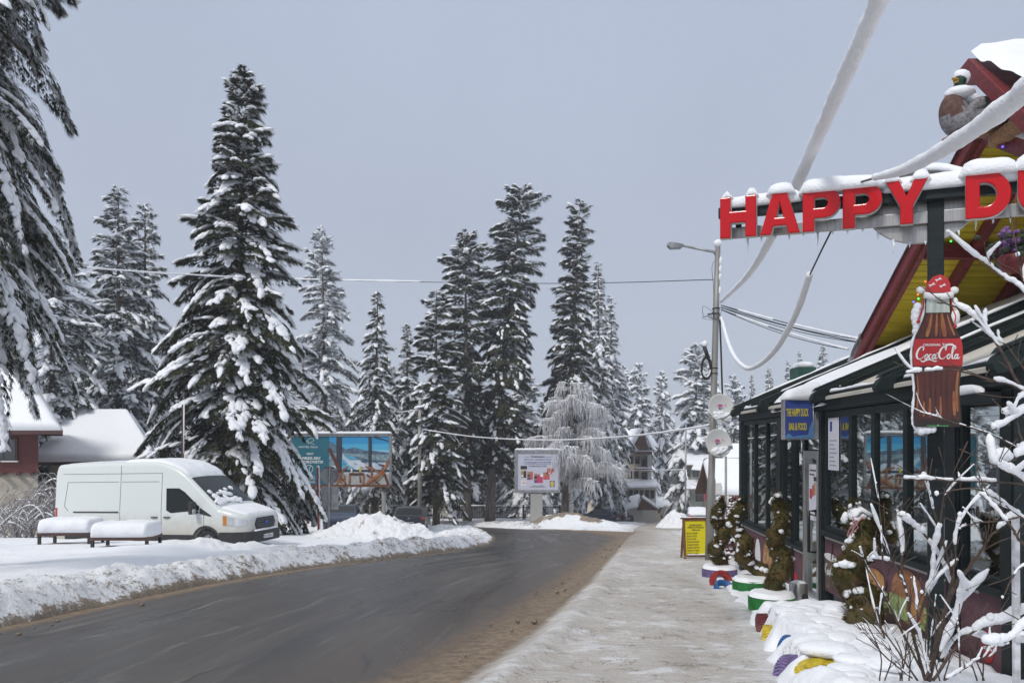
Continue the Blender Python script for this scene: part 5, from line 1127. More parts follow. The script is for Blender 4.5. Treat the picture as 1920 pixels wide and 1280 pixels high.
# --- cars
def car(name, label, cat, loc, rz, paint, kind='hatch', snow=None, L=4.2, pitch=0, group=None):
    r = thing(name, label, cat, loc, rz, group, pitch); h = L / 2; wag = kind == 'wagon'
    T = ([(-h, .72), (-h + .03, .92), (-h + .08, 1.0), (-h + .55, 1.38), (-h + .9, 1.455), (-h + 1.8, 1.48), (-h + 2.3, 1.42), (-h + 3.02, 1.02), (-h + 3.75, .86), (h - .1, .70), (h, .55)] if kind == 'hatch' else
         [(-h, .72), (-h + .03, .95), (-h + .08, 1.05), (-h + .4, 1.40), (-h + .8, 1.46), (-h + 2.0, 1.48), (-h + 2.6, 1.42), (-h + 3.3, 1.02), (-h + 4.0, .86), (h - .1, .70), (h, .55)] if wag else
         [(-h, .72), (-h + .05, .93), (-h + .65, 1.0), (-h + 1.35, 1.36), (-h + 1.9, 1.42), (-h + 2.5, 1.38), (-h + 3.2, .98), (-h + 3.95, .84), (h - .1, .70), (h, .55)])
    B = Body(T, [(-h, .74), (-h + .12, .84), (-h + .6, .88), (0, .885), (h - .6, .87), (h - .15, .78), (h, .66)], .24, .93, .34, .10)
    B.build(r, paint, (-h + .78, h - .82), .31, .19)
    ws = {'hatch': (-h + 2.36, -h + 2.98), 'wagon': (-h + 2.66, -h + 3.26), 'sedan': (-h + 2.56, -h + 3.15)}[kind]
    rw = {'hatch': (-h + .12, -h + .54), 'wagon': (-h + .11, -h + .40), 'sedan': (-h + .72, -h + 1.32)}[kind]
    B.deck('windscreen', VGL, *ws, .93); B.deck('rear_window', VGL, *rw, .86)
    a0 = -h + (1.4 if kind == 'sedan' else .62)
    for sy in (-1, 1):
        B.side('side_window', VGL, [(a0 + .25, 1.33), (ws[0] - .1, 1.33), (ws[1] - .12, .99), (a0 - .1, .97)], sy, .008)
        thing_part('tail_light', REDL, r, lambda q: q.ell((-h + .06, sy * .70, .86), (.09, .15, .085), 2), True)
        thing_part('headlight', LAMP, r, lambda q: q.ell((h - .12, sy * .62, .66), (.14, .16, .075), 2), True)
        thing_part('mirror', paint, r, lambda q: q.ell((ws[1] - .25, sy * .98, 1.0), (.07, .11, .075), 2), True)
    thing_part('bumper', paint, r, lambda q: (q.box((-h + .06, 0, .44), (.16, 1.52, .30))), bevel=.06)
    thing_part('front_bumper', BLK, r, lambda q: (q.box((h - .04, 0, .38), (.12, 1.36, .22))), bevel=.04)
    RF = Frame((-h - .022, 0, .56 if kind != 'sedan' else .50), (0, -1, 0), (0, 0, 1)); pl = thing_part('number_plate', PLATE, r, lambda q: q.rect(RF, -.26, 0, .26, .11, 0, .012))
    text('CA 4718 AB', 'lettering', RF, 0, .022, .062, INK, pl, width=.44, bold=.02, c=.015, world=False)
    thing_part('badge', RIM, r, lambda q: q.disc(Frame((-h - .002, 0, .86), (0, -1, 0), (0, 0, 1)), 0, 0, .06, .06, 0, .03))
    if snow:
        B.deck('snow_cap', SNOW, -h + .7, ws[0], .98, 0, snow, 3, nx=24); B.deck('snow_cap', SNOW, ws[1] + .1, h - .25, .9, 0, snow * .7, 5, nx=20)
        if kind == 'sedan': B.deck('snow_cap', SNOW, -h + .12, -h + .62, .85, 0, snow * .6, 6)
    return r
def place(px, Yd): return ((px - 960) / F * Yd, Yd, gz(Yd) + .02)
PGREY = pm('paint_anthracite', (.028, .030, .034), .3, .3, coat=.6, var=.2, vscale=2); PNAVY = pm('paint_navy', (.012, .020, .055), .3, .2, coat=.6); PSIL = pm('paint_silver', (.30, .31, .32), .35, .5, coat=.5, var=.15, vscale=2); PBLK = pm('paint_black', (.014, .015, .017), .3, coat=.6)
x_, y_, z_ = place(773, 43.1); car('parked_car', 'anthracite hatchback with red tail lights behind the bright snow heap', 'car', (x_, y_, z_), R(92), PGREY, pitch=.08)
x_, y_, z_ = place(642, 43.5); car('parked_car', 'navy car facing the road, half hidden by the bright snow heap', 'car', (x_, y_, z_ + .1), R(-84), PNAVY, pitch=-.08)
x_, y_, z_ = place(1124, 84); car('parked_car', 'navy estate car parked beyond the brown-topped snow mound', 'car', (x_, y_, z_), R(140), PNAVY, 'wagon', L=4.5)
x_, y_, z_ = place(1153, 87.5); car('parked_car', 'black hatchback parked at the tail of the navy estate car', 'car', (x_, y_, z_), R(128), PBLK)
x_, y_, z_ = place(1306, 60); car('parked_car', 'silver saloon with a snowy roof seen over the yellow menu board', 'car', (x_, y_, z_), R(84), PSIL, 'sedan', .12, L=4.4, pitch=.08)
x_, y_, z_ = place(1336, 61); car('parked_car', 'dark car squeezed between the silver saloon and the lamp pole', 'car', (x_, y_, z_), R(86), PBLK, L=4.2, pitch=.08)
x_, y_, z_ = place(1402, 36); car('parked_car', 'grey hatchback showing behind the twisted topiary on the purple tyre', 'car', (x_, y_, z_ + .25), R(80), PSIL, pitch=.08)
# white box van far along the street
r = thing('parked_van', 'small plain white van parked far along the side street', 'van', place(1260, 100), R(100)); vb2 = Body([(-2.2, 1.7), (-2.1, 1.9), (0, 1.95), (.9, 1.85), (1.6, 1.2), (2.1, 1.0), (2.2, .8)], [(-2.2, .82), (-2, .88), (1.6, .88), (2.1, .8), (2.2, .7)], .3, 1.0, .08, .1)
vb2.build(r, pm('paint_white', (.62, .63, .63), .4), (-1.4, 1.4), .31, .2); vb2.deck('windscreen', VGL, 1.0, 1.55, .9); thing_part('rear_door', BLK, r, lambda q: q.box((-2.21, 0, 1.4), (.02, 1.3, .4))); vb2.deck('snow_cap', SNOW, -2.0, .8, .95, 0, .12, 3)
# ------------------------------------------------------------------ billboards
GALV = pm('galvanised', (.30, .31, .32), .5, .6, var=.25, vscale=6); RUST = pm('rusty_steel', (.15, .055, .03), .8, col2=(.26, .11, .06), vscale=9); CONC = pm('concrete', (.34, .33, .31), .85, var=.3, vscale=3)
Yb = 50.0; kb = Yb / F
bb = thing('billboard', 'wide blue billboard with a terrace and ski slope picture behind the big spruce', 'billboard', ((640 - 960) * kb, Yb, gz(Yb)))
BB = Frame(P(0, 908, Yb), (1, 0, 0), (0, 0, 1))
bp = lambda px, py: (px * kb, (908 - py) * kb)
TEAL = pm('teal_print', (.012, .135, .19), .5, var=.08); SKYP = [pm('sky_print_%s' % n_, c_, .5) for n_, c_ in (('deep', (.03, .30, .60)), ('mid', (.08, .42, .66)), ('pale', (.24, .55, .70)))]
MTN = pm('mountain_print', (.035, .075, .13), .6, col2=(.13, .21, .29), vscale=2.2); PIST = pm('piste_print', (.42, .55, .68), .6, col2=(.72, .76, .80), vscale=1.5); PILL = pm('pillar_print', (.03, .04, .055), .6); CHW = pm('chair_print', (.26, .085, .03), .6, col2=(.40, .16, .06), vscale=3); CHD = pm('chair_dark_print', (.10, .03, .015), .6); FLO = pm('floor_print', (.40, .40, .38), .6, var=.2, vscale=2); FOR = pm('forest_print', (.10, .17, .21), .6, col2=(.32, .42, .47), vscale=5)
ms = [TEAL] + SKYP + [MTN, PIST, PILL, CHW, CHD, FLO, FOR, WHITE, YP]
m = MB(); A = lambda pts, c0, k_: m.prism(BB, [bp(*p) for p in pts], c0, c0 + .006, k_)
Rr = lambda x0, y0, x1, y1, c0, k_: A([(x0, y1), (x1, y1), (x1, y0), (x0, y0)], c0, k_)
Rr(548, 818, 617, 908, 0, 0)
for i, (y0, y1) in enumerate(((818, 832), (832, 843), (843, 862))): Rr(617.2, y0, 730, y1, 0, (1, 2, 3)[i])
Rr(617.2, 862.2, 730, 888, 0, 5); Rr(617.2, 888.2, 730, 908, 0, 9)
A([(617.2, 826), (622, 829), (632, 835), (641, 838), (650, 842), (657, 840), (664, 838), (675, 841), (684, 844), (698, 844), (712, 846), (730, 848), (730, 866), (617.2, 868)], .007, 4)
A([(640, 849), (660, 850), (730, 852), (730, 864), (690, 861), (668, 855), (655, 862), (640, 850)], .014, 10); A([(617.2, 846), (632, 850), (632, 872), (617.2, 872)], .014, 10)
A([(642, 850), (655, 862), (675, 862), (690, 880), (660, 882), (642, 862)], .0145, 5); A([(641, 858), (655, 872), (668, 880), (641, 880)], .021, 2); A([(648, 852), (668, 858), (672, 861), (656, 861)], .028, 2)
Rr(641, 880, 730, 884, .028, 6)
for i in range(26): x0 = 643 + (i * 37) % 84; y0 = 866 + (i * 23) % 13; Rr(x0, y0, x0 + 2.2, y0 + 1.3, .035, (4, 6, 8, 11)[i % 4])
Rr(631, 818, 641, 892, .04, 6); Rr(691, 818, 697, 885, .04, 6); A([(700, 820), (730, 827), (730, 826), (704, 818)], .04, 6)
def lim(pts, w, k_, c0=.05): m.ribbon(BB, [bp(*p) for p in pts], [w * kb] * len(pts), c0, c0 + .006, k_)
lim([(617, 840), (630, 866), (637, 885)], 6, 8); lim([(635, 882), (640, 905)], 3.5, 7); lim([(653, 874), (643, 881)], 3.2, 7, .057); lim([(645, 878), (631, 908)], 2.6, 7, .064); lim([(636, 890), (650, 908)], 2.6, 8, .057); lim([(646, 890), (646, 908)], 2.4, 7, .071)
lim([(655, 888), (683, 888)], 4, 8); lim([(656, 890), (655, 908)], 2.6, 7, .057); lim([(682, 890), (681, 908)], 3, 7, .057); lim([(675, 892), (676, 904)], 2, 8, .064); Rr(674, 876, 677.5, 884, .057, 12); Rr(658, 877, 661, 885, .057, 11)
lim([(685, 874), (704, 880)], 3.4, 7, .057); lim([(688, 889), (712, 908)], 2.8, 8, .057); lim([(730, 862), (715, 886), (686, 908)], 4.5, 7, .064); lim([(698, 878), (696, 898)], 2.8, 7, .071); lim([(704, 882), (722, 888)], 3, 7, .071); lim([(717, 876), (728, 908)], 4, 8, .057); lim([(722, 885), (698, 907)], 2.4, 7, .078); lim([(710, 870), (728, 874)], 2.4, 8, .057)
m.obj('poster', ms, bb)
q = lambda px, py: bp(px, py)
text('HOTEL RILA', 'lettering', BB, q(578, 0)[0], q(0, 839)[1], 3.2 * kb, WHITE, bb, width=36 * kb, bold=.01, c=.012); text('BEST', 'lettering', BB, q(582, 0)[0], q(0, 852)[1], 3.5 * kb, WHITE, bb, width=13 * kb, bold=.02, c=.012)
text('ÀPRES-SKI', 'lettering', BB, q(580, 0)[0], q(0, 861)[1], 5 * kb, WHITE, bb, width=42 * kb, bold=.03, shear=.2, c=.012); text('IN BOROVETS!', 'lettering', BB, q(580, 0)[0], q(0, 868)[1], 5 * kb, WHITE, bb, width=52 * kb, bold=.03, shear=.2, c=.012)
text('THE TERRACE', 'lettering', BB, q(580, 0)[0], q(0, 899)[1], 7 * kb, WHITE, bb, width=21 * kb, c=.012); text('LOUNGE', 'lettering', BB, q(580, 0)[0], q(0, 905)[1], 4 * kb, WHITE, bb, width=21 * kb, c=.012)
m = MB(); m.ribbon(BB, [q(580 + 7 * math.cos(t), 878.5 + 7 * math.sin(t)) for t in np.linspace(0, 6.2832, 25)], .9 * kb, .007, .012); m.ribbon(BB, [q(580, 886), q(580, 877), q(583, 873)], .9 * kb, .0125, .017)
m.ribbon(BB, [q(*p) for p in cr([(574, 828), (580, 822), (587, 821), (588, 826), (580, 830), (577, 826), (578, 832)], 5)], .6 * kb, .007, .012); m.ribbon(BB, [q(*p) for p in ((581, 830), (590, 833))], .6 * kb, .0125, .017); m.obj('emblem', WHITE, bb)
m = MB(); m.rect(BB, *bp(545, 909), *bp(734, 817), -.25, -.01); m.obj('board', GALV, bb, bevel=.02)
m = MB(); m.rect(BB, *bp(545, 818), *bp(733.5, 813.5), -.25, .06); m.rect(BB, *bp(730, 909), *bp(734, 818), -.01, .06); m.rect(BB, *bp(545, 909), *bp(548, 818), -.01, .06); m.obj('frame', GALV, bb, bevel=.015)
m = MB(); m.rect(BB, *bp(560, 912.5), *bp(733, 909.3), -.3, .02)
for px in (600, 640, 675, 712, 728): m.rect(BB, *bp(px, 914), *bp(px + 4, 908.5), .022, .10)
m.obj('rusty_beam', RUST, bb)
for px in (585, 718):
    m = MB(); m.cyl(Vector(((px - 960) * kb, Yb + .3, gz(Yb) - .5)), Vector(((px - 960) * kb, Yb + .3, P(0, 910, Yb).z)), .13); m.obj('post', CONC, bb, smooth=True)
m = MB(); m.loaf([BB(*bp(px, 813.5), -.1) for px in np.linspace(546, 735, 14)], .45, .17, 4, wob=.12, p=.5, taper=.4); m.obj('snow_cap', SNOW, bb, smooth=True)
# square board on a concrete pillar
Yq = 64.0; kq = Yq / F
sb = thing('billboard', 'square white billboard with red food packs on a concrete pillar', 'billboard', ((1006 - 960) * kq, Yq, gz(Yq)))
QB = Frame(P(0, 923, Yq), (1, 0, 0), (0, 0, 1)); qp = lambda px, py: (px * kq, (923 - py) * kq)
m = MB(); m.rect(QB, *qp(964.5, 923.5), *qp(1050.5, 843.5), -.5, -.02); m.obj('case', GALV, sb, bevel=.03)
m = MB()
for a in ((964.5, 923.5, 970.5, 843.5), (1047, 923.5, 1050.5, 843.5), (970.5, 923.5, 1047, 918), (970.5, 849.5, 1047, 843.5)): m.rect(QB, *qp(a[0], a[1]), *qp(a[2], a[3]), -.019, .05)
m.obj('frame', GALV, sb, bevel=.01)
PAPER = pm('lilac_paper', (.50, .51, .60), .6); PINKP = pm('pink_print', (.50, .04, .12), .6); REDP = pm('meat_print', (.48, .09, .08), .6); GOLD = pm('kraft_print', (.30, .22, .11), .6)
m = MB(); m.rect(QB, *qp(970.5, 918), *qp(1047, 849.5), -.01, 0, 0)
def qr(x0, y0, x1, y1, c0, k_): m.rect(QB, *qp(960 + x0 / 12.8, 830 + y1 / 12.8), *qp(960 + x1 / 12.8, 830 + y0 / 12.8), c0, c0 + .006, k_)
for a in ((205, 550, 360, 630, .001, 6), (218, 665, 345, 830, .001, 4), (285, 670, 335, 830, .008, 6), (235, 648, 268, 690, .015, 7), (225, 765, 268, 808, .015, 1), (365, 690, 500, 882, .001, 2), (372, 690, 435, 830, .008, 4), (375, 760, 430, 800, .015, 6), (375, 825, 432, 870, .015, 5), (530, 755, 740, 960, .001, 3), (540, 735, 605, 890, .008, 4), (538, 800, 600, 855, .015, 6), (538, 890, 600, 950, .015, 5), (680, 750, 745, 812, .008, 1),
          (750, 705, 905, 880, .001, 2), (750, 705, 800, 800, .008, 4), (840, 610, 1015, 745, .001, 2), (855, 605, 900, 690, .008, 4), (875, 705, 910, 742, .008, 1), (970, 700, 1012, 742, .008, 1), (218, 895, 335, 1025, .001, 1), (905, 908, 1025, 1055, .001, 5), (310, 338, 410, 346, .001, 6), (810, 338, 930, 346, .001, 6), (300, 508, 935, 516, .001, 5)): qr(*a)
m.disc(QB, *qp(960 + 965 / 12.8, 830 + 982 / 12.8), 53 * kq / 12.8, 68 * kq / 12.8, .008, .013, 2); m.disc(QB, *qp(960 + 965 / 12.8, 830 + 982 / 12.8), 48 * kq / 12.8, 62 * kq / 12.8, .0135, .018, 7)
m.obj('poster', [PAPER, WHITE, REDP, PINKP, GOLD, BLU, INK, YP], sb)
for s_, cx_, cy_, w_, hh_, mt in (('Произведено', 620, 345, 340, 40, INK), ('прясно месо с гарантирано качество', 615, 408, 640, 28, BLU), ('С ГАРАНЦИЯ ЗА КАЧЕСТВО', 615, 482, 640, 34, BLU), ('от институт SGS', 615, 570, 430, 34, INK), ('МОЖЕТЕ ДА ДОВЕРИТЕ', 625, 1035, 280, 18, INK), ('НА ПРЯСНО МЕСО И КОЛБАСИ', 620, 1063, 400, 18, INK), ('LIDL', 965, 1000, 88, 34, BLU)):
    text(s_, 'lettering', QB, *qp(960 + cx_ / 12.8, 830 + cy_ / 12.8), hh_ * kq / 12.8, mt, sb, width=w_ * kq / 12.8, bold=.012, c=.0205)
m = MB(); m.ribbon(QB, [(lambda a: (a[0] + 40 * kq / 12.8 * math.cos(t), a[1] + 44 * kq / 12.8 * math.sin(t)))(qp(960 + 277 / 12.8, 830 + 960 / 12.8)) for t in np.linspace(0, 6.2832, 21)], 7 * kq / 12.8, .008, .012); m.rect(QB, *qp(960 + 258 / 12.8, 830 + 972 / 12.8), *qp(960 + 300 / 12.8, 830 + 948 / 12.8), .008, .012); m.obj('seal_mark', REDP, sb)
m = MB(); x_ = (1006 - 960) * kq; m.box((x_, Yq + .25, (P(0, 924, Yq).z + gz(Yq)) / 2 - .3), (.98, .45, P(0, 924, Yq).z - gz(Yq) + .6)); m.obj('pillar', pm('flaking_pillar', (.33, .325, .31), .85, col2=(.16, .09, .05), vscale=2.5, lo=.62, hi=.70), sb, bevel=.04)
m = MB(); m.loaf([QB(*qp(px, 843.5), -.22) for px in np.linspace(965, 1050, 10)], .5, .16, 9, wob=.3, p=.55); m.obj('snow_cap', SNOW, sb, smooth=True)

# ------------------------------------------------------------------ the chalet and cabin behind the van
REDW = pm('red_weatherboard', (.115, .028, .026), .75, var=.3, vscale=3, stretch=(.6, 1, 14), bump=.3, bscale=12); BEIGE = pm('beige_render', (.36, .325, .27), .9, var=.15, vscale=2); DWIN = pm('dark_window', (.014, .017, .022), .06, spec=.8)
WINF = pm('window_frame_brown', (.10, .05, .04), .6)
def slab(m, A_, B_, C_, D_, h, seed=0, n=30, over=.0):
    """thick rounded snow over a roof plane A-B-C-D (A,B along the eave)"""
    A_, B_, C_, D_ = [Vector(p) for p in (A_, B_, C_, D_)]; N = (B_ - A_).cross(D_ - A_).normalized(); N = N if N.z > 0 else -N
    V = []; nn = n
    for j in range(nn):
        for i in range(nn):
            s_, t = i / (nn - 1), j / (nn - 1); s_ = .5 - .5 * math.cos(math.pi * s_); t = .5 - .5 * math.cos(math.pi * t)
            p = (A_ * (1 - s_) + B_ * s_) * (1 - t) + (D_ * (1 - s_) + C_ * s_) * t
            e = min(min(s_, 1 - s_) * (B_ - A_).length, t * (D_ - A_).length, 9) / (h * .8); e = min(1, e); e = math.sqrt(1 - (1 - e) ** 2)
            V.append(p + N * h * e * (.85 + .3 * float(fbm(p.x * .5, p.y * .5, 2, seed))) - Vector((0, 0, .01)))
    m.add(V, [(j * nn + i, j * nn + i + 1, (j + 1) * nn + i + 1, (j + 1) * nn + i) for j in range(nn - 1) for i in range(nn - 1)])
def wbox(m, x0, x1, y0, y1, z0, z1, k_=0): m.box(((x0 + x1) / 2, (y0 + y1) / 2, (z0 + z1) / 2), (x1 - x0, y1 - y0, z1 - z0), None, k_)
ch = thing('chalet', 'red weatherboarded chalet with a steep snow roof under the roadside spruce', 'house', (-22, 33, gz(33)))
A_, B_, C_, D_ = P(118, 806, 30), P(45, 690, 33.2), P(-420, 690, 33.2), P(-420, 806, 30)
m = MB(); slab(m, D_, A_, B_, C_, .32, 3); bk = lambda p: Vector((p.x * (66.4 - p.y) / p.y if p.x > -25 else p.x - 4, 66.4 - p.y, p.z)) if p.y < 33 else p.copy(); slab(m, bk(A_), bk(D_), C_, B_, .32, 4); m.obj('roof_snow', SNOW, ch, smooth=True)
m = MB(); V = [D_, A_, B_, C_]; V2 = [v - Vector((0, 0, .16)) for v in V]; m.add(V + V2, [(0, 1, 2, 3), (4, 7, 6, 5), (0, 4, 5, 1), (1, 5, 6, 2), (3, 2, 6, 7), (0, 3, 7, 4)]); V = [bk(v) for v in V]; V2 = [v - Vector((0, 0, .16)) for v in V]; m.add(V + V2, [(0, 1, 2, 3), (4, 7, 6, 5), (0, 4, 5, 1), (1, 5, 6, 2), (3, 2, 6, 7), (0, 3, 7, 4)]); m.obj('roof', pm('dark_fascia', (.07, .03, .028), .7), ch)
xr = P(72, 0, 31).x; zt = A_.z - .1; zm = P(0, 886, 31).z
gf_ = Frame((0, 0, 0), (1, 0, 0), (0, 1, 0)); m = MB(); m.prism(gf_, [(-30, 31), (xr, 31), (xr * 36 / 31 - .1, 36), (-34, 36)], zm, zt); fr_ = Frame((0, 0, 0), (0, 1, 0), (0, 0, 1)); m.obj('upper_wall', REDW, ch)
m = MB(); m.prism(gf_, [(-30, 31.15), (xr - .1, 31.15), (xr * 36 / 31 - .3, 36), (-34, 36)], gz(33) - 1, zm - .002); m.obj('lower_wall', BEIGE, ch)
for px in (4, 33, 59): m = MB(); m.beam(P(px, 888, 30.7), P(px, 888, 31.3), .12, .12); m.obj('joist_end', WINF, ch)
for px0, px1 in ((-75, -35), (-12, 30)):
    a, b_ = P(px0, 861, 30.97), P(px1, 824, 30.97); m = MB(); wbox(m, a.x - .06, b_.x + .06, 30.93, 31.02, a.z - .06, b_.z + .06); w_ = m.obj('window', WINF, ch, bevel=.01)
    for i in range(2): m = MB(); c0 = a.x + (b_.x - a.x) * (i * .52); c1 = a.x + (b_.x - a.x) * (i * .52 + .48); m.box(((c0 + c1) / 2, 30.925, (a.z + b_.z) / 2), (c1 - c0, .02, b_.z - a.z)); m.obj('pane', DWIN, w_)
    m = MB(); m.box(((a.x + b_.x) / 2, 30.88, a.z - .07), (b_.x - a.x + .3, .14, .05)); m.obj('sill', WHITE, w_)
m = MB(); c_ = P(42, 700, 33.0); m.box(c_ + Vector((0, 0, -.2)), (.55, .55, 1.3)); cm = m.obj('chimney', BEIGE, ch, bevel=.02)
m = MB(); m.loaf([c_ + Vector((-.28, 0, .45)), c_ + Vector((.28, 0, .45))], .55, .14, 2, p=.5, taper=.3); m.obj('chimney_snow', SNOW, cm, smooth=True)
cb = thing('cabin', 'low cabin almost buried under one big sheet of roof snow behind the van', 'house', (-17, 39, gz(39)))
A_, B_, C_, D_ = P(60, 866, 35.5), P(300, 862, 35.5), P(244, 776, 39), P(100, 774, 39)
m = MB(); slab(m, A_, B_, C_, D_, .30, 6, 40); bk = lambda p: Vector((p.x * (78 - p.y) / p.y, 78 - p.y, p.z)); slab(m, bk(B_), bk(A_), D_, C_, .3, 7); m.obj('roof_snow', SNOW, cb, smooth=True)
m = MB()
for V in ([A_, B_, C_, D_], [bk(A_), bk(B_), C_, D_]): V2 = [v - Vector((0, 0, .15)) for v in V]; m.add(V + V2, [(0, 1, 2, 3), (4, 7, 6, 5), (0, 4, 5, 1), (1, 5, 6, 2), (3, 2, 6, 7), (0, 3, 7, 4)])
m.obj('roof', MATS['dark_fascia'], cb)
m = MB(); m.prism(gf_, [(A_.x + .5, 36), (B_.x - .5, 36), (B_.x * 42 / 36 - .8, 42), (A_.x * 42 / 36 + .3, 42)], gz(39) - 1, A_.z - .1); m.obj('wall', BEIGE, cb)
# far houses behind the fence
CREAMW = pm('cream_wall', (.52, .50, .46), .9, var=.08, vscale=1); TANW = pm('tan_wall', (.60, .53, .42), .9, var=.12, vscale=1); BRW = pm('brown_timber', (.10, .05, .03), .8, var=.3)
def house(label, x0, x1, ytop, yeave, Yd, dep, wall, wins, ybase=None, roofm=BRW, snow=.35, ridge_in=0, name='house'):
    k_ = Yd / F; X0, X1 = (x0 - 960) * k_, (x1 - 960) * k_; ze = P(0, yeave, Yd).z; zr = P(0, ytop, Yd + dep / 2).z; g_ = gz(Yd) - 1.0
    r = thing(name, label, 'house' if name == 'house' else name, ((X0 + X1) / 2, Yd, gz(Yd)))
    m = MB(); wbox(m, X0, X1, Yd, Yd + dep, g_, ze); m.prism(fr_, [(Yd + .02, ze - .02), (Yd + dep - .02, ze - .02), (Yd + dep / 2, zr - .1)], X0 + ridge_in + .1, X1 - ridge_in - .1); m.obj('wall', wall, r)
    o_ = .6; A_, B_ = Vector((X0 - o_, Yd - o_, ze - .15)), Vector((X1 + o_, Yd - o_, ze - .15)); C_, D_ = Vector((X1 + o_ - ridge_in, Yd + dep / 2, zr)), Vector((X0 - o_ + ridge_in, Yd + dep / 2, zr))
    bk = lambda p: Vector((p.x, 2 * (Yd + dep / 2) - p.y, p.z)); m = MB()
    for V in ([A_, B_, C_, D_], [bk(A_), bk(B_), C_, D_]): V2 = [v - Vector((0, 0, .22)) for v in V]; m.add(V + V2, [(0, 1, 2, 3), (4, 7, 6, 5), (0, 4, 5, 1), (1, 5, 6, 2), (3, 2, 6, 7), (0, 3, 7, 4)])
    rf = m.obj('roof', roofm, r); m = MB(); slab(m, A_, B_, C_, D_, snow, int(x0), 16); slab(m, bk(B_), bk(A_), D_, C_, snow, int(x0) + 1, 16); m.obj('roof_snow', SNOW, r, smooth=True)
    for wx0, wy0, wx1, wy1 in wins:
        a, b_ = P(wx0, wy1, Yd), P(wx1, wy0, Yd); m = MB(); wbox(m, a.x - .08, b_.x + .08, Yd - .05, Yd + .05, a.z - .08, b_.z + .08); w_ = m.obj('window', WINF, r); m = MB(); wbox(m, a.x, b_.x, Yd - .06, Yd - .052, a.z, b_.z); m.obj('pane', DWIN, w_)
    return r, X0, X1, ze, zr
house('white rendered house behind the picket fence and the tree trunks', 768, 905, 862, 898, 88, 9, CREAMW, ((782, 915, 792, 938), (826, 926, 836, 944), (868, 915, 876, 940), (884, 915, 893, 940), (812, 905, 820, 918)))
house('low white house with a big snowy roof under the blue billboard', 560, 706, 880, 918, 86, 10, CREAMW, ((600, 925, 610, 940), (650, 925, 660, 940)), snow=.5)
house('tall tan house glimpsed between billboard and utility pole', 700, 762, 820, 846, 96, 8, TANW, ((742, 862, 752, 878), (726, 886, 750, 902), (708, 862, 716, 878)))
# hotel
r, X0, X1, ze, zr = house('beige hotel with brown balconies and a broken snowy roofline beside the birch', 1118, 1212, 806, 842, 100, 12, TANW, ((1180, 856, 1186, 868), (1192, 856, 1198, 868), (1178, 884, 1184, 896), (1190, 884, 1196, 896), (1165, 862, 1171, 872)), ridge_in=2.2, name='hotel')
Yh = 99.0
m = MB(); a, b_ = P(1206, 902, Yh), P(1222, 842, Yh); wbox(m, a.x, b_.x, Yh, Yh + 8, a.z - 3, b_.z); m.obj('tower_wall', CREAMW, r)
for y0, y1 in ((846, 852), (878, 883)): a, b_ = P(1192, y1, Yh - 1.2), P(1223, y0, Yh - 1.2); m = MB(); wbox(m, a.x, b_.x, Yh - 1.2, Yh, a.z, b_.z); bl = m.obj('balcony', BRW, r); m = MB(); m.loaf([(a.x, Yh - .9, b_.z), (b_.x, Yh - .9, b_.z)], .5, .15, 3); m.obj('balcony_snow', SNOW, bl, smooth=True)
for y0, y1 in ((854, 876), (885, 900)): a, b_ = P(1203, y1, Yh - .06), P(1214, y0, Yh - .06); m = MB(); wbox(m, a.x, b_.x, Yh - .06, Yh, a.z, b_.z); m.obj('balcony_door', DWIN, r)
m = MB(); A_, B_, C_ = P(1186, 840, Yh - 1.5), P(1216, 840, Yh - 1.5), P(1205, 804, Yh - 1.5); bkv = Vector((0, 9, 0)); m.add([A_, B_, C_, A_ + bkv, B_ + bkv, C_ + bkv], [(0, 1, 2), (3, 5, 4), (0, 3, 4, 1)]); m.obj('gable_boards', BRW, r)
m = MB(); slab(m, A_ + Vector((-.5, -.3, -.2)), A_ + bkv, C_ + bkv, C_ + Vector((0, -.3, 0)), .3, 3, 14); slab(m, B_ + bkv, B_ + Vector((.5, -.3, -.2)), C_ + Vector((0, -.3, 0)), C_ + bkv, .3, 4, 14); E_ = P(1236, 838, Yh - 1); slab(m, P(1210, 838, Yh - 1), E_, P(1222, 820, Yh + 4), P(1207, 818, Yh + 4), .35, 8, 14); m.obj('gable_snow', SNOW, r, smooth=True)
m = MB(); a, b_ = P(1140, 945, 97), P(1230, 914, 97); wbox(m, a.x, b_.x, 97, 100, a.z - 3, b_.z); m.obj('ground_floor', CREAMW, r)
for i in range(8): a, b_ = P(1148 + i * 10.2, 934, 96.95), P(1156 + i * 10.2, 918, 96.95); m = MB(); wbox(m, a.x, b_.x, 96.93, 97, a.z, b_.z); w_ = m.obj('window', WINF, r); m = MB(); wbox(m, a.x + .08, b_.x - .08, 96.92, 96.929, a.z + .08, b_.z - .08); m.obj('pane', DWIN, w_)
m = MB(); slab(m, P(1136, 916, 96), P(1233, 912, 96), P(1231, 900, 99.5), P(1140, 903, 99.5), .3, 5, 20); m.obj('terrace_snow', SNOW, r, smooth=True)
m = MB(); a, b_ = P(1178, 960, 92), P(1205, 944, 92); wbox(m, a.x, b_.x, 92, 96.9, a.z - 2, b_.z); m.obj('porch_wall', CREAMW, r); m = MB(); slab(m, P(1146, 962, 91), P(1196, 950, 91), P(1201, 930, 94), P(1160, 940, 94), .35, 6, 16); slab(m, P(1236, 954, 91), P(1214, 950, 95), P(1203, 930, 94), P(1203, 931, 91.5), .3, 7, 12); m.obj('porch_snow', SNOW, r, smooth=True)
m = MB(); m.add([P(1194, 956, 91.4), P(1234, 956, 91.4), P(1204, 933, 91.4), P(1194, 956, 91.9), P(1234, 956, 91.9), P(1204, 933, 91.9)], [(0, 1, 2), (3, 5, 4), (0, 3, 4, 1), (1, 4, 5, 2), (0, 2, 5, 3)]); m.obj('porch_gable', BRW, r)
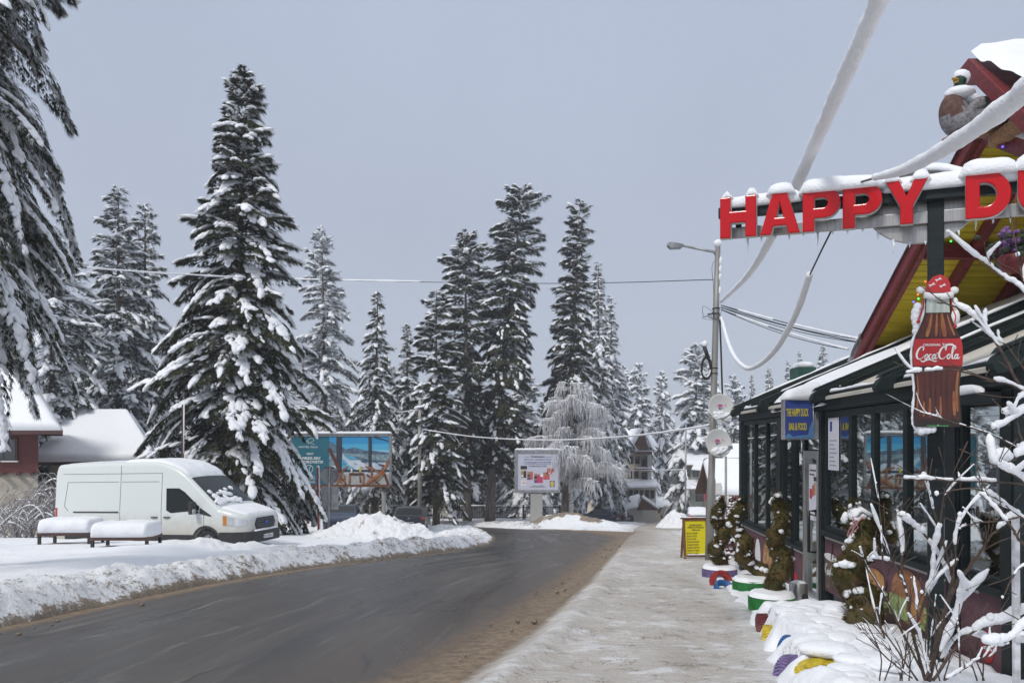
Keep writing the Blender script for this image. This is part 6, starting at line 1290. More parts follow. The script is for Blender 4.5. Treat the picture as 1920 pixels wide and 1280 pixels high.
house('tan bungalow with a snowy porch roof at the bend of the side street', 1196, 1252, 934, 948, 112, 8, TANW, ((1215, 952, 1225, 960), (1235, 952, 1243, 960)))
# shops past the winter garden
GRNW = pm('green_grey_wall', (.26, .28, .24), .85, var=.15, vscale=1)
r, X0, X1, ze, zr = house('grey-green shop with a snowy awning behind the lamp pole', 1296, 1345, 846, 868, 78, 9, GRNW, ((1306, 918, 1318, 938), (1300, 880, 1310, 892)), name='shop')
m = MB(); slab(m, P(1281, 916, 75), P(1324, 916, 75), P(1326, 903, 78), P(1286, 903, 78), .22, 3, 12); m.obj('awning_snow', SNOW, r, smooth=True)
m = MB(); m.add([P(1281, 918, 75), P(1324, 918, 75), P(1326, 905, 78), P(1286, 905, 78)], [(0, 1, 2, 3)]); m.obj('awning', CREAM, r)
for px in (1285, 1320): m = MB(); m.cyl(P(px, 918, 75.2), P(px, 975, 75.2), .05); m.obj('awning_post', WINF, r)
m = MB(); slab(m, P(1296, 880, 76), P(1350, 884, 76), P(1352, 872, 79), P(1300, 870, 79), .3, 5, 12); m.obj('canopy_snow', SNOW, r, smooth=True)
OCH = pm('orange_wall', (.26, .085, .04), .8, var=.2, vscale=1)
r, X0, X1, ze, zr = house('brown wooden shop hung with souvenirs under a thick snow roof', 1347, 1460, 866, 922, 52, 3.4, BRW, (), snow=.4, name='shop')
for px in (1353, 1378): m = MB(); a, b_ = P(px - 4, 985, 51.5), P(px + 4, 916, 51.5); wbox(m, a.x, b_.x, 51.4, 51.7, a.z, b_.z); m.obj('pillar', OCH, r)
m = MB(); a, b_ = P(1339, 925, 51.3), P(1352, 905, 51.3); wbox(m, a.x, b_.x, 51.2, 51.3, a.z, b_.z); m.obj('shop_board', CREAMW, r)
for i, (px, py, c_) in enumerate(((1342, 947, (.5, .08, .35)), (1348, 946, (.5, .1, .4)), (1362, 942, (.5, .5, .5)), (1366, 934, (.6, .58, .55)), (1368, 958, (.03, .1, .5)), (1344, 934, (.25, .25, .27)), (1372, 946, (.3, .03, .12)))):
    m = MB(); m.ell(P(px, py, 50.8), (.13, .08, .2), 2, (0, .3 * (-1) ** i, 0), .15, seed=i); props(m.obj('souvenir_bag', pm('bag_%s' % 'abcdefg'[i], c_, .7, var=.3), smooth=True, origin=P(px, py, 50.8)), ['magenta bag hanging at the shop front, lowest', 'pink bag hanging next to the magenta one', 'grey bag hanging between the orange pillars', 'white bag hanging above the grey one', 'blue bag set on the snow by the orange pillar', 'dark grey bag hanging under the shop board', 'wine-red bag hanging near the corner pillar'][i], 'bag', 'bags hung out at the souvenir shop')
# tall red-brown gable behind it
house('dark timber house rising above the souvenir shop roof', 1376, 1450, 838, 880, 60, 4, BRW, (), snow=.4)

# ------------------------------------------------------------------ fences
def fence(label, x0, x1, y0, y1, Yd, gap, post, mt, name='picket_fence', dz=0, Y1=None):
    """pickets from px x0 to x1 at distance Yd (to Y1)"""
    Y1 = Y1 or Yd; p0 = Vector(((x0 - 960) / F * Yd, Yd, 0)); p1 = Vector(((x1 - 960) / F * Y1, Y1, 0)); L = (p1 - p0).length; d = (p1 - p0).normalized()
    h = (y1 - y0) / F * Yd; zb = lambda p: CZ + (HY - y1) / F * p.y
    r = thing(name, label, 'fence', p0 + Vector((0, 0, zb(p0)))); m = MB(); n = int(L / gap)
    for i in range(n): p = p0 + d * (i + .5) * gap; m.beam(p + Vector((0, 0, zb(p))), p + Vector((0, 0, zb(p) + h * .97)), gap * .5, .03, d)
    for f_ in (.12, .85): a, b_ = p0 + Vector((0, 0.03, zb(p0) + h * f_)), p1 + Vector((0, .03, zb(p1) + h * f_)); m.beam(a, b_, .05, .08)
    m.obj('slat_panel', mt, r)
    k_ = max(2, int(L / post))
    for i in range(k_ + 1): p = p0 + d * L * i / k_; m = MB(); m.box(p + Vector((0, 0, zb(p) + h * .5 - .1)), (.16, .16, h * 1.12 + .2)); m.obj('post', mt, r)
    m = MB(); m.loaf([p0 + d * L * t + Vector((0, 0, zb(p0 + d * L * t) + h * .97)) for t in np.linspace(0, 1, 20)], .12, .07, 3, wob=.9, fr=.8, res=.15); m.obj('snow_cap', SNOW, r, smooth=True)
FEN = pm('fence_brown', (.075, .06, .055), .8, var=.25)
fence('long dark picket fence running behind the tree trunks', 640, 1050, 947, 973, 77, .16, 3.2, FEN)
fence('brown board fence by the road behind the red marker pole', 515, 640, 944, 974, 58, .17, 2.6, pm('fence_boards', (.14, .085, .065), .8, var=.3))
cf = thing('chain_fence', 'low white posts linked with a snowy chain beside the van bonnet', 'fence', P(560, 990, 36)); pv = [P(px, 963, 36) for px in (508, 531, 563, 597)]
for p in pv: m = MB(); m.cyl(Vector((p.x, p.y, gz(36) - .1)), p, .045); m.obj('post', WHITE, cf, smooth=True); m = MB(); m.ell(p + Vector((0, 0, .04)), (.09, .09, .08), 2, None, .1); m.obj('snow_knob', SNOW, cf, smooth=True)
m = MB()
for a, b_ in zip(pv, pv[1:]): m.tube([a * (1 - t) + b_ * t - Vector((0, 0, .08 + .9 * t * (1 - t))) for t in np.linspace(0, 1, 10)], .03, 6)
m.obj('chain', SNOW, cf, smooth=True)

# ------------------------------------------------------------------ poles, signs and lamps
POLE = pm('pole_steel', (.27, .265, .25), .55, .4, col2=(.17, .11, .07), vscale=3, lo=.58, hi=.72, stretch=(1, 1, .35))
Yp = 19.8; lp = thing('lamp_pole', 'tall steel lamp pole with two dishes and tangled wires by the yellow board', 'lamp post', (4.9, Yp, gz(Yp)))
pb, pt = Vector((P(1329, 0, Yp).x, Yp, gz(Yp) - .3)), P(1346, 460, Yp)
PT = lambda py: pb + (pt - pb) * ((P(0, py, Yp).z - pb.z) / (pt.z - pb.z))
m = MB(); m.tube([pb, PT(900), PT(895), PT(600), pt], [.105, .105, .085, .075, .065], 14); m.obj('pole', POLE, lp, smooth=True)
m = MB(); m.tube([PT(480), PT(472) + Vector((-.1, 0, .0)), P(1278, 460, Yp)], [.05, .035, .03], 8); m.obj('arm', GALV, lp, smooth=True)
m = MB(); m.prism(Frame(P(1281, 461, Yp - .09), (1, 0, 0), (0, 0, 1)), [(-.38, .02), (-.36, .11), (-.2, .10), (.0, .06), (.02, .0), (-.05, -.05), (-.3, -.06)], -.18, 0); m.obj('lamp_head', GALV, lp, bevel=.02)
m = MB(); m.ell(pt + Vector((0, 0, .04)), (.11, .11, .11), 2, None, .08)
for py in (505, 520, 545, 490): m.ell(PT(py) + Vector((.06, -.02, 0)), (.05, .05, .12), 2, None, .15, seed=py)
m.obj('snow_cap', SNOW, lp, smooth=True)
m = MB()
for py in (588, 578, 700, 690): m.tube([PT(py) + Vector((.085 * math.cos(t), .085 * math.sin(t), 0)) for t in np.linspace(0, 6.28, 13)], .012, 5)
for sd in range(7):
    g_ = random.Random(sd); a = PT(585 + g_.uniform(-8, 8)); pts_ = [a + Vector((g_.uniform(-.35, .15), g_.uniform(-.1, .05), g_.uniform(-.25, .12))) for _ in range(4)]; m.tube([Vector(p) for p in cr([a] + pts_ + [a], 5)], .006, 4)
m.tube([Vector(p) for p in cr([PT(485) + Vector((-.03, 0, 0)), P(1335, 500, Yp), P(1338, 540, Yp), PT(575) + Vector((-.07, 0, 0))], 6)], .007, 4)
m.tube([Vector(p) for p in cr([PT(600) + Vector((.1, 0, 0)), P(1352, 660, Yp), P(1355, 760, Yp)], 6)], .022, 6); m.obj('wiring', BLK, lp, smooth=True)
m = MB(); c_ = P(1324, 690, Yp); m.tube([c_ + Vector((.12 * math.cos(t), -.03, .28 * math.sin(t))) for t in np.linspace(0, 6.28, 22)], .025, 6); m.tube([c_ + Vector((.10 * math.cos(t), .0, .25 * math.sin(t))) for t in np.linspace(0, 6.28, 22)], .02, 6); m.tube([c_ + Vector((.05, 0, .25)), c_ + Vector((-.05, 0, .55))], .05, 8); m.obj('cable_coil', BLK, lp, smooth=True)
m = MB(); m.ell(c_ + Vector((-.03, 0, .60)), (.07, .07, .09), 2); m.tube([c_ + Vector((.10 * math.cos(t), -.03, .24 * math.sin(t) + .02)) for t in np.linspace(3.5, 6, 12)], .02, 6); m.obj('coil_snow', SNOW, lp, smooth=True)
DISH = pm('dish_grey', (.60, .60, .58), .5); PNK = pm('magenta_print', (.50, .03, .22), .5)
def dish(label, px, py, rx, ry, seed):
    c_ = P(px, py, Yp - .35); r = thing('satellite_dish', label, 'satellite dish', c_, 0, 'satellite dishes on the lamp pole'); ax = Vector((.25, -1, .18)).normalized()
    m = MB(); m.lathe(c_, [(.001, -.075), (.12, -.066), (.22, -.045), (.30, -.02), (.345, .0), (.352, -.006), (.30, -.032), (.2, -.06), (.001, -.09)], 36, axis=ax); m.obj('reflector', DISH, r, smooth=True)
    fr = Frame(c_ + ax * -.05, (1, .25, 0), Vector((0, 0, 1)) - ax * ax.z); fr.n = ax
    m = MB(); m.beam(c_ - Vector((0, 0, .30)) + ax * .02, c_ + ax * .42 + Vector((.05, 0, -.22)), .03, .03); m.box(c_ + ax * .46 + Vector((.05, 0, -.19)), (.08, .12, .08)); m.beam(c_ - ax * .07, c_ - ax * .3 + Vector((-.1, 0, -.05)), .06, .06); m.obj('feed_arm', GALV, r)
    m = MB()
    for dx in (-.055, .0): m.prism(fr, [(dx - .03, .06), (dx + .01, .10), (dx + .045, .06), (dx + .045, .02), (dx + .012, .05), (dx - .03, .01)], .028, .032)
    m.obj('maker_mark', PNK, r); text('TEL', 'lettering', fr, .12, .06, .035, PNK, r, width=.075, bold=.02, c=.03)
    m = MB()
    for i in range(22): a = random.Random(seed + i).uniform(-.2, .2); z = random.Random(seed * 7 + i).uniform(-.26, -.12); m.ell(fr(a, z, .005 + .25 * a * a + .25 * z * z), (.075, .045, .045), 2, None, .1, seed=i)
    m.obj('snow_patch', SNOW, r, smooth=True)
dish('upper grey satellite dish with snow in its bowl on the lamp pole', 1353, 764, 0, 0, 1); dish('lower grey satellite dish with snow in its bowl on the lamp pole', 1348, 830, 0, 0, 5)
# concrete utility pole
Yu = 62; up = thing('utility_pole', 'slim concrete utility pole with a street lamp beside the dark full spruce', 'utility pole', (P(787, 0, Yu).x, Yu, gz(Yu)))
ub = P(787, 0, Yu); m = MB(); m.tube([(ub.x, Yu, gz(Yu) - .3), (ub.x, Yu, P(0, 748, Yu).z)], [.19, .11], 10); m.obj('pole', CONC, up, smooth=True)
m = MB(); a = P(787, 757, Yu); m.tube([a, P(800, 745, Yu), P(814, 731, Yu)], .04, 6); m.obj('arm', GALV, up); m = MB(); m.beam(P(811, 733, Yu), P(820, 725, Yu), .25, .12); m.obj('lamp_head', GALV, up, bevel=.03)
m = MB(); m.beam(P(776, 769, Yu), P(799, 764, Yu), .1, .1); m.obj('cross_bar', WINF, up); m = MB(); m.loaf([P(776, 767, Yu), P(788, 764, Yu), P(800, 763, Yu)], .4, .25, 3, wob=.6); m.obj('snow_cap', SNOW, up, smooth=True); m = MB(); m.loaf([P(797, 744, Yu), P(816, 728, Yu)], .2, .1, 4); m.obj('arm_snow', SNOW, up, smooth=True)
p2_ = thing('utility_pole', 'thin wooden pole standing behind the white van', 'utility pole', (P(342, 0, 29).x, 29, gz(29))); m = MB(); m.tube([(P(342, 0, 29).x, 29, gz(29) - .3), P(343, 758, 29)], [.05, .04], 8); m.obj('pole', WINF, p2_); m = MB(); m.tube([P(343, 850, 28.96) + Vector((.035, -.02, 0)), P(344, 757, 28.96) + Vector((.03, -.02, 0))], .022, 5); m.obj('snow_strip', SNOW, p2_, smooth=True)
p2_ = thing('utility_pole', 'slim pole beside the hotel with a dangling wire', 'utility pole', (P(1285, 0, 72).x, 72, gz(72))); m = MB(); m.tube([(P(1285, 0, 72).x, 72, gz(72) - .3), P(1286, 795, 72)], [.10, .07], 8); m.obj('pole', GALV, p2_, smooth=True)
p2_ = thing('utility_pole', 'rusty pipe standing at the corner of the winter garden', 'utility pole', (P(1361, 0, 40).x, 40, gz(40))); m = MB(); m.tube([(P(1361, 0, 40).x, 40, gz(40) - .3), P(1361, 855, 40)], [.06, .06], 8); m.obj('pole', POLE, p2_, smooth=True)
# marker pole and road signs seen from behind
mk_ = thing('snow_marker', 'red and white snow marker pole in front of the blue billboard', 'marker pole', P(597, 1000, 34)); a, b_ = P(598, 1003, 34), P(596, 876, 34)
ORG = pm('signal_red', (.62, .04, .025), .5); m = MB(); m.tube([a, b_], .055, 8); m.obj('pole', ORG, mk_, smooth=True); m = MB(); m.tube([a + Vector((.05, -.03, 0)), b_ + Vector((.05, -.03, .0))], .035, 6); m.ell(b_ + Vector((0, 0, .03)), .07, 2); m.obj('snow_strip', SNOW, mk_, smooth=True)
rs = thing('road_sign', 'grey back of a round road sign and plate next to the red marker pole', 'road sign', P(617, 1000, 33)); c_ = P(618, 891, 33)
m = MB(); m.tube([Vector((c_.x - .05, 32.93, gz(33))), P(618, 873, 32.93)], .045, 8); m.obj('post', GALV, rs, smooth=True)
m = MB(); m.lathe(c_, [(.001, 0), (.385, 0), (.395, .03), (.38, .03)], 36, axis=(.05, -1, 0)); m.obj('disc', pm('sign_back', (.30, .30, .31), .55, .5, var=.15), rs, smooth=True)
m = MB(); SFm = Frame(P(603, 955, 33), (1, .05, 0), (0, 0, 1)); m.rect(SFm, 0, 0, .69, .96, -.02, 0); m.obj('plate', MATS['sign_back'], rs, bevel=.01); m = MB(); m.rect(SFm, .03, .18, .66, .24, .001, .02); m.rect(SFm, .03, .72, .66, .78, .001, .02); m.rect(Frame(c_, (1, 0, 0), (0, 0, 1)), -.27, .22, .27, .27, .032, .05); m.obj('bracket', GALV, rs)
ns = thing('road_sign', 'round no-parking sign with red rim beyond the lamp pole', 'road sign', P(1326, 960, 60)); NF_ = Frame(P(1328, 932, 60), (1, 0, 0), (0, 0, 1)); m = MB(); m.disc(NF_, 0, 0, .33, .33, -.02, 0, 0); m.disc(NF_, 0, 0, .25, .25, .001, .01, 1); m.ribbon(NF_, [(-.2, .2), (.2, -.2)], .07, .011, .02, 0); m.obj('disc', [ORG, PBLUE], ns); m = MB(); m.cyl(P(1328, 940, 60.05), P(1328, 990, 60.05), .04); m.obj('post', GALV, ns)
m = MB(); m.rect(NF_, -.2, -.75, .2, -.4, -.02, 0); m.obj('plate', CREAMW, ns)
gl = thing('globe_lamp', 'black garden lamp with a frosted bowl under the blue billboard', 'lamp', P(686, 975, 62)); m = MB(); m.tube([P(686, 980, 62), P(686, 927, 62)], [.09, .05], 8); m.obj('post', BLK, gl, smooth=True); m = MB(); m.lathe(P(686, 917, 62), [(.05, -.55), (.22, -.42), (.36, -.12), (.38, .05), (.30, .2), (.001, .28)], 20); m.obj('globe', pm('frosted_bowl', (.45, .46, .5), .3), gl, smooth=True)
# tables under deep snow
def bench(label, px0, px1, Yd, ztop, dep, rz):
    p = P((px0 + px1) / 2, 0, Yd); w_ = (px1 - px0) / F * Yd * .92; r = thing('picnic_table', label, 'table', (p.x, Yd, ztop - .45), rz, 'snow-covered low tables by the van')
    m = MB(); m.box((0, 0, .40), (w_, dep, .09)); m.obj('tabletop', WINF, r, False, bevel=.01)
    for sx in (-1, 1):
        for sy in (-1, 1): m = MB(); m.box((sx * (w_ / 2 - .05), sy * (dep / 2 - .05), .05), (.07, .07, .72)); m.obj('leg', BLK, r, False)
    m = MB(); m.loaf([(-w_ / 2 - .05, 0, .445), (0, 0, .445), (w_ / 2 + .05, 0, .445)], dep + .12, .36, int(px0), n=17, taper=.14, wob=.10, p=.42, res=.03); m.obj('snow_cap', SNOW, r, False, True)
bench('low table under a thick slab of snow, the one nearer the tail of the van', 83, 186, 22.0, P(0, 994, 22.0).z, .95, .08); bench('low table under a thick slab of snow, the one by the van cab door', 181, 295, 20.6, P(0, 1002, 20.6).z, .95, .05)
# arching tangle of frosted branches behind the van
tg = thing('arching_shrub', 'tangled arching shrub of frosted branches bent over beside the chalet wall', 'shrub', (P(90, 0, 28).x, 28, gz(28))); m = MB(); ms_ = MB(); g_ = random.Random(3)
for i in range(190):
    px0 = g_.uniform(40, 225); a = Vector((P(px0, 0, 28).x, 28 + g_.uniform(-1.3, 1.6), gz(28) - .1)); dx = g_.choice((-1, -1, -1, 1)) * g_.uniform(.5, 2.8); hh = g_.uniform(.3, 1.0) ** .7 * 3.2 * (.5 + .5 * (px0 - 40) / 185); e = a + Vector((dx, g_.uniform(-.8, .8), hh * g_.uniform(-.05, .6)))
    pts_ = [Vector(p) for p in cr([a, a + Vector((dx * .15, 0, hh * .6)), a + Vector((dx * .5, 0, hh)), e], 5)]; m.tube(pts_, np.linspace(g_.uniform(.015, .03), .006, len(pts_)), 5)
    if i % 3 == 0: ms_.loaf([p + Vector((0, 0, .015)) for p in pts_[6:-1]], [.035, .055, .035], [.02, .04, .02], i, n=6, res=.12, wob=.9)
    for j in range(5):
        k0 = g_.randint(3, len(pts_) - 2); b_ = pts_[k0]; m.tube([b_, b_ + Vector((g_.uniform(-.3, .3), g_.uniform(-.2, .2), g_.uniform(-.35, .4)))], [.012, .004], 4)
m.obj('branches', pm('frosted_branch', (.13, .115, .11), .8, col2=(.38, .37, .38), vscale=9), tg, smooth=True); ms_.obj('snow_cover', SNOW, tg, smooth=True)
# ------------------------------------------------------------------ planters along the glass front
def facx(Y): return 3.586 + .067 * Y
yy = np.arange(1.0, 15.2, .045); vv = np.linspace(0, 1, 54); Yg, Vg = np.meshgrid(yy, vv, indexing='ij')
XO = np.interp(Yg, *XPp) + .04 + .22 * (fbm(Yg * 1.3, Yg * 0, 4, 51) - .5); Xg = XO + (facx(Yg) - .06 - XO) * Vg
wd = (facx(Yg) - XO)
prof = smooth(0, .16, Vg) ** .8 * (1 - .45 * smooth(.55, 1, Vg))
hh = np.interp(Yg, [1, 5, 7, 8.5, 9.6, 10.3, 11.2, 12, 13.6, 15.2], [.20, .24, .30, .34, .27, .08, .03, .04, .10, .03])
pil = np.abs(fbm(Xg * 2.2, Yg * 2.2, 3, 52) - .5); Zg = -drop(Yg) + hh * prof * (1.1 - .9 * pil) + .035 * (fbm(Xg * 7, Yg * 7, 3, 53) - .5) + .015

for tx_, ty_ in ((2.87, 9.2), (2.72, 8.6), (2.62, 7.7), (2.42, 7.0), (2.58, 6.35), (3.62, 13.9), (3.51, 13.2), (3.86, 12.8), (3.5, 10.7), (3.96, 15.2)):
    d_ = np.hypot(Xg - tx_, Yg - ty_); f_ = np.where(Xg < tx_ + .05, smooth(.10, .36, d_), 1); Zg = -drop(Yg) + (Zg + drop(Yg)) * f_ - .02 * (1 - f_)
Zg[:, 0] = -drop(Yg[:, 0]) - .1; Zg[:, -1] = -drop(Yg[:, -1]) - .2; Zg[0, :] = Zg[0, :] - .5; Zg[-1, :] = -drop(Yg[-1, :]) - .1
sbk = grid_mesh('snow_bank', Xg, Yg, Zg, SNOW); props(sbk, kind='structure')
def zbank(x, Y):
    i = int(np.clip((Y - 1.0) / .045, 0, len(yy) - 1)); return float(np.interp(x, Xg[i], Zg[i]))
TG_ = {'purple': (.15, .11, .24), 'yellow': (.48, .36, .02), 'red': (.30, .02, .02), 'blue': (.012, .09, .26), 'green': (.012, .16, .03), 'maroon': (.10, .012, .014)}
def tyre(label, col, px, pyb, Yd, r=.31, w=.20, tilt=(0, 0, 0), dz=0, snow=True, seed=0):
    c_ = P(px, pyb, Yd) + Vector((0, 0, dz)); mt = pm('tyre_paint_' + col, TG_[col], .55, var=.25, vscale=12, bump=.15, bscale=60)
    t = thing('planter_tyre', label, 'tyre', c_, 0, 'painted tyres edging the planter'); t.rotation_euler = tilt; MW[t.name] = Matrix.LocRotScale(c_, Euler(tilt), None)
    m = MB(); n = 72; prof_ = [(r * .62, .03), (r * .80, .0), (r * .96, .012), (r, .04), (r, w * .5), (r, w - .04), (r * .96, w - .012), (r * .80, w), (r * .62, w - .03), (r * .60, w * .5), (r * .62, .03)]
    m.lathe((0, 0, 0), prof_, n)
    # chevron tread blocks
    for k_ in range(44):
        a = 2 * math.pi * k_ / 44
        for s_ in (-1, 1):
            p0 = Vector((math.cos(a) * r, math.sin(a) * r, w * .5)); p1 = Vector((math.cos(a + s_ * 0 + .09) * r, math.sin(a + .09) * r, w * (.5 + .36 * s_))); m.beam(p0, p1, .024, .016, p0 - Vector((0, 0, w * .5)))
    o = m.obj('tyre_body', mt, t, False, True, 35)
    if snow:
        m = MB(); V = []; nr, na = 10, 48
        for i in range(nr + 1):
            for k_ in range(na):
                a = 2 * math.pi * k_ / na; rr = r * (i / nr) * (1.0 + .06 * (fbm(np.array([math.cos(a) * 2 + seed]), np.array([math.sin(a) * 2.]), 2, seed)[0] - .3)); ed = math.sqrt(max(0, 1 - max(0, (i / nr - .72) / .28) ** 2))
                V.append((rr * math.cos(a), rr * math.sin(a), w - .03 + .065 * ed * (.7 + .6 * float(fbm(np.array([rr * math.cos(a) * 6]), np.array([rr * math.sin(a) * 6 + seed]), 3, seed)[0]))))
        m.add(V, [(i * na + k_, i * na + (k_ + 1) % na, (i + 1) * na + (k_ + 1) % na, (i + 1) * na + k_) for i in range(nr) for k_ in range(na)]); m.obj('snow_cap', SNOW, t, False, True)
    return t
tyre('purple tyre lying flat under the slimmest twisted topiary by the lamp pole', 'purple', 1349, 1087, 15.2, .32, .26, seed=1)
tyre('yellow tyre showing a sliver beneath the purple tyre', 'yellow', 1342, 1096, 15.0, .27, .16, dz=-.05, snow=False)
tyre('red tyre end poking out of the snow just before the purple tyre', 'red', 1347, 1092, 13.9, .19, .16, (R(70), 0, R(20)), snow=False)
tyre('small blue tyre nearly buried in front of the red tyre', 'blue', 1357, 1108, 13.2, .17, .12, (R(30), R(10), 0), snow=False)
tyre('bright green tyre lying flat and fully visible beneath the bent topiary', 'green', 1410, 1112, 12.8, .30, .21, dz=.03, seed=4)
tyre('green tyre half hidden by snow at the foot of the darkest twisted topiary', 'green', 1447, 1150, 10.7, .30, .24, dz=.03, seed=5)
tyre('maroon tyre standing half buried and hung with icicles', 'maroon', 1418, 1192, 9.2, .25, .17, (R(86), 0, R(75)), snow=False)
tyre('yellow tyre standing half buried between the maroon and the blue one', 'yellow', 1432, 1216, 8.6, .25, .17, (R(84), 0, R(70)), snow=False)
tyre('dark blue tyre standing half buried in the snow pillow', 'blue', 1470, 1240, 7.7, .25, .17, (R(84), 0, R(50)), snow=False)
tyre('pale purple tyre edge almost lost in snow at the pavement', 'purple', 1474, 1280, 7.0, .24, .16, (R(80), 0, R(40)), snow=False)
tyre('big yellow tyre with tread at the bottom edge by the bare shrub', 'yellow', 1566, 1310, 6.35, .31, .24, (R(8), 0, 0), seed=9, snow=False)
m = MB(); rg = np.random.default_rng(12)
for i in range(30):
    Yc = rg.uniform(5.8, 9.7); x = np.interp(Yc, *XPp) + .42 + abs(rg.normal(.1, .28)); x = min(x, facx(Yc) - .3); s_ = rg.uniform(.06, .19); m.ell((x, Yc, zbank(x, Yc) - s_ * .02), (s_ * 1.35, s_, s_ * .36), 3, (0, 0, rg.uniform(0, 6)), .03, seed=i)
props(m.obj('snow_pillow', SNOW, smooth=True), kind='stuff')
# twisted topiaries
def topiary(label, px, pyt, pyb, Yd, r, turns, seed, bend=0, fat=.5, n=4200, el=.05, snow=60, phase=0):
    b = P(px, pyb, Yd); h = (pyb - pyt) / F * Yd; r_ = thing('topiary', label, 'topiary', b, 0, 'twisted topiaries in the tyre planters'); g_ = np.random.default_rng(seed)
    k_ = 60; zz = np.linspace(0, 1, k_); taper = np.clip(np.minimum(1, (1 - zz) / .10), .25, 1) ** .6 * (1 - .42 * zz ** 1.6) * np.clip(.8 + zz * 2, 0, 1)
    an = 2 * math.pi * turns * zz + phase; off = r * .36 * taper
    C = np.stack([np.cos(an) * off + bend * (zz - .5) ** 2 * 2 - bend * zz * .9, np.sin(an) * off, zz * h], -1); rad = r * .70 * taper * (.92 + .10 * np.sin(zz * h * 26))
    m = MB(); m.tube(C, rad, 18); core = m.obj('core', TOPI, r_, False, True)
    # leaf tufts all over
    i = g_.integers(0, k_, n); a = g_.uniform(0, 6.283, n); N = np.stack([np.cos(a), np.sin(a), g_.normal(.0, .25, n)], -1); p = C[i] + N * rad[i][:, None] * .94 + np.stack([0 * a, 0 * a, g_.uniform(-.02, .02, n)], -1)
    d = N * .55 + np.array([0, 0, .55]) + g_.normal(0, .35, (n, 3)); V, Fs = put(SPRAY_V, SPRAY_F, frame_of(d, (.3, .9, .1)) * (el * g_.uniform(.6, 1.35, n))[:, None, None], p); newmesh('foliage', V, Fs, TOPI, r_, False)
    sv, sf_ = [], []; bv, bf = ico(2); m_ = snow; i = g_.integers(3, k_, m_ * 4); a = g_.uniform(0, 6.283, m_ * 4); keep = (fbm(i * .35, a * 1.2, 2, seed) + .25 * np.cos(a - (an[i] + 2.2))) > .53; i, a = i[keep], a[keep]; mm = len(i)
    N = np.stack([np.cos(a), np.sin(a), 0 * a + .35], -1); p = C[i] + N * (rad[i] * 1.0)[:, None]; sz = np.exp(g_.normal(-3.75, .45, mm)); M = frame_of(N + g_.normal(0, .2, (mm, 3)), (.1, .2, 1)) * np.stack([sz * .55, sz * 1.15, sz * .8], -1)[:, None, :]
    Vb = bv[None] * (1 + g_.uniform(-.22, .22, (mm, len(bv), 1))); V = (np.einsum('nij,nmj->nmi', M, Vb) + p[:, None, :]).reshape(-1, 3); Fs = (bf[None] + (np.arange(mm) * len(bv))[:, None, None]).reshape(-1, 3)
    newmesh('snow_cover', V, Fs, SNOW, r_, False, True); return r_, C, rad, h
topiary('slimmest twisted topiary, on the purple tyre beside the lamp pole', 1349, 936, 1056, 15.2, .205, 1.9, 1, n=2600, el=.06, phase=.5)
topiary('bent twisted topiary leaning over, on the bright green tyre', 1408, 938, 1080, 12.9, .20, 2.1, 2, bend=.42, n=2800, el=.055)
topiary('darkest twisted topiary standing straight in front of the door', 1461, 926, 1112, 10.8, .185, 2.3, 3, n=3200, el=.05, phase=1.5, snow=40)
r_, C_, rad_, h_ = topiary('largest topiary, a thick mossy column crusted with snow beside the bare shrub', 1608, 946, 1222, 7.9, .255, 2.0, 4, n=9500, el=.042, snow=230, phase=2.4)
m = MB(); m.loaf([C_[-7] + np.array([-.10, -.06, .0]), C_[-3] + np.array([0, -.02, .0]), C_[-7] + np.array([.12, -.02, .0])], .16, .07, 3, n=11, wob=.6, fr=6); m.loaf([(-.20, -.2, .22), (-.05, -.27, .26), (.12, -.24, .25), (.2, -.12, .2)], .16, .10, 5, n=11, wob=.5, fr=6); m.obj('snow_cap', SNOW, r_, False, True)
m = MB()
for i in range(4): g_ = random.Random(i); m.tube([(g_.uniform(-.14, 0), -.12 - g_.uniform(0, .05), h_ * .93), (g_.uniform(-.16, -.05), -.19, h_ * .86), (g_.uniform(-.18, -.1), -.16, h_ * .8)], .005, 5)
m.obj('pink_net', pm('pink_net', (.42, .20, .21), .7), r_, False)
# little cone shrub of dark leaves by the corner
r_ = thing('barberry_shrub', 'small dark-red conical shrub dusted with snow by the corner of the glass front', 'shrub', P(1374, 1050, 17.2)); m = MB(); m2 = MB(); g_ = np.random.default_rng(6); c_ = P(1374, 1050, 17.2); hh_ = 1.35
for i in range(520):
    t = g_.random() ** .8; a = g_.uniform(0, 6.28); rr = .30 * (1 - t) + .03; q = c_ + Vector((math.cos(a) * rr, math.sin(a) * rr, t * hh_)); (m if g_.random() < .6 else m2).ell(q, (.05, .05, .035), 1, None, .3, seed=i)
m.obj('leaves', pm('barberry', (.085, .022, .022), .8, var=.4), r_); m2.obj('snow_cover', SNOW, r_, smooth=True)
# ash bin by the door
ab = thing('ash_bin', 'squat stainless bin with a dark round hole beside the door', 'bin', P(1497, 1125, 11.1)); c_ = P(1497, 1126, 11.1); m = MB(); m.lathe(c_, [(.115, -.1), (.125, 0), (.125, .25), (.115, .26), (.11, .24), (.11, .2)], 28); m.obj('bin_body', STEEL, ab, smooth=True); m = MB(); m.disc(Frame(c_ + Vector((.05, -.122, .07)), (1, .35, 0), (0, 0, 1)), 0, 0, .05, .055, -.005, .006); m.obj('opening', BLK, ab)
m = MB(); m.ell(c_ + Vector((0, 0, .24)), (.11, .11, .05), 2); m.obj('snow_cap', SNOW, ab, smooth=True)
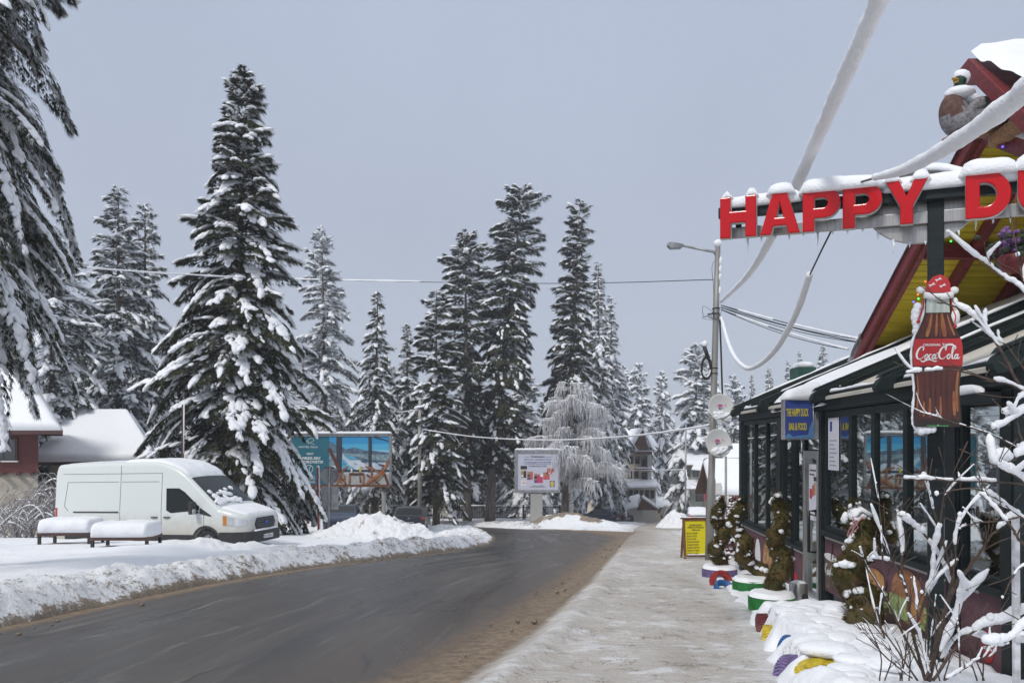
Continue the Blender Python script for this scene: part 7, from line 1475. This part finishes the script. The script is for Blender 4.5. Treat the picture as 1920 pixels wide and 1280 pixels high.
# ------------------------------------------------------------------ the yellow menu board
Ya = 20.4; ka = Ya / F; ABD = thing('menu_board', 'yellow menu board in a wooden frame standing on the trodden snow by the lamp pole', 'sign', P(1305, 1048, Ya)); AF = Frame(P(1304, 1046, Ya), (1, .12, 0), (0, .18, 1)); WFR = pm('stained_wood', (.17, .075, .03), .7, var=.3, vscale=3, stretch=(6, 6, .6))
mx = lambda x: (x - 1304) * ka; mz = lambda y: (1046 - y) * ka
m = MB()
for a in ((1282, 970, 1286, 1042), (1326, 970, 1330, 1042), (1286, 972, 1326, 976), (1286, 1040, 1326, 1043.5)): m.rect(AF, mx(a[0]), mz(a[3]), mx(a[2]), mz(a[1]), -.05, .02)
m.rect(AF, mx(1279), mz(972), mx(1331), mz(969.5), -.08, .04); m.obj('frame', WFR, ABD, bevel=.006)
m = MB(); m.rect(AF, mx(1286), mz(1040), mx(1326), mz(976), -.03, .0); m.obj('panel', pm('yellow_sheet', (.68, .58, .008), .45), ABD)
m = MB(); m.beam(AF(mx(1283), .02, 0), AF(mx(1280), -.08, .22), .05, .05); m.beam(AF(mx(1277), -.06, .1), AF(mx(1296), -.07, .12), .12, .06); m.beam(AF(mx(1329), .02, 0), AF(mx(1332), -.08, .22), .05, .05); m.beam(AF(mx(1284), mz(985), -.05), AF(mx(1288), -.1, -.5), .05, .05); m.obj('foot', WFR, ABD)
for i, (s_, w_) in enumerate((('ДОМАШНО', 25), ('ПРИГОТВЕНА', 32), ('ХРАНА', 17))): text(s_, 'lettering', AF, mx(1307), mz(985.6 + i * 4.6), 3.0 * ka, INK, ABD, width=w_ * ka, bold=.035, c=.003)
for i, (s_, w_) in enumerate((('ПЕЧЕНО АГНЕШКО', 22), ('ПЕЧЕНА ПАТИЦА', 20), ('ПЕЧЕНО ЗАЙЧЕ', 18.5), ('ПЕЧЕНО ДЖОЛАНЧЕ', 24), ('ДОМАШЕН СУДЖУК', 23), ('ДОМАШНИ КЮФТЕТА', 25), ('ПРЕСНИ ОТ ГЪРНЕ', 23), ('ГОТВЕНО ЗА ВАС', 22))): text(s_, 'lettering', AF, mx(1288.5), mz(1001 + i * 5.35), 3.1 * ka, INK, ABD, width=w_ * ka, bold=.02, c=.003, align='LEFT')
m = MB(); m.loaf([AF(mx(1280), mz(969.3), -.02), AF(mx(1330), mz(969.3), -.02)], .10, .025, 3, wob=1.2); m.loaf([AF(mx(1288), mz(1040), .02), AF(mx(1325), mz(1040), .02)], .05, .03, 5, wob=1.4); m.obj('snow_trim', SNOW, ABD, smooth=True)
# ------------------------------------------------------------------ cables, some thick with snow
def cable(label, pts, rad, wire=.008, bare=None, seed=0, lump=.25, name='overhead_cable', group=None):
    """pts: (px, py, distance); rad: snow radius along it; bare: wire-only stretches before and after"""
    W_ = [P(*p) for p in pts]; q = [Vector(v) for v in cr(W_, 10)]; n = len(q); r = np.interp(np.linspace(0, 1, n), np.linspace(0, 1, len(rad)), rad)
    t = thing(name, label, 'cable', q[0], 0, group); m = MB(); qq = ([P(*p) for p in bare[0]] if bare else []) + q + ([P(*p) for p in bare[1]] if bare and len(bare) > 1 else []); m.tube(qq, wire, 6); m.obj('wire', BLK, t, smooth=True)
    s_ = [Vector(v) for v in cr(q, 5)]; L = np.concatenate([[0], np.cumsum([(b - a).length for a, b in zip(s_, s_[1:])])]); rr = np.interp(np.linspace(0, 1, len(s_)), np.linspace(0, 1, n), r) * (1 + lump * (fbm(L * 2.2, L * 0, 4, seed) - .5) * 2) * (1 + .22 * (fbm(L * 9, L * 0 + 5, 3, seed + 4) - .5))
    rr[0] *= .3; rr[-1] *= .3; m = MB(); m.tube([p + Vector((0, 0, .2 * a)) for p, a in zip(s_, rr)], rr, 14); m.obj('snow_sleeve', SNOW, t, smooth=True); return t
cable('thick snow-coated cable sweeping from high over the road down to the lamp pole', [(1712, -160, 3.6), (1650, 0, 4.3), (1585, 145, 5.3), (1497, 340, 7.7), (1445, 448, 9.8), (1400, 520, 13.2), (1352, 566, 19.7)], [.056, .056, .056, .058, .056, .05, .045], seed=1, lump=.16)
cable('snow-coated cable hanging in a deep loop between the lamp pole and the letter sign', [(1519, 514, 8.2), (1492, 590, 9.0), (1455, 655, 10.3), (1420, 686, 11.8), (1395, 688, 13.3), (1370, 655, 16), (1352, 595, 19.6)], [.036, .036, .037, .036, .036, .04, .035], bare=[[(1565, 420, 6.9), (1540, 470, 7.6)]], seed=2, lump=.14)
cable('thick snow-coated cable slanting up past the gable from the letter sign', [(1640, 334, 6.2), (1700, 318, 5.4), (1790, 270, 4.4), (1880, 208, 3.6), (1960, 145, 3.0)], [.03, .038, .046, .047, .046], bare=[[(1598, 346, 6.75)]], seed=3, lump=.16)
for i, (e, d_, lab, sn) in enumerate((((1612, 636, 14.2), 8, 'upper snowy service wire from the lamp pole to the red gable', .022), ((1612, 642, 14.3), 10, 'middle bare service wire from the lamp pole to the red gable', .0), ((1590, 655, 14.6), 12, 'lowest snowy service wire from the lamp pole to the green roof', .02))):
    a = (1352, 572 + i * 4, 19.7); pts = [tuple(np.array(a) * (1 - t) + np.array(e) * t + np.array([0, d_ * 4 * t * (1 - t) * .4, 0])) for t in np.linspace(0, 1, 9)]; W_ = [P(*p) for p in pts]
    t_ = thing('service_wire', lab, 'cable', W_[0]); m = MB(); m.tube(W_, .011, 5); m.tube([w + Vector((0, .02, -.05 * math.sin(k_ / 8 * math.pi))) for k_, w in enumerate(W_)], .008, 5); m.obj('wire', BLK, t_, smooth=True)
    if sn:
        m = MB()
        for k0, k1 in ((1, 3), (4, 8)): seg = W_[k0:k1 + 1]; m.tube([Vector(v) + Vector((0, 0, .012)) for v in cr(seg, 5)], [sn * (.8 + .4 * random.Random(j + i).random()) for j in range((len(seg) - 1) * 5 + 1)], 8)
        m.obj('snow_sleeve', SNOW, t_, smooth=True)
def wire(label, pts, sn, Wr=.014, name='overhead_wire', sr=.035):
    W_ = [Vector(v) for v in cr([P(*p) for p in pts], 8)]; t_ = thing(name, label, 'cable', W_[0]); m = MB(); m.tube(W_, Wr, 5); m.obj('wire', BLK, t_); n = len(W_) - 1
    for a, b in sn:
        i0, i1 = int(a * n), max(int(a * n) + 2, int(b * n)); m = MB(); seg = W_[i0:i1 + 1]; m.tube([v + Vector((0, 0, .02)) for v in seg], [sr * (.85 + .3 * random.Random(j).random()) for j in range(len(seg))], 7); m.obj('snow_sleeve', SNOW, t_, smooth=True)
wire('thin wire high across the road from the lamp pole, snowy in three stretches', [(1338, 524, 19.8), (1140, 530, 22), (960, 531, 25), (700, 527, 28), (570, 524, 30), (417, 519, 29), (205, 506, 26), (60, 490, 24)], [(.385, .49), (.55, .59), (.71, .90)], .011, sr=.03)
wire('low snowy wire sagging from the concrete pole across the junction to the lamp pole', [(791, 805, 62), (880, 818, 55), (970, 824, 48), (1060, 825, 42), (1180, 818, 34), (1300, 803, 24), (1333, 797, 19.9)], [(.0, .97)], .016, sr=.042)
wire('thin wire running from the concrete pole out to the big spruce', [(788, 768, 62), (700, 778, 60), (560, 782, 56), (420, 778, 52), (290, 768, 48), (85, 732, 40)], [(.02, .12), (.3, .6), (.75, 1)], .016, sr=.045)
wire('pair of wires dropping from the concrete pole behind the blue billboard', [(788, 772, 62), (760, 785, 70), (724, 806, 80)], [(.1, .9)], .02, sr=.05)
wire('snowy wire from the slim hotel pole to the souvenir shop', [(1286, 880, 72), (1250, 881, 80), (1170, 882, 90)], [(.0, 1)], .02, sr=.06)
wire('loose wire dangling from the slim hotel pole', [(1286, 880, 72), (1290, 900, 70), (1302, 909, 68), (1318, 908, 66)], [(0, 1)], .02, sr=.05)
# ------------------------------------------------------------------ the bare shrubs loaded with snow
def branchy(root, specs, seed, stem_mb, snow_mb, subs=3, lim=1.0):
    g_ = random.Random(seed)
    for pts, r0, sn in specs:
        W_ = [Vector(v) for v in cr([P(*p) for p in pts], 7)]; n = len(W_); W_ = [w + Vector((g_.uniform(-1, 1), g_.uniform(-1, 1), g_.uniform(-1, 1))) * r0 * .3 for w in W_]; r0 *= 1.1
        rad = np.linspace(r0, max(.0028, r0 * .35), n); stem_mb.tube(W_, rad, 7)
        for k_ in range(3, n - 1, 4): stem_mb.ell(W_[k_], rad[k_] * 1.35, 1)
        if sn > 0:
            L_ = np.concatenate([[0], np.cumsum([(b - a).length for a, b in zip(W_, W_[1:])])]); A_w = np.array([list(w) for w in W_]); u = L_[-1] * .05
            while u < L_[-1] - .02:
                run = min(L_[-1] - u, g_.uniform(4.5, 15) * sn); uu = np.arange(u, u + run, max(.006, sn * .10)); u += run + (-.5 * sn if g_.random() < .35 else g_.uniform(.3, 2.2) * sn)
                if len(uu) < 4: continue
                C_ = np.stack([np.interp(uu, L_, A_w[:, q_]) for q_ in range(3)], -1); T_ = np.gradient(C_, axis=0); T_ /= np.linalg.norm(T_, axis=1, keepdims=True) + 1e-9; st_ = np.abs(T_[:, 2]); sd = g_.randint(0, 9999)
                if (st_.mean() > .8 and g_.random() < .6) or (sn < .045 and g_.random() < .25): continue
                e_ = np.clip(np.minimum(uu - uu[0], uu[-1] - uu) / (sn * .55), 0, 1); e_ = np.sqrt(1 - (1 - e_) ** 2) * .75 + .25
                r_ = sn * .5 * (1.05 - .5 * st_) * (.55 + .95 * fbm(uu / sn * .34, uu * 0 + sd * .37, 2, sd)) * e_ * g_.uniform(.85, 1.2)
                C_ = C_ + np.stack([-.35 * r_ * st_, -.3 * r_ * st_, r_ * (.88 - .5 * st_) + rad.mean() * .6], -1); v0 = len(snow_mb.v); snow_mb.tube(C_, r_, 11)
                for q_ in range(v0, len(snow_mb.v)):
                    p_ = snow_mb.v[q_]; k2 = (q_ - v0) // 11; c2 = C_[k2]; n_ = 1 + .7 * (float(vnoise(p_[0] / sn * .8 + p_[1] / sn * .5, p_[2] / sn * .8, sd)) - .5) + .25 * (float(vnoise(p_[0] / sn * 2.2, p_[2] / sn * 2.2 + p_[1] / sn, sd + 3)) - .5)
                    snow_mb.v[q_] = (c2[0] + (p_[0] - c2[0]) * n_, c2[1] + (p_[1] - c2[1]) * n_, c2[2] + (p_[2] - c2[2]) * n_ * (.86 if p_[2] < c2[2] else 1.05))
            if g_.random() < .45: snow_mb.ell(W_[-1] + Vector((0, 0, sn * .15)), (sn * .36, sn * .33, sn * .42), 2, None, .14, seed=g_.randint(0, 999))
        for _ in range(subs):
            k_ = g_.randint(n // 4, n - 3); b = W_[k_]; d = (W_[min(n - 1, k_ + 2)] - W_[k_]).normalized(); side = Vector((g_.uniform(-1, 1), g_.uniform(-.5, .5), g_.uniform(.0, 1.0))).normalized(); L = g_.uniform(.08, .30) * lim
            q = [b, b + (d * .6 + side * .5) * L * .5, b + (d * .6 + side * .75) * L]; stem_mb.tube(q, [rad[k_] * .6, rad[k_] * .45, .003], 5)
            if sn > 0 and g_.random() < .24: (lambda Q_, sd: snow_mb.tube([Vector(v) + Vector((0, 0, sn * .16)) for v in Q_], sn * .34 * np.clip(.35 + 1.1 * fbm(np.arange(len(Q_)) * .33, np.zeros(len(Q_)) + sd, 2, sd), .3, 1.2) * np.sqrt(np.clip(np.minimum(np.arange(len(Q_)) + .4, len(Q_) - .6 - np.arange(len(Q_))) / 2.5, .05, 1)), 9))(cr(q, 6), g_.randint(0, 999)); (snow_mb.ell(q[2], sn * .22, 2, None, .15, seed=g_.randint(0, 99)) if g_.random() < .4 else None)
def D(pts, y0, y1): n = len(pts); return [(x, y, y0 + (y1 - y0) * i / (n - 1)) for i, (x, y) in enumerate(pts)]
sh = thing('bare_shrub', 'bare twiggy shrub loaded with fat snow in front of the burger banner', 'shrub', P(1745, 1262, 5.5)); st, sn = MB(), MB()
A_ = [(D([(1742, 1275), (1762, 1180), (1787, 1105), (1835, 1040), (1862, 1000), (1908, 962)], 5.5, 5.1), .016, .085), (D([(1788, 1105), (1772, 1060), (1740, 1010), (1712, 985), (1690, 968)], 5.45, 5.2), .010, .07), (D([(1735, 1275), (1712, 1190), (1700, 1110), (1685, 1075), (1668, 1040), (1652, 1000)], 5.5, 5.3), .011, .06),
      (D([(1700, 1110), (1690, 1060), (1700, 1020), (1712, 985)], 5.45, 5.3), .008, .065), (D([(1712, 1190), (1735, 1120), (1748, 1080), (1752, 1030), (1762, 985)], 5.5, 5.2), .009, .07), (D([(1735, 1270), (1690, 1180), (1655, 1110), (1625, 1060), (1612, 1025)], 5.5, 5.1), .007, .022), (D([(1668, 1052), (1640, 1048), (1615, 1050)], 5.3, 5.2), .006, .05),
      (D([(1690, 1270), (1665, 1210), (1650, 1160), (1655, 1100)], 5.4, 5.3), .006, .028), (D([(1660, 1100), (1655, 1040), (1650, 960), (1643, 905)], 5.3, 5.15), .005, .022), (D([(1790, 1100), (1775, 1040), (1752, 960), (1738, 905), (1730, 888)], 5.4, 5.0), .008, .045), (D([(1762, 985), (1770, 930), (1778, 905)], 5.2, 5.1), .005, .03),
      (D([(1735, 1275), (1760, 1200), (1775, 1130), (1790, 1060), (1792, 1010), (1800, 965)], 5.3, 5.0), .008, .06), (D([(1750, 1275), (1790, 1215), (1830, 1180), (1880, 1165), (1930, 1140)], 5.2, 4.9), .010, .105), (D([(1760, 1240), (1800, 1190), (1850, 1200), (1860, 1215)], 5.3, 5.0), .007, .085), (D([(1760, 1230), (1795, 1150), (1803, 1110), (1815, 1105)], 5.2, 5.0), .007, .11),
      (D([(1745, 1270), (1728, 1200), (1720, 1150), (1728, 1110)], 5.3, 5.1), .006, .05), (D([(1720, 1275), (1680, 1215), (1648, 1170), (1640, 1140)], 5.2, 5.1), .006, .03), (D([(1710, 1270), (1660, 1230), (1625, 1190), (1615, 1185)], 5.1, 4.9), .005, .018), (D([(1800, 1260), (1798, 1190), (1795, 1160)], 5.1, 5.0), .006, .03), (D([(1770, 1275), (1812, 1250), (1835, 1235), (1862, 1230)], 5.0, 4.8), .006, .04)]
for i in range(12):
    g_ = random.Random(50 + i); x = g_.uniform(1640, 1850); A_.append((D([(x, 1275), (x + g_.uniform(-18, 14), 1220), (x + g_.uniform(-45, 25), g_.uniform(1080, 1180))], 5.5, g_.uniform(5, 5.5)), .0048, g_.choice((0, 0, .022))))
A_ = [(p_, r_, s_ * .62) for p_, r_, s_ in A_]; branchy(sh, A_, 4, st, sn, 6); st.obj('branches', TWIG, sh, smooth=True); sn.obj('snow_cover', SNOW, sh, smooth=True)
s2 = thing('bare_shrub', 'tall bare shrub whose long snow-loaded boughs cross the bottle-shaped board', 'shrub', P(2010, 1280, 4.4)); st, sn = MB(), MB()
B_ = [(D([(2010, 1290), (1995, 1000), (1975, 760), (1950, 560)], 4.4, 4.4), .022, .03), (D([(1975, 760), (1920, 735), (1880, 662), (1838, 604), (1800, 578), (1757, 566)], 4.4, 4.5), .010, .052), (D([(1975, 765), (1905, 725), (1850, 710), (1790, 694), (1740, 697), (1698, 701)], 4.4, 4.5), .007, .030),
      (D([(1960, 620), (1922, 548), (1885, 522), (1852, 495), (1834, 484)], 4.4, 4.5), .008, .055), (D([(1965, 735), (1920, 690), (1890, 650), (1865, 635)], 4.4, 4.5), .006, .04), (D([(1990, 925), (1910, 906), (1840, 903), (1760, 900), (1672, 897)], 4.4, 4.6), .006, .032), (D([(1970, 760), (1920, 772), (1885, 795), (1860, 806)], 4.4, 4.4), .009, .07),
      (D([(1975, 860), (1915, 842), (1860, 815), (1785, 790), (1722, 772)], 4.4, 4.5), .0045, .012), (D([(1980, 880), (1925, 850), (1895, 865), (1862, 866)], 4.4, 4.3), .009, .075), (D([(1990, 1010), (1915, 968), (1870, 935), (1820, 915), (1756, 926)], 4.4, 4.5), .008, .05), (D([(1985, 940), (1920, 900), (1880, 880), (1866, 872)], 4.3, 4.2), .009, .08),
      (D([(1995, 1060), (1920, 1020), (1895, 985), (1862, 948), (1840, 925)], 4.3, 4.4), .009, .05), (D([(1915, 968), (1880, 975), (1830, 980), (1800, 990)], 4.35, 4.5), .005, .025), (D([(1985, 900), (1940, 870), (1915, 820), (1905, 780)], 4.4, 4.4), .008, .06), (D([(1960, 560), (1925, 540), (1912, 500), (1908, 478)], 4.4, 4.5), .006, .05),
      (D([(1990, 1180), (1930, 1170), (1890, 1200), (1845, 1210)], 4.4, 4.4), .009, .09), (D([(1990, 1080), (1925, 1060), (1900, 1080), (1880, 1120)], 4.3, 4.3), .006, .03), (D([(1950, 760), (1915, 745), (1895, 775), (1878, 770)], 4.4, 4.4), .006, .045)]
B_ = [(p_, r_, s_ * .72) for p_, r_, s_ in B_]; branchy(s2, B_, 9, st, sn, 6, .7); st.obj('branches', TWIG, s2, smooth=True); sn.obj('snow_cover', SNOW, s2, smooth=True)
# white stake with a crossbar
wk = thing('wooden_stake', 'white frost-covered stake with a short crossbar near the bare shrubs', 'stake', P(1905, 1290, 4.8)); m = MB(); m.beam(P(1906, 1300, 4.8), P(1904, 968, 4.8), .035, .035, (0, 1, 0)); m.obj('upright', pm('frosted_wood', (.55, .55, .57), .8, var=.25, vscale=14), wk, bevel=.006); m = MB(); m.beam(P(1903, 1196, 4.78), P(1985, 1200, 4.78), .03, .045); m.obj('crossbar', MATS['frosted_wood'], wk, bevel=.006)
m = MB(); m.loaf([P(1903, 1189, 4.78), P(1980, 1192, 4.78)], .05, .03, 4, wob=.6); m.obj('snow_cap', SNOW, wk, smooth=True)

# ------------------------------------------------------------------ the cold haze that pales the far trees
hb = MB(); hb.box((0, 240, 20), (1200, 660, 130)); ho = hb.obj('haze', bpy.data.materials.new('haze')); props(ho, kind='stuff')
hm = ho.data.materials[0]; hm.use_nodes = True; n = hm.node_tree; n.nodes.clear(); o_ = n.nodes.new('ShaderNodeOutputMaterial'); v_ = n.nodes.new('ShaderNodeVolumePrincipled')
v_.inputs['Color'].default_value = (.86, .90, .97, 1); v_.inputs['Density'].default_value = .0009; v_.inputs['Anisotropy'].default_value = .2; n.links.new(v_.outputs[0], o_.inputs['Volume'])
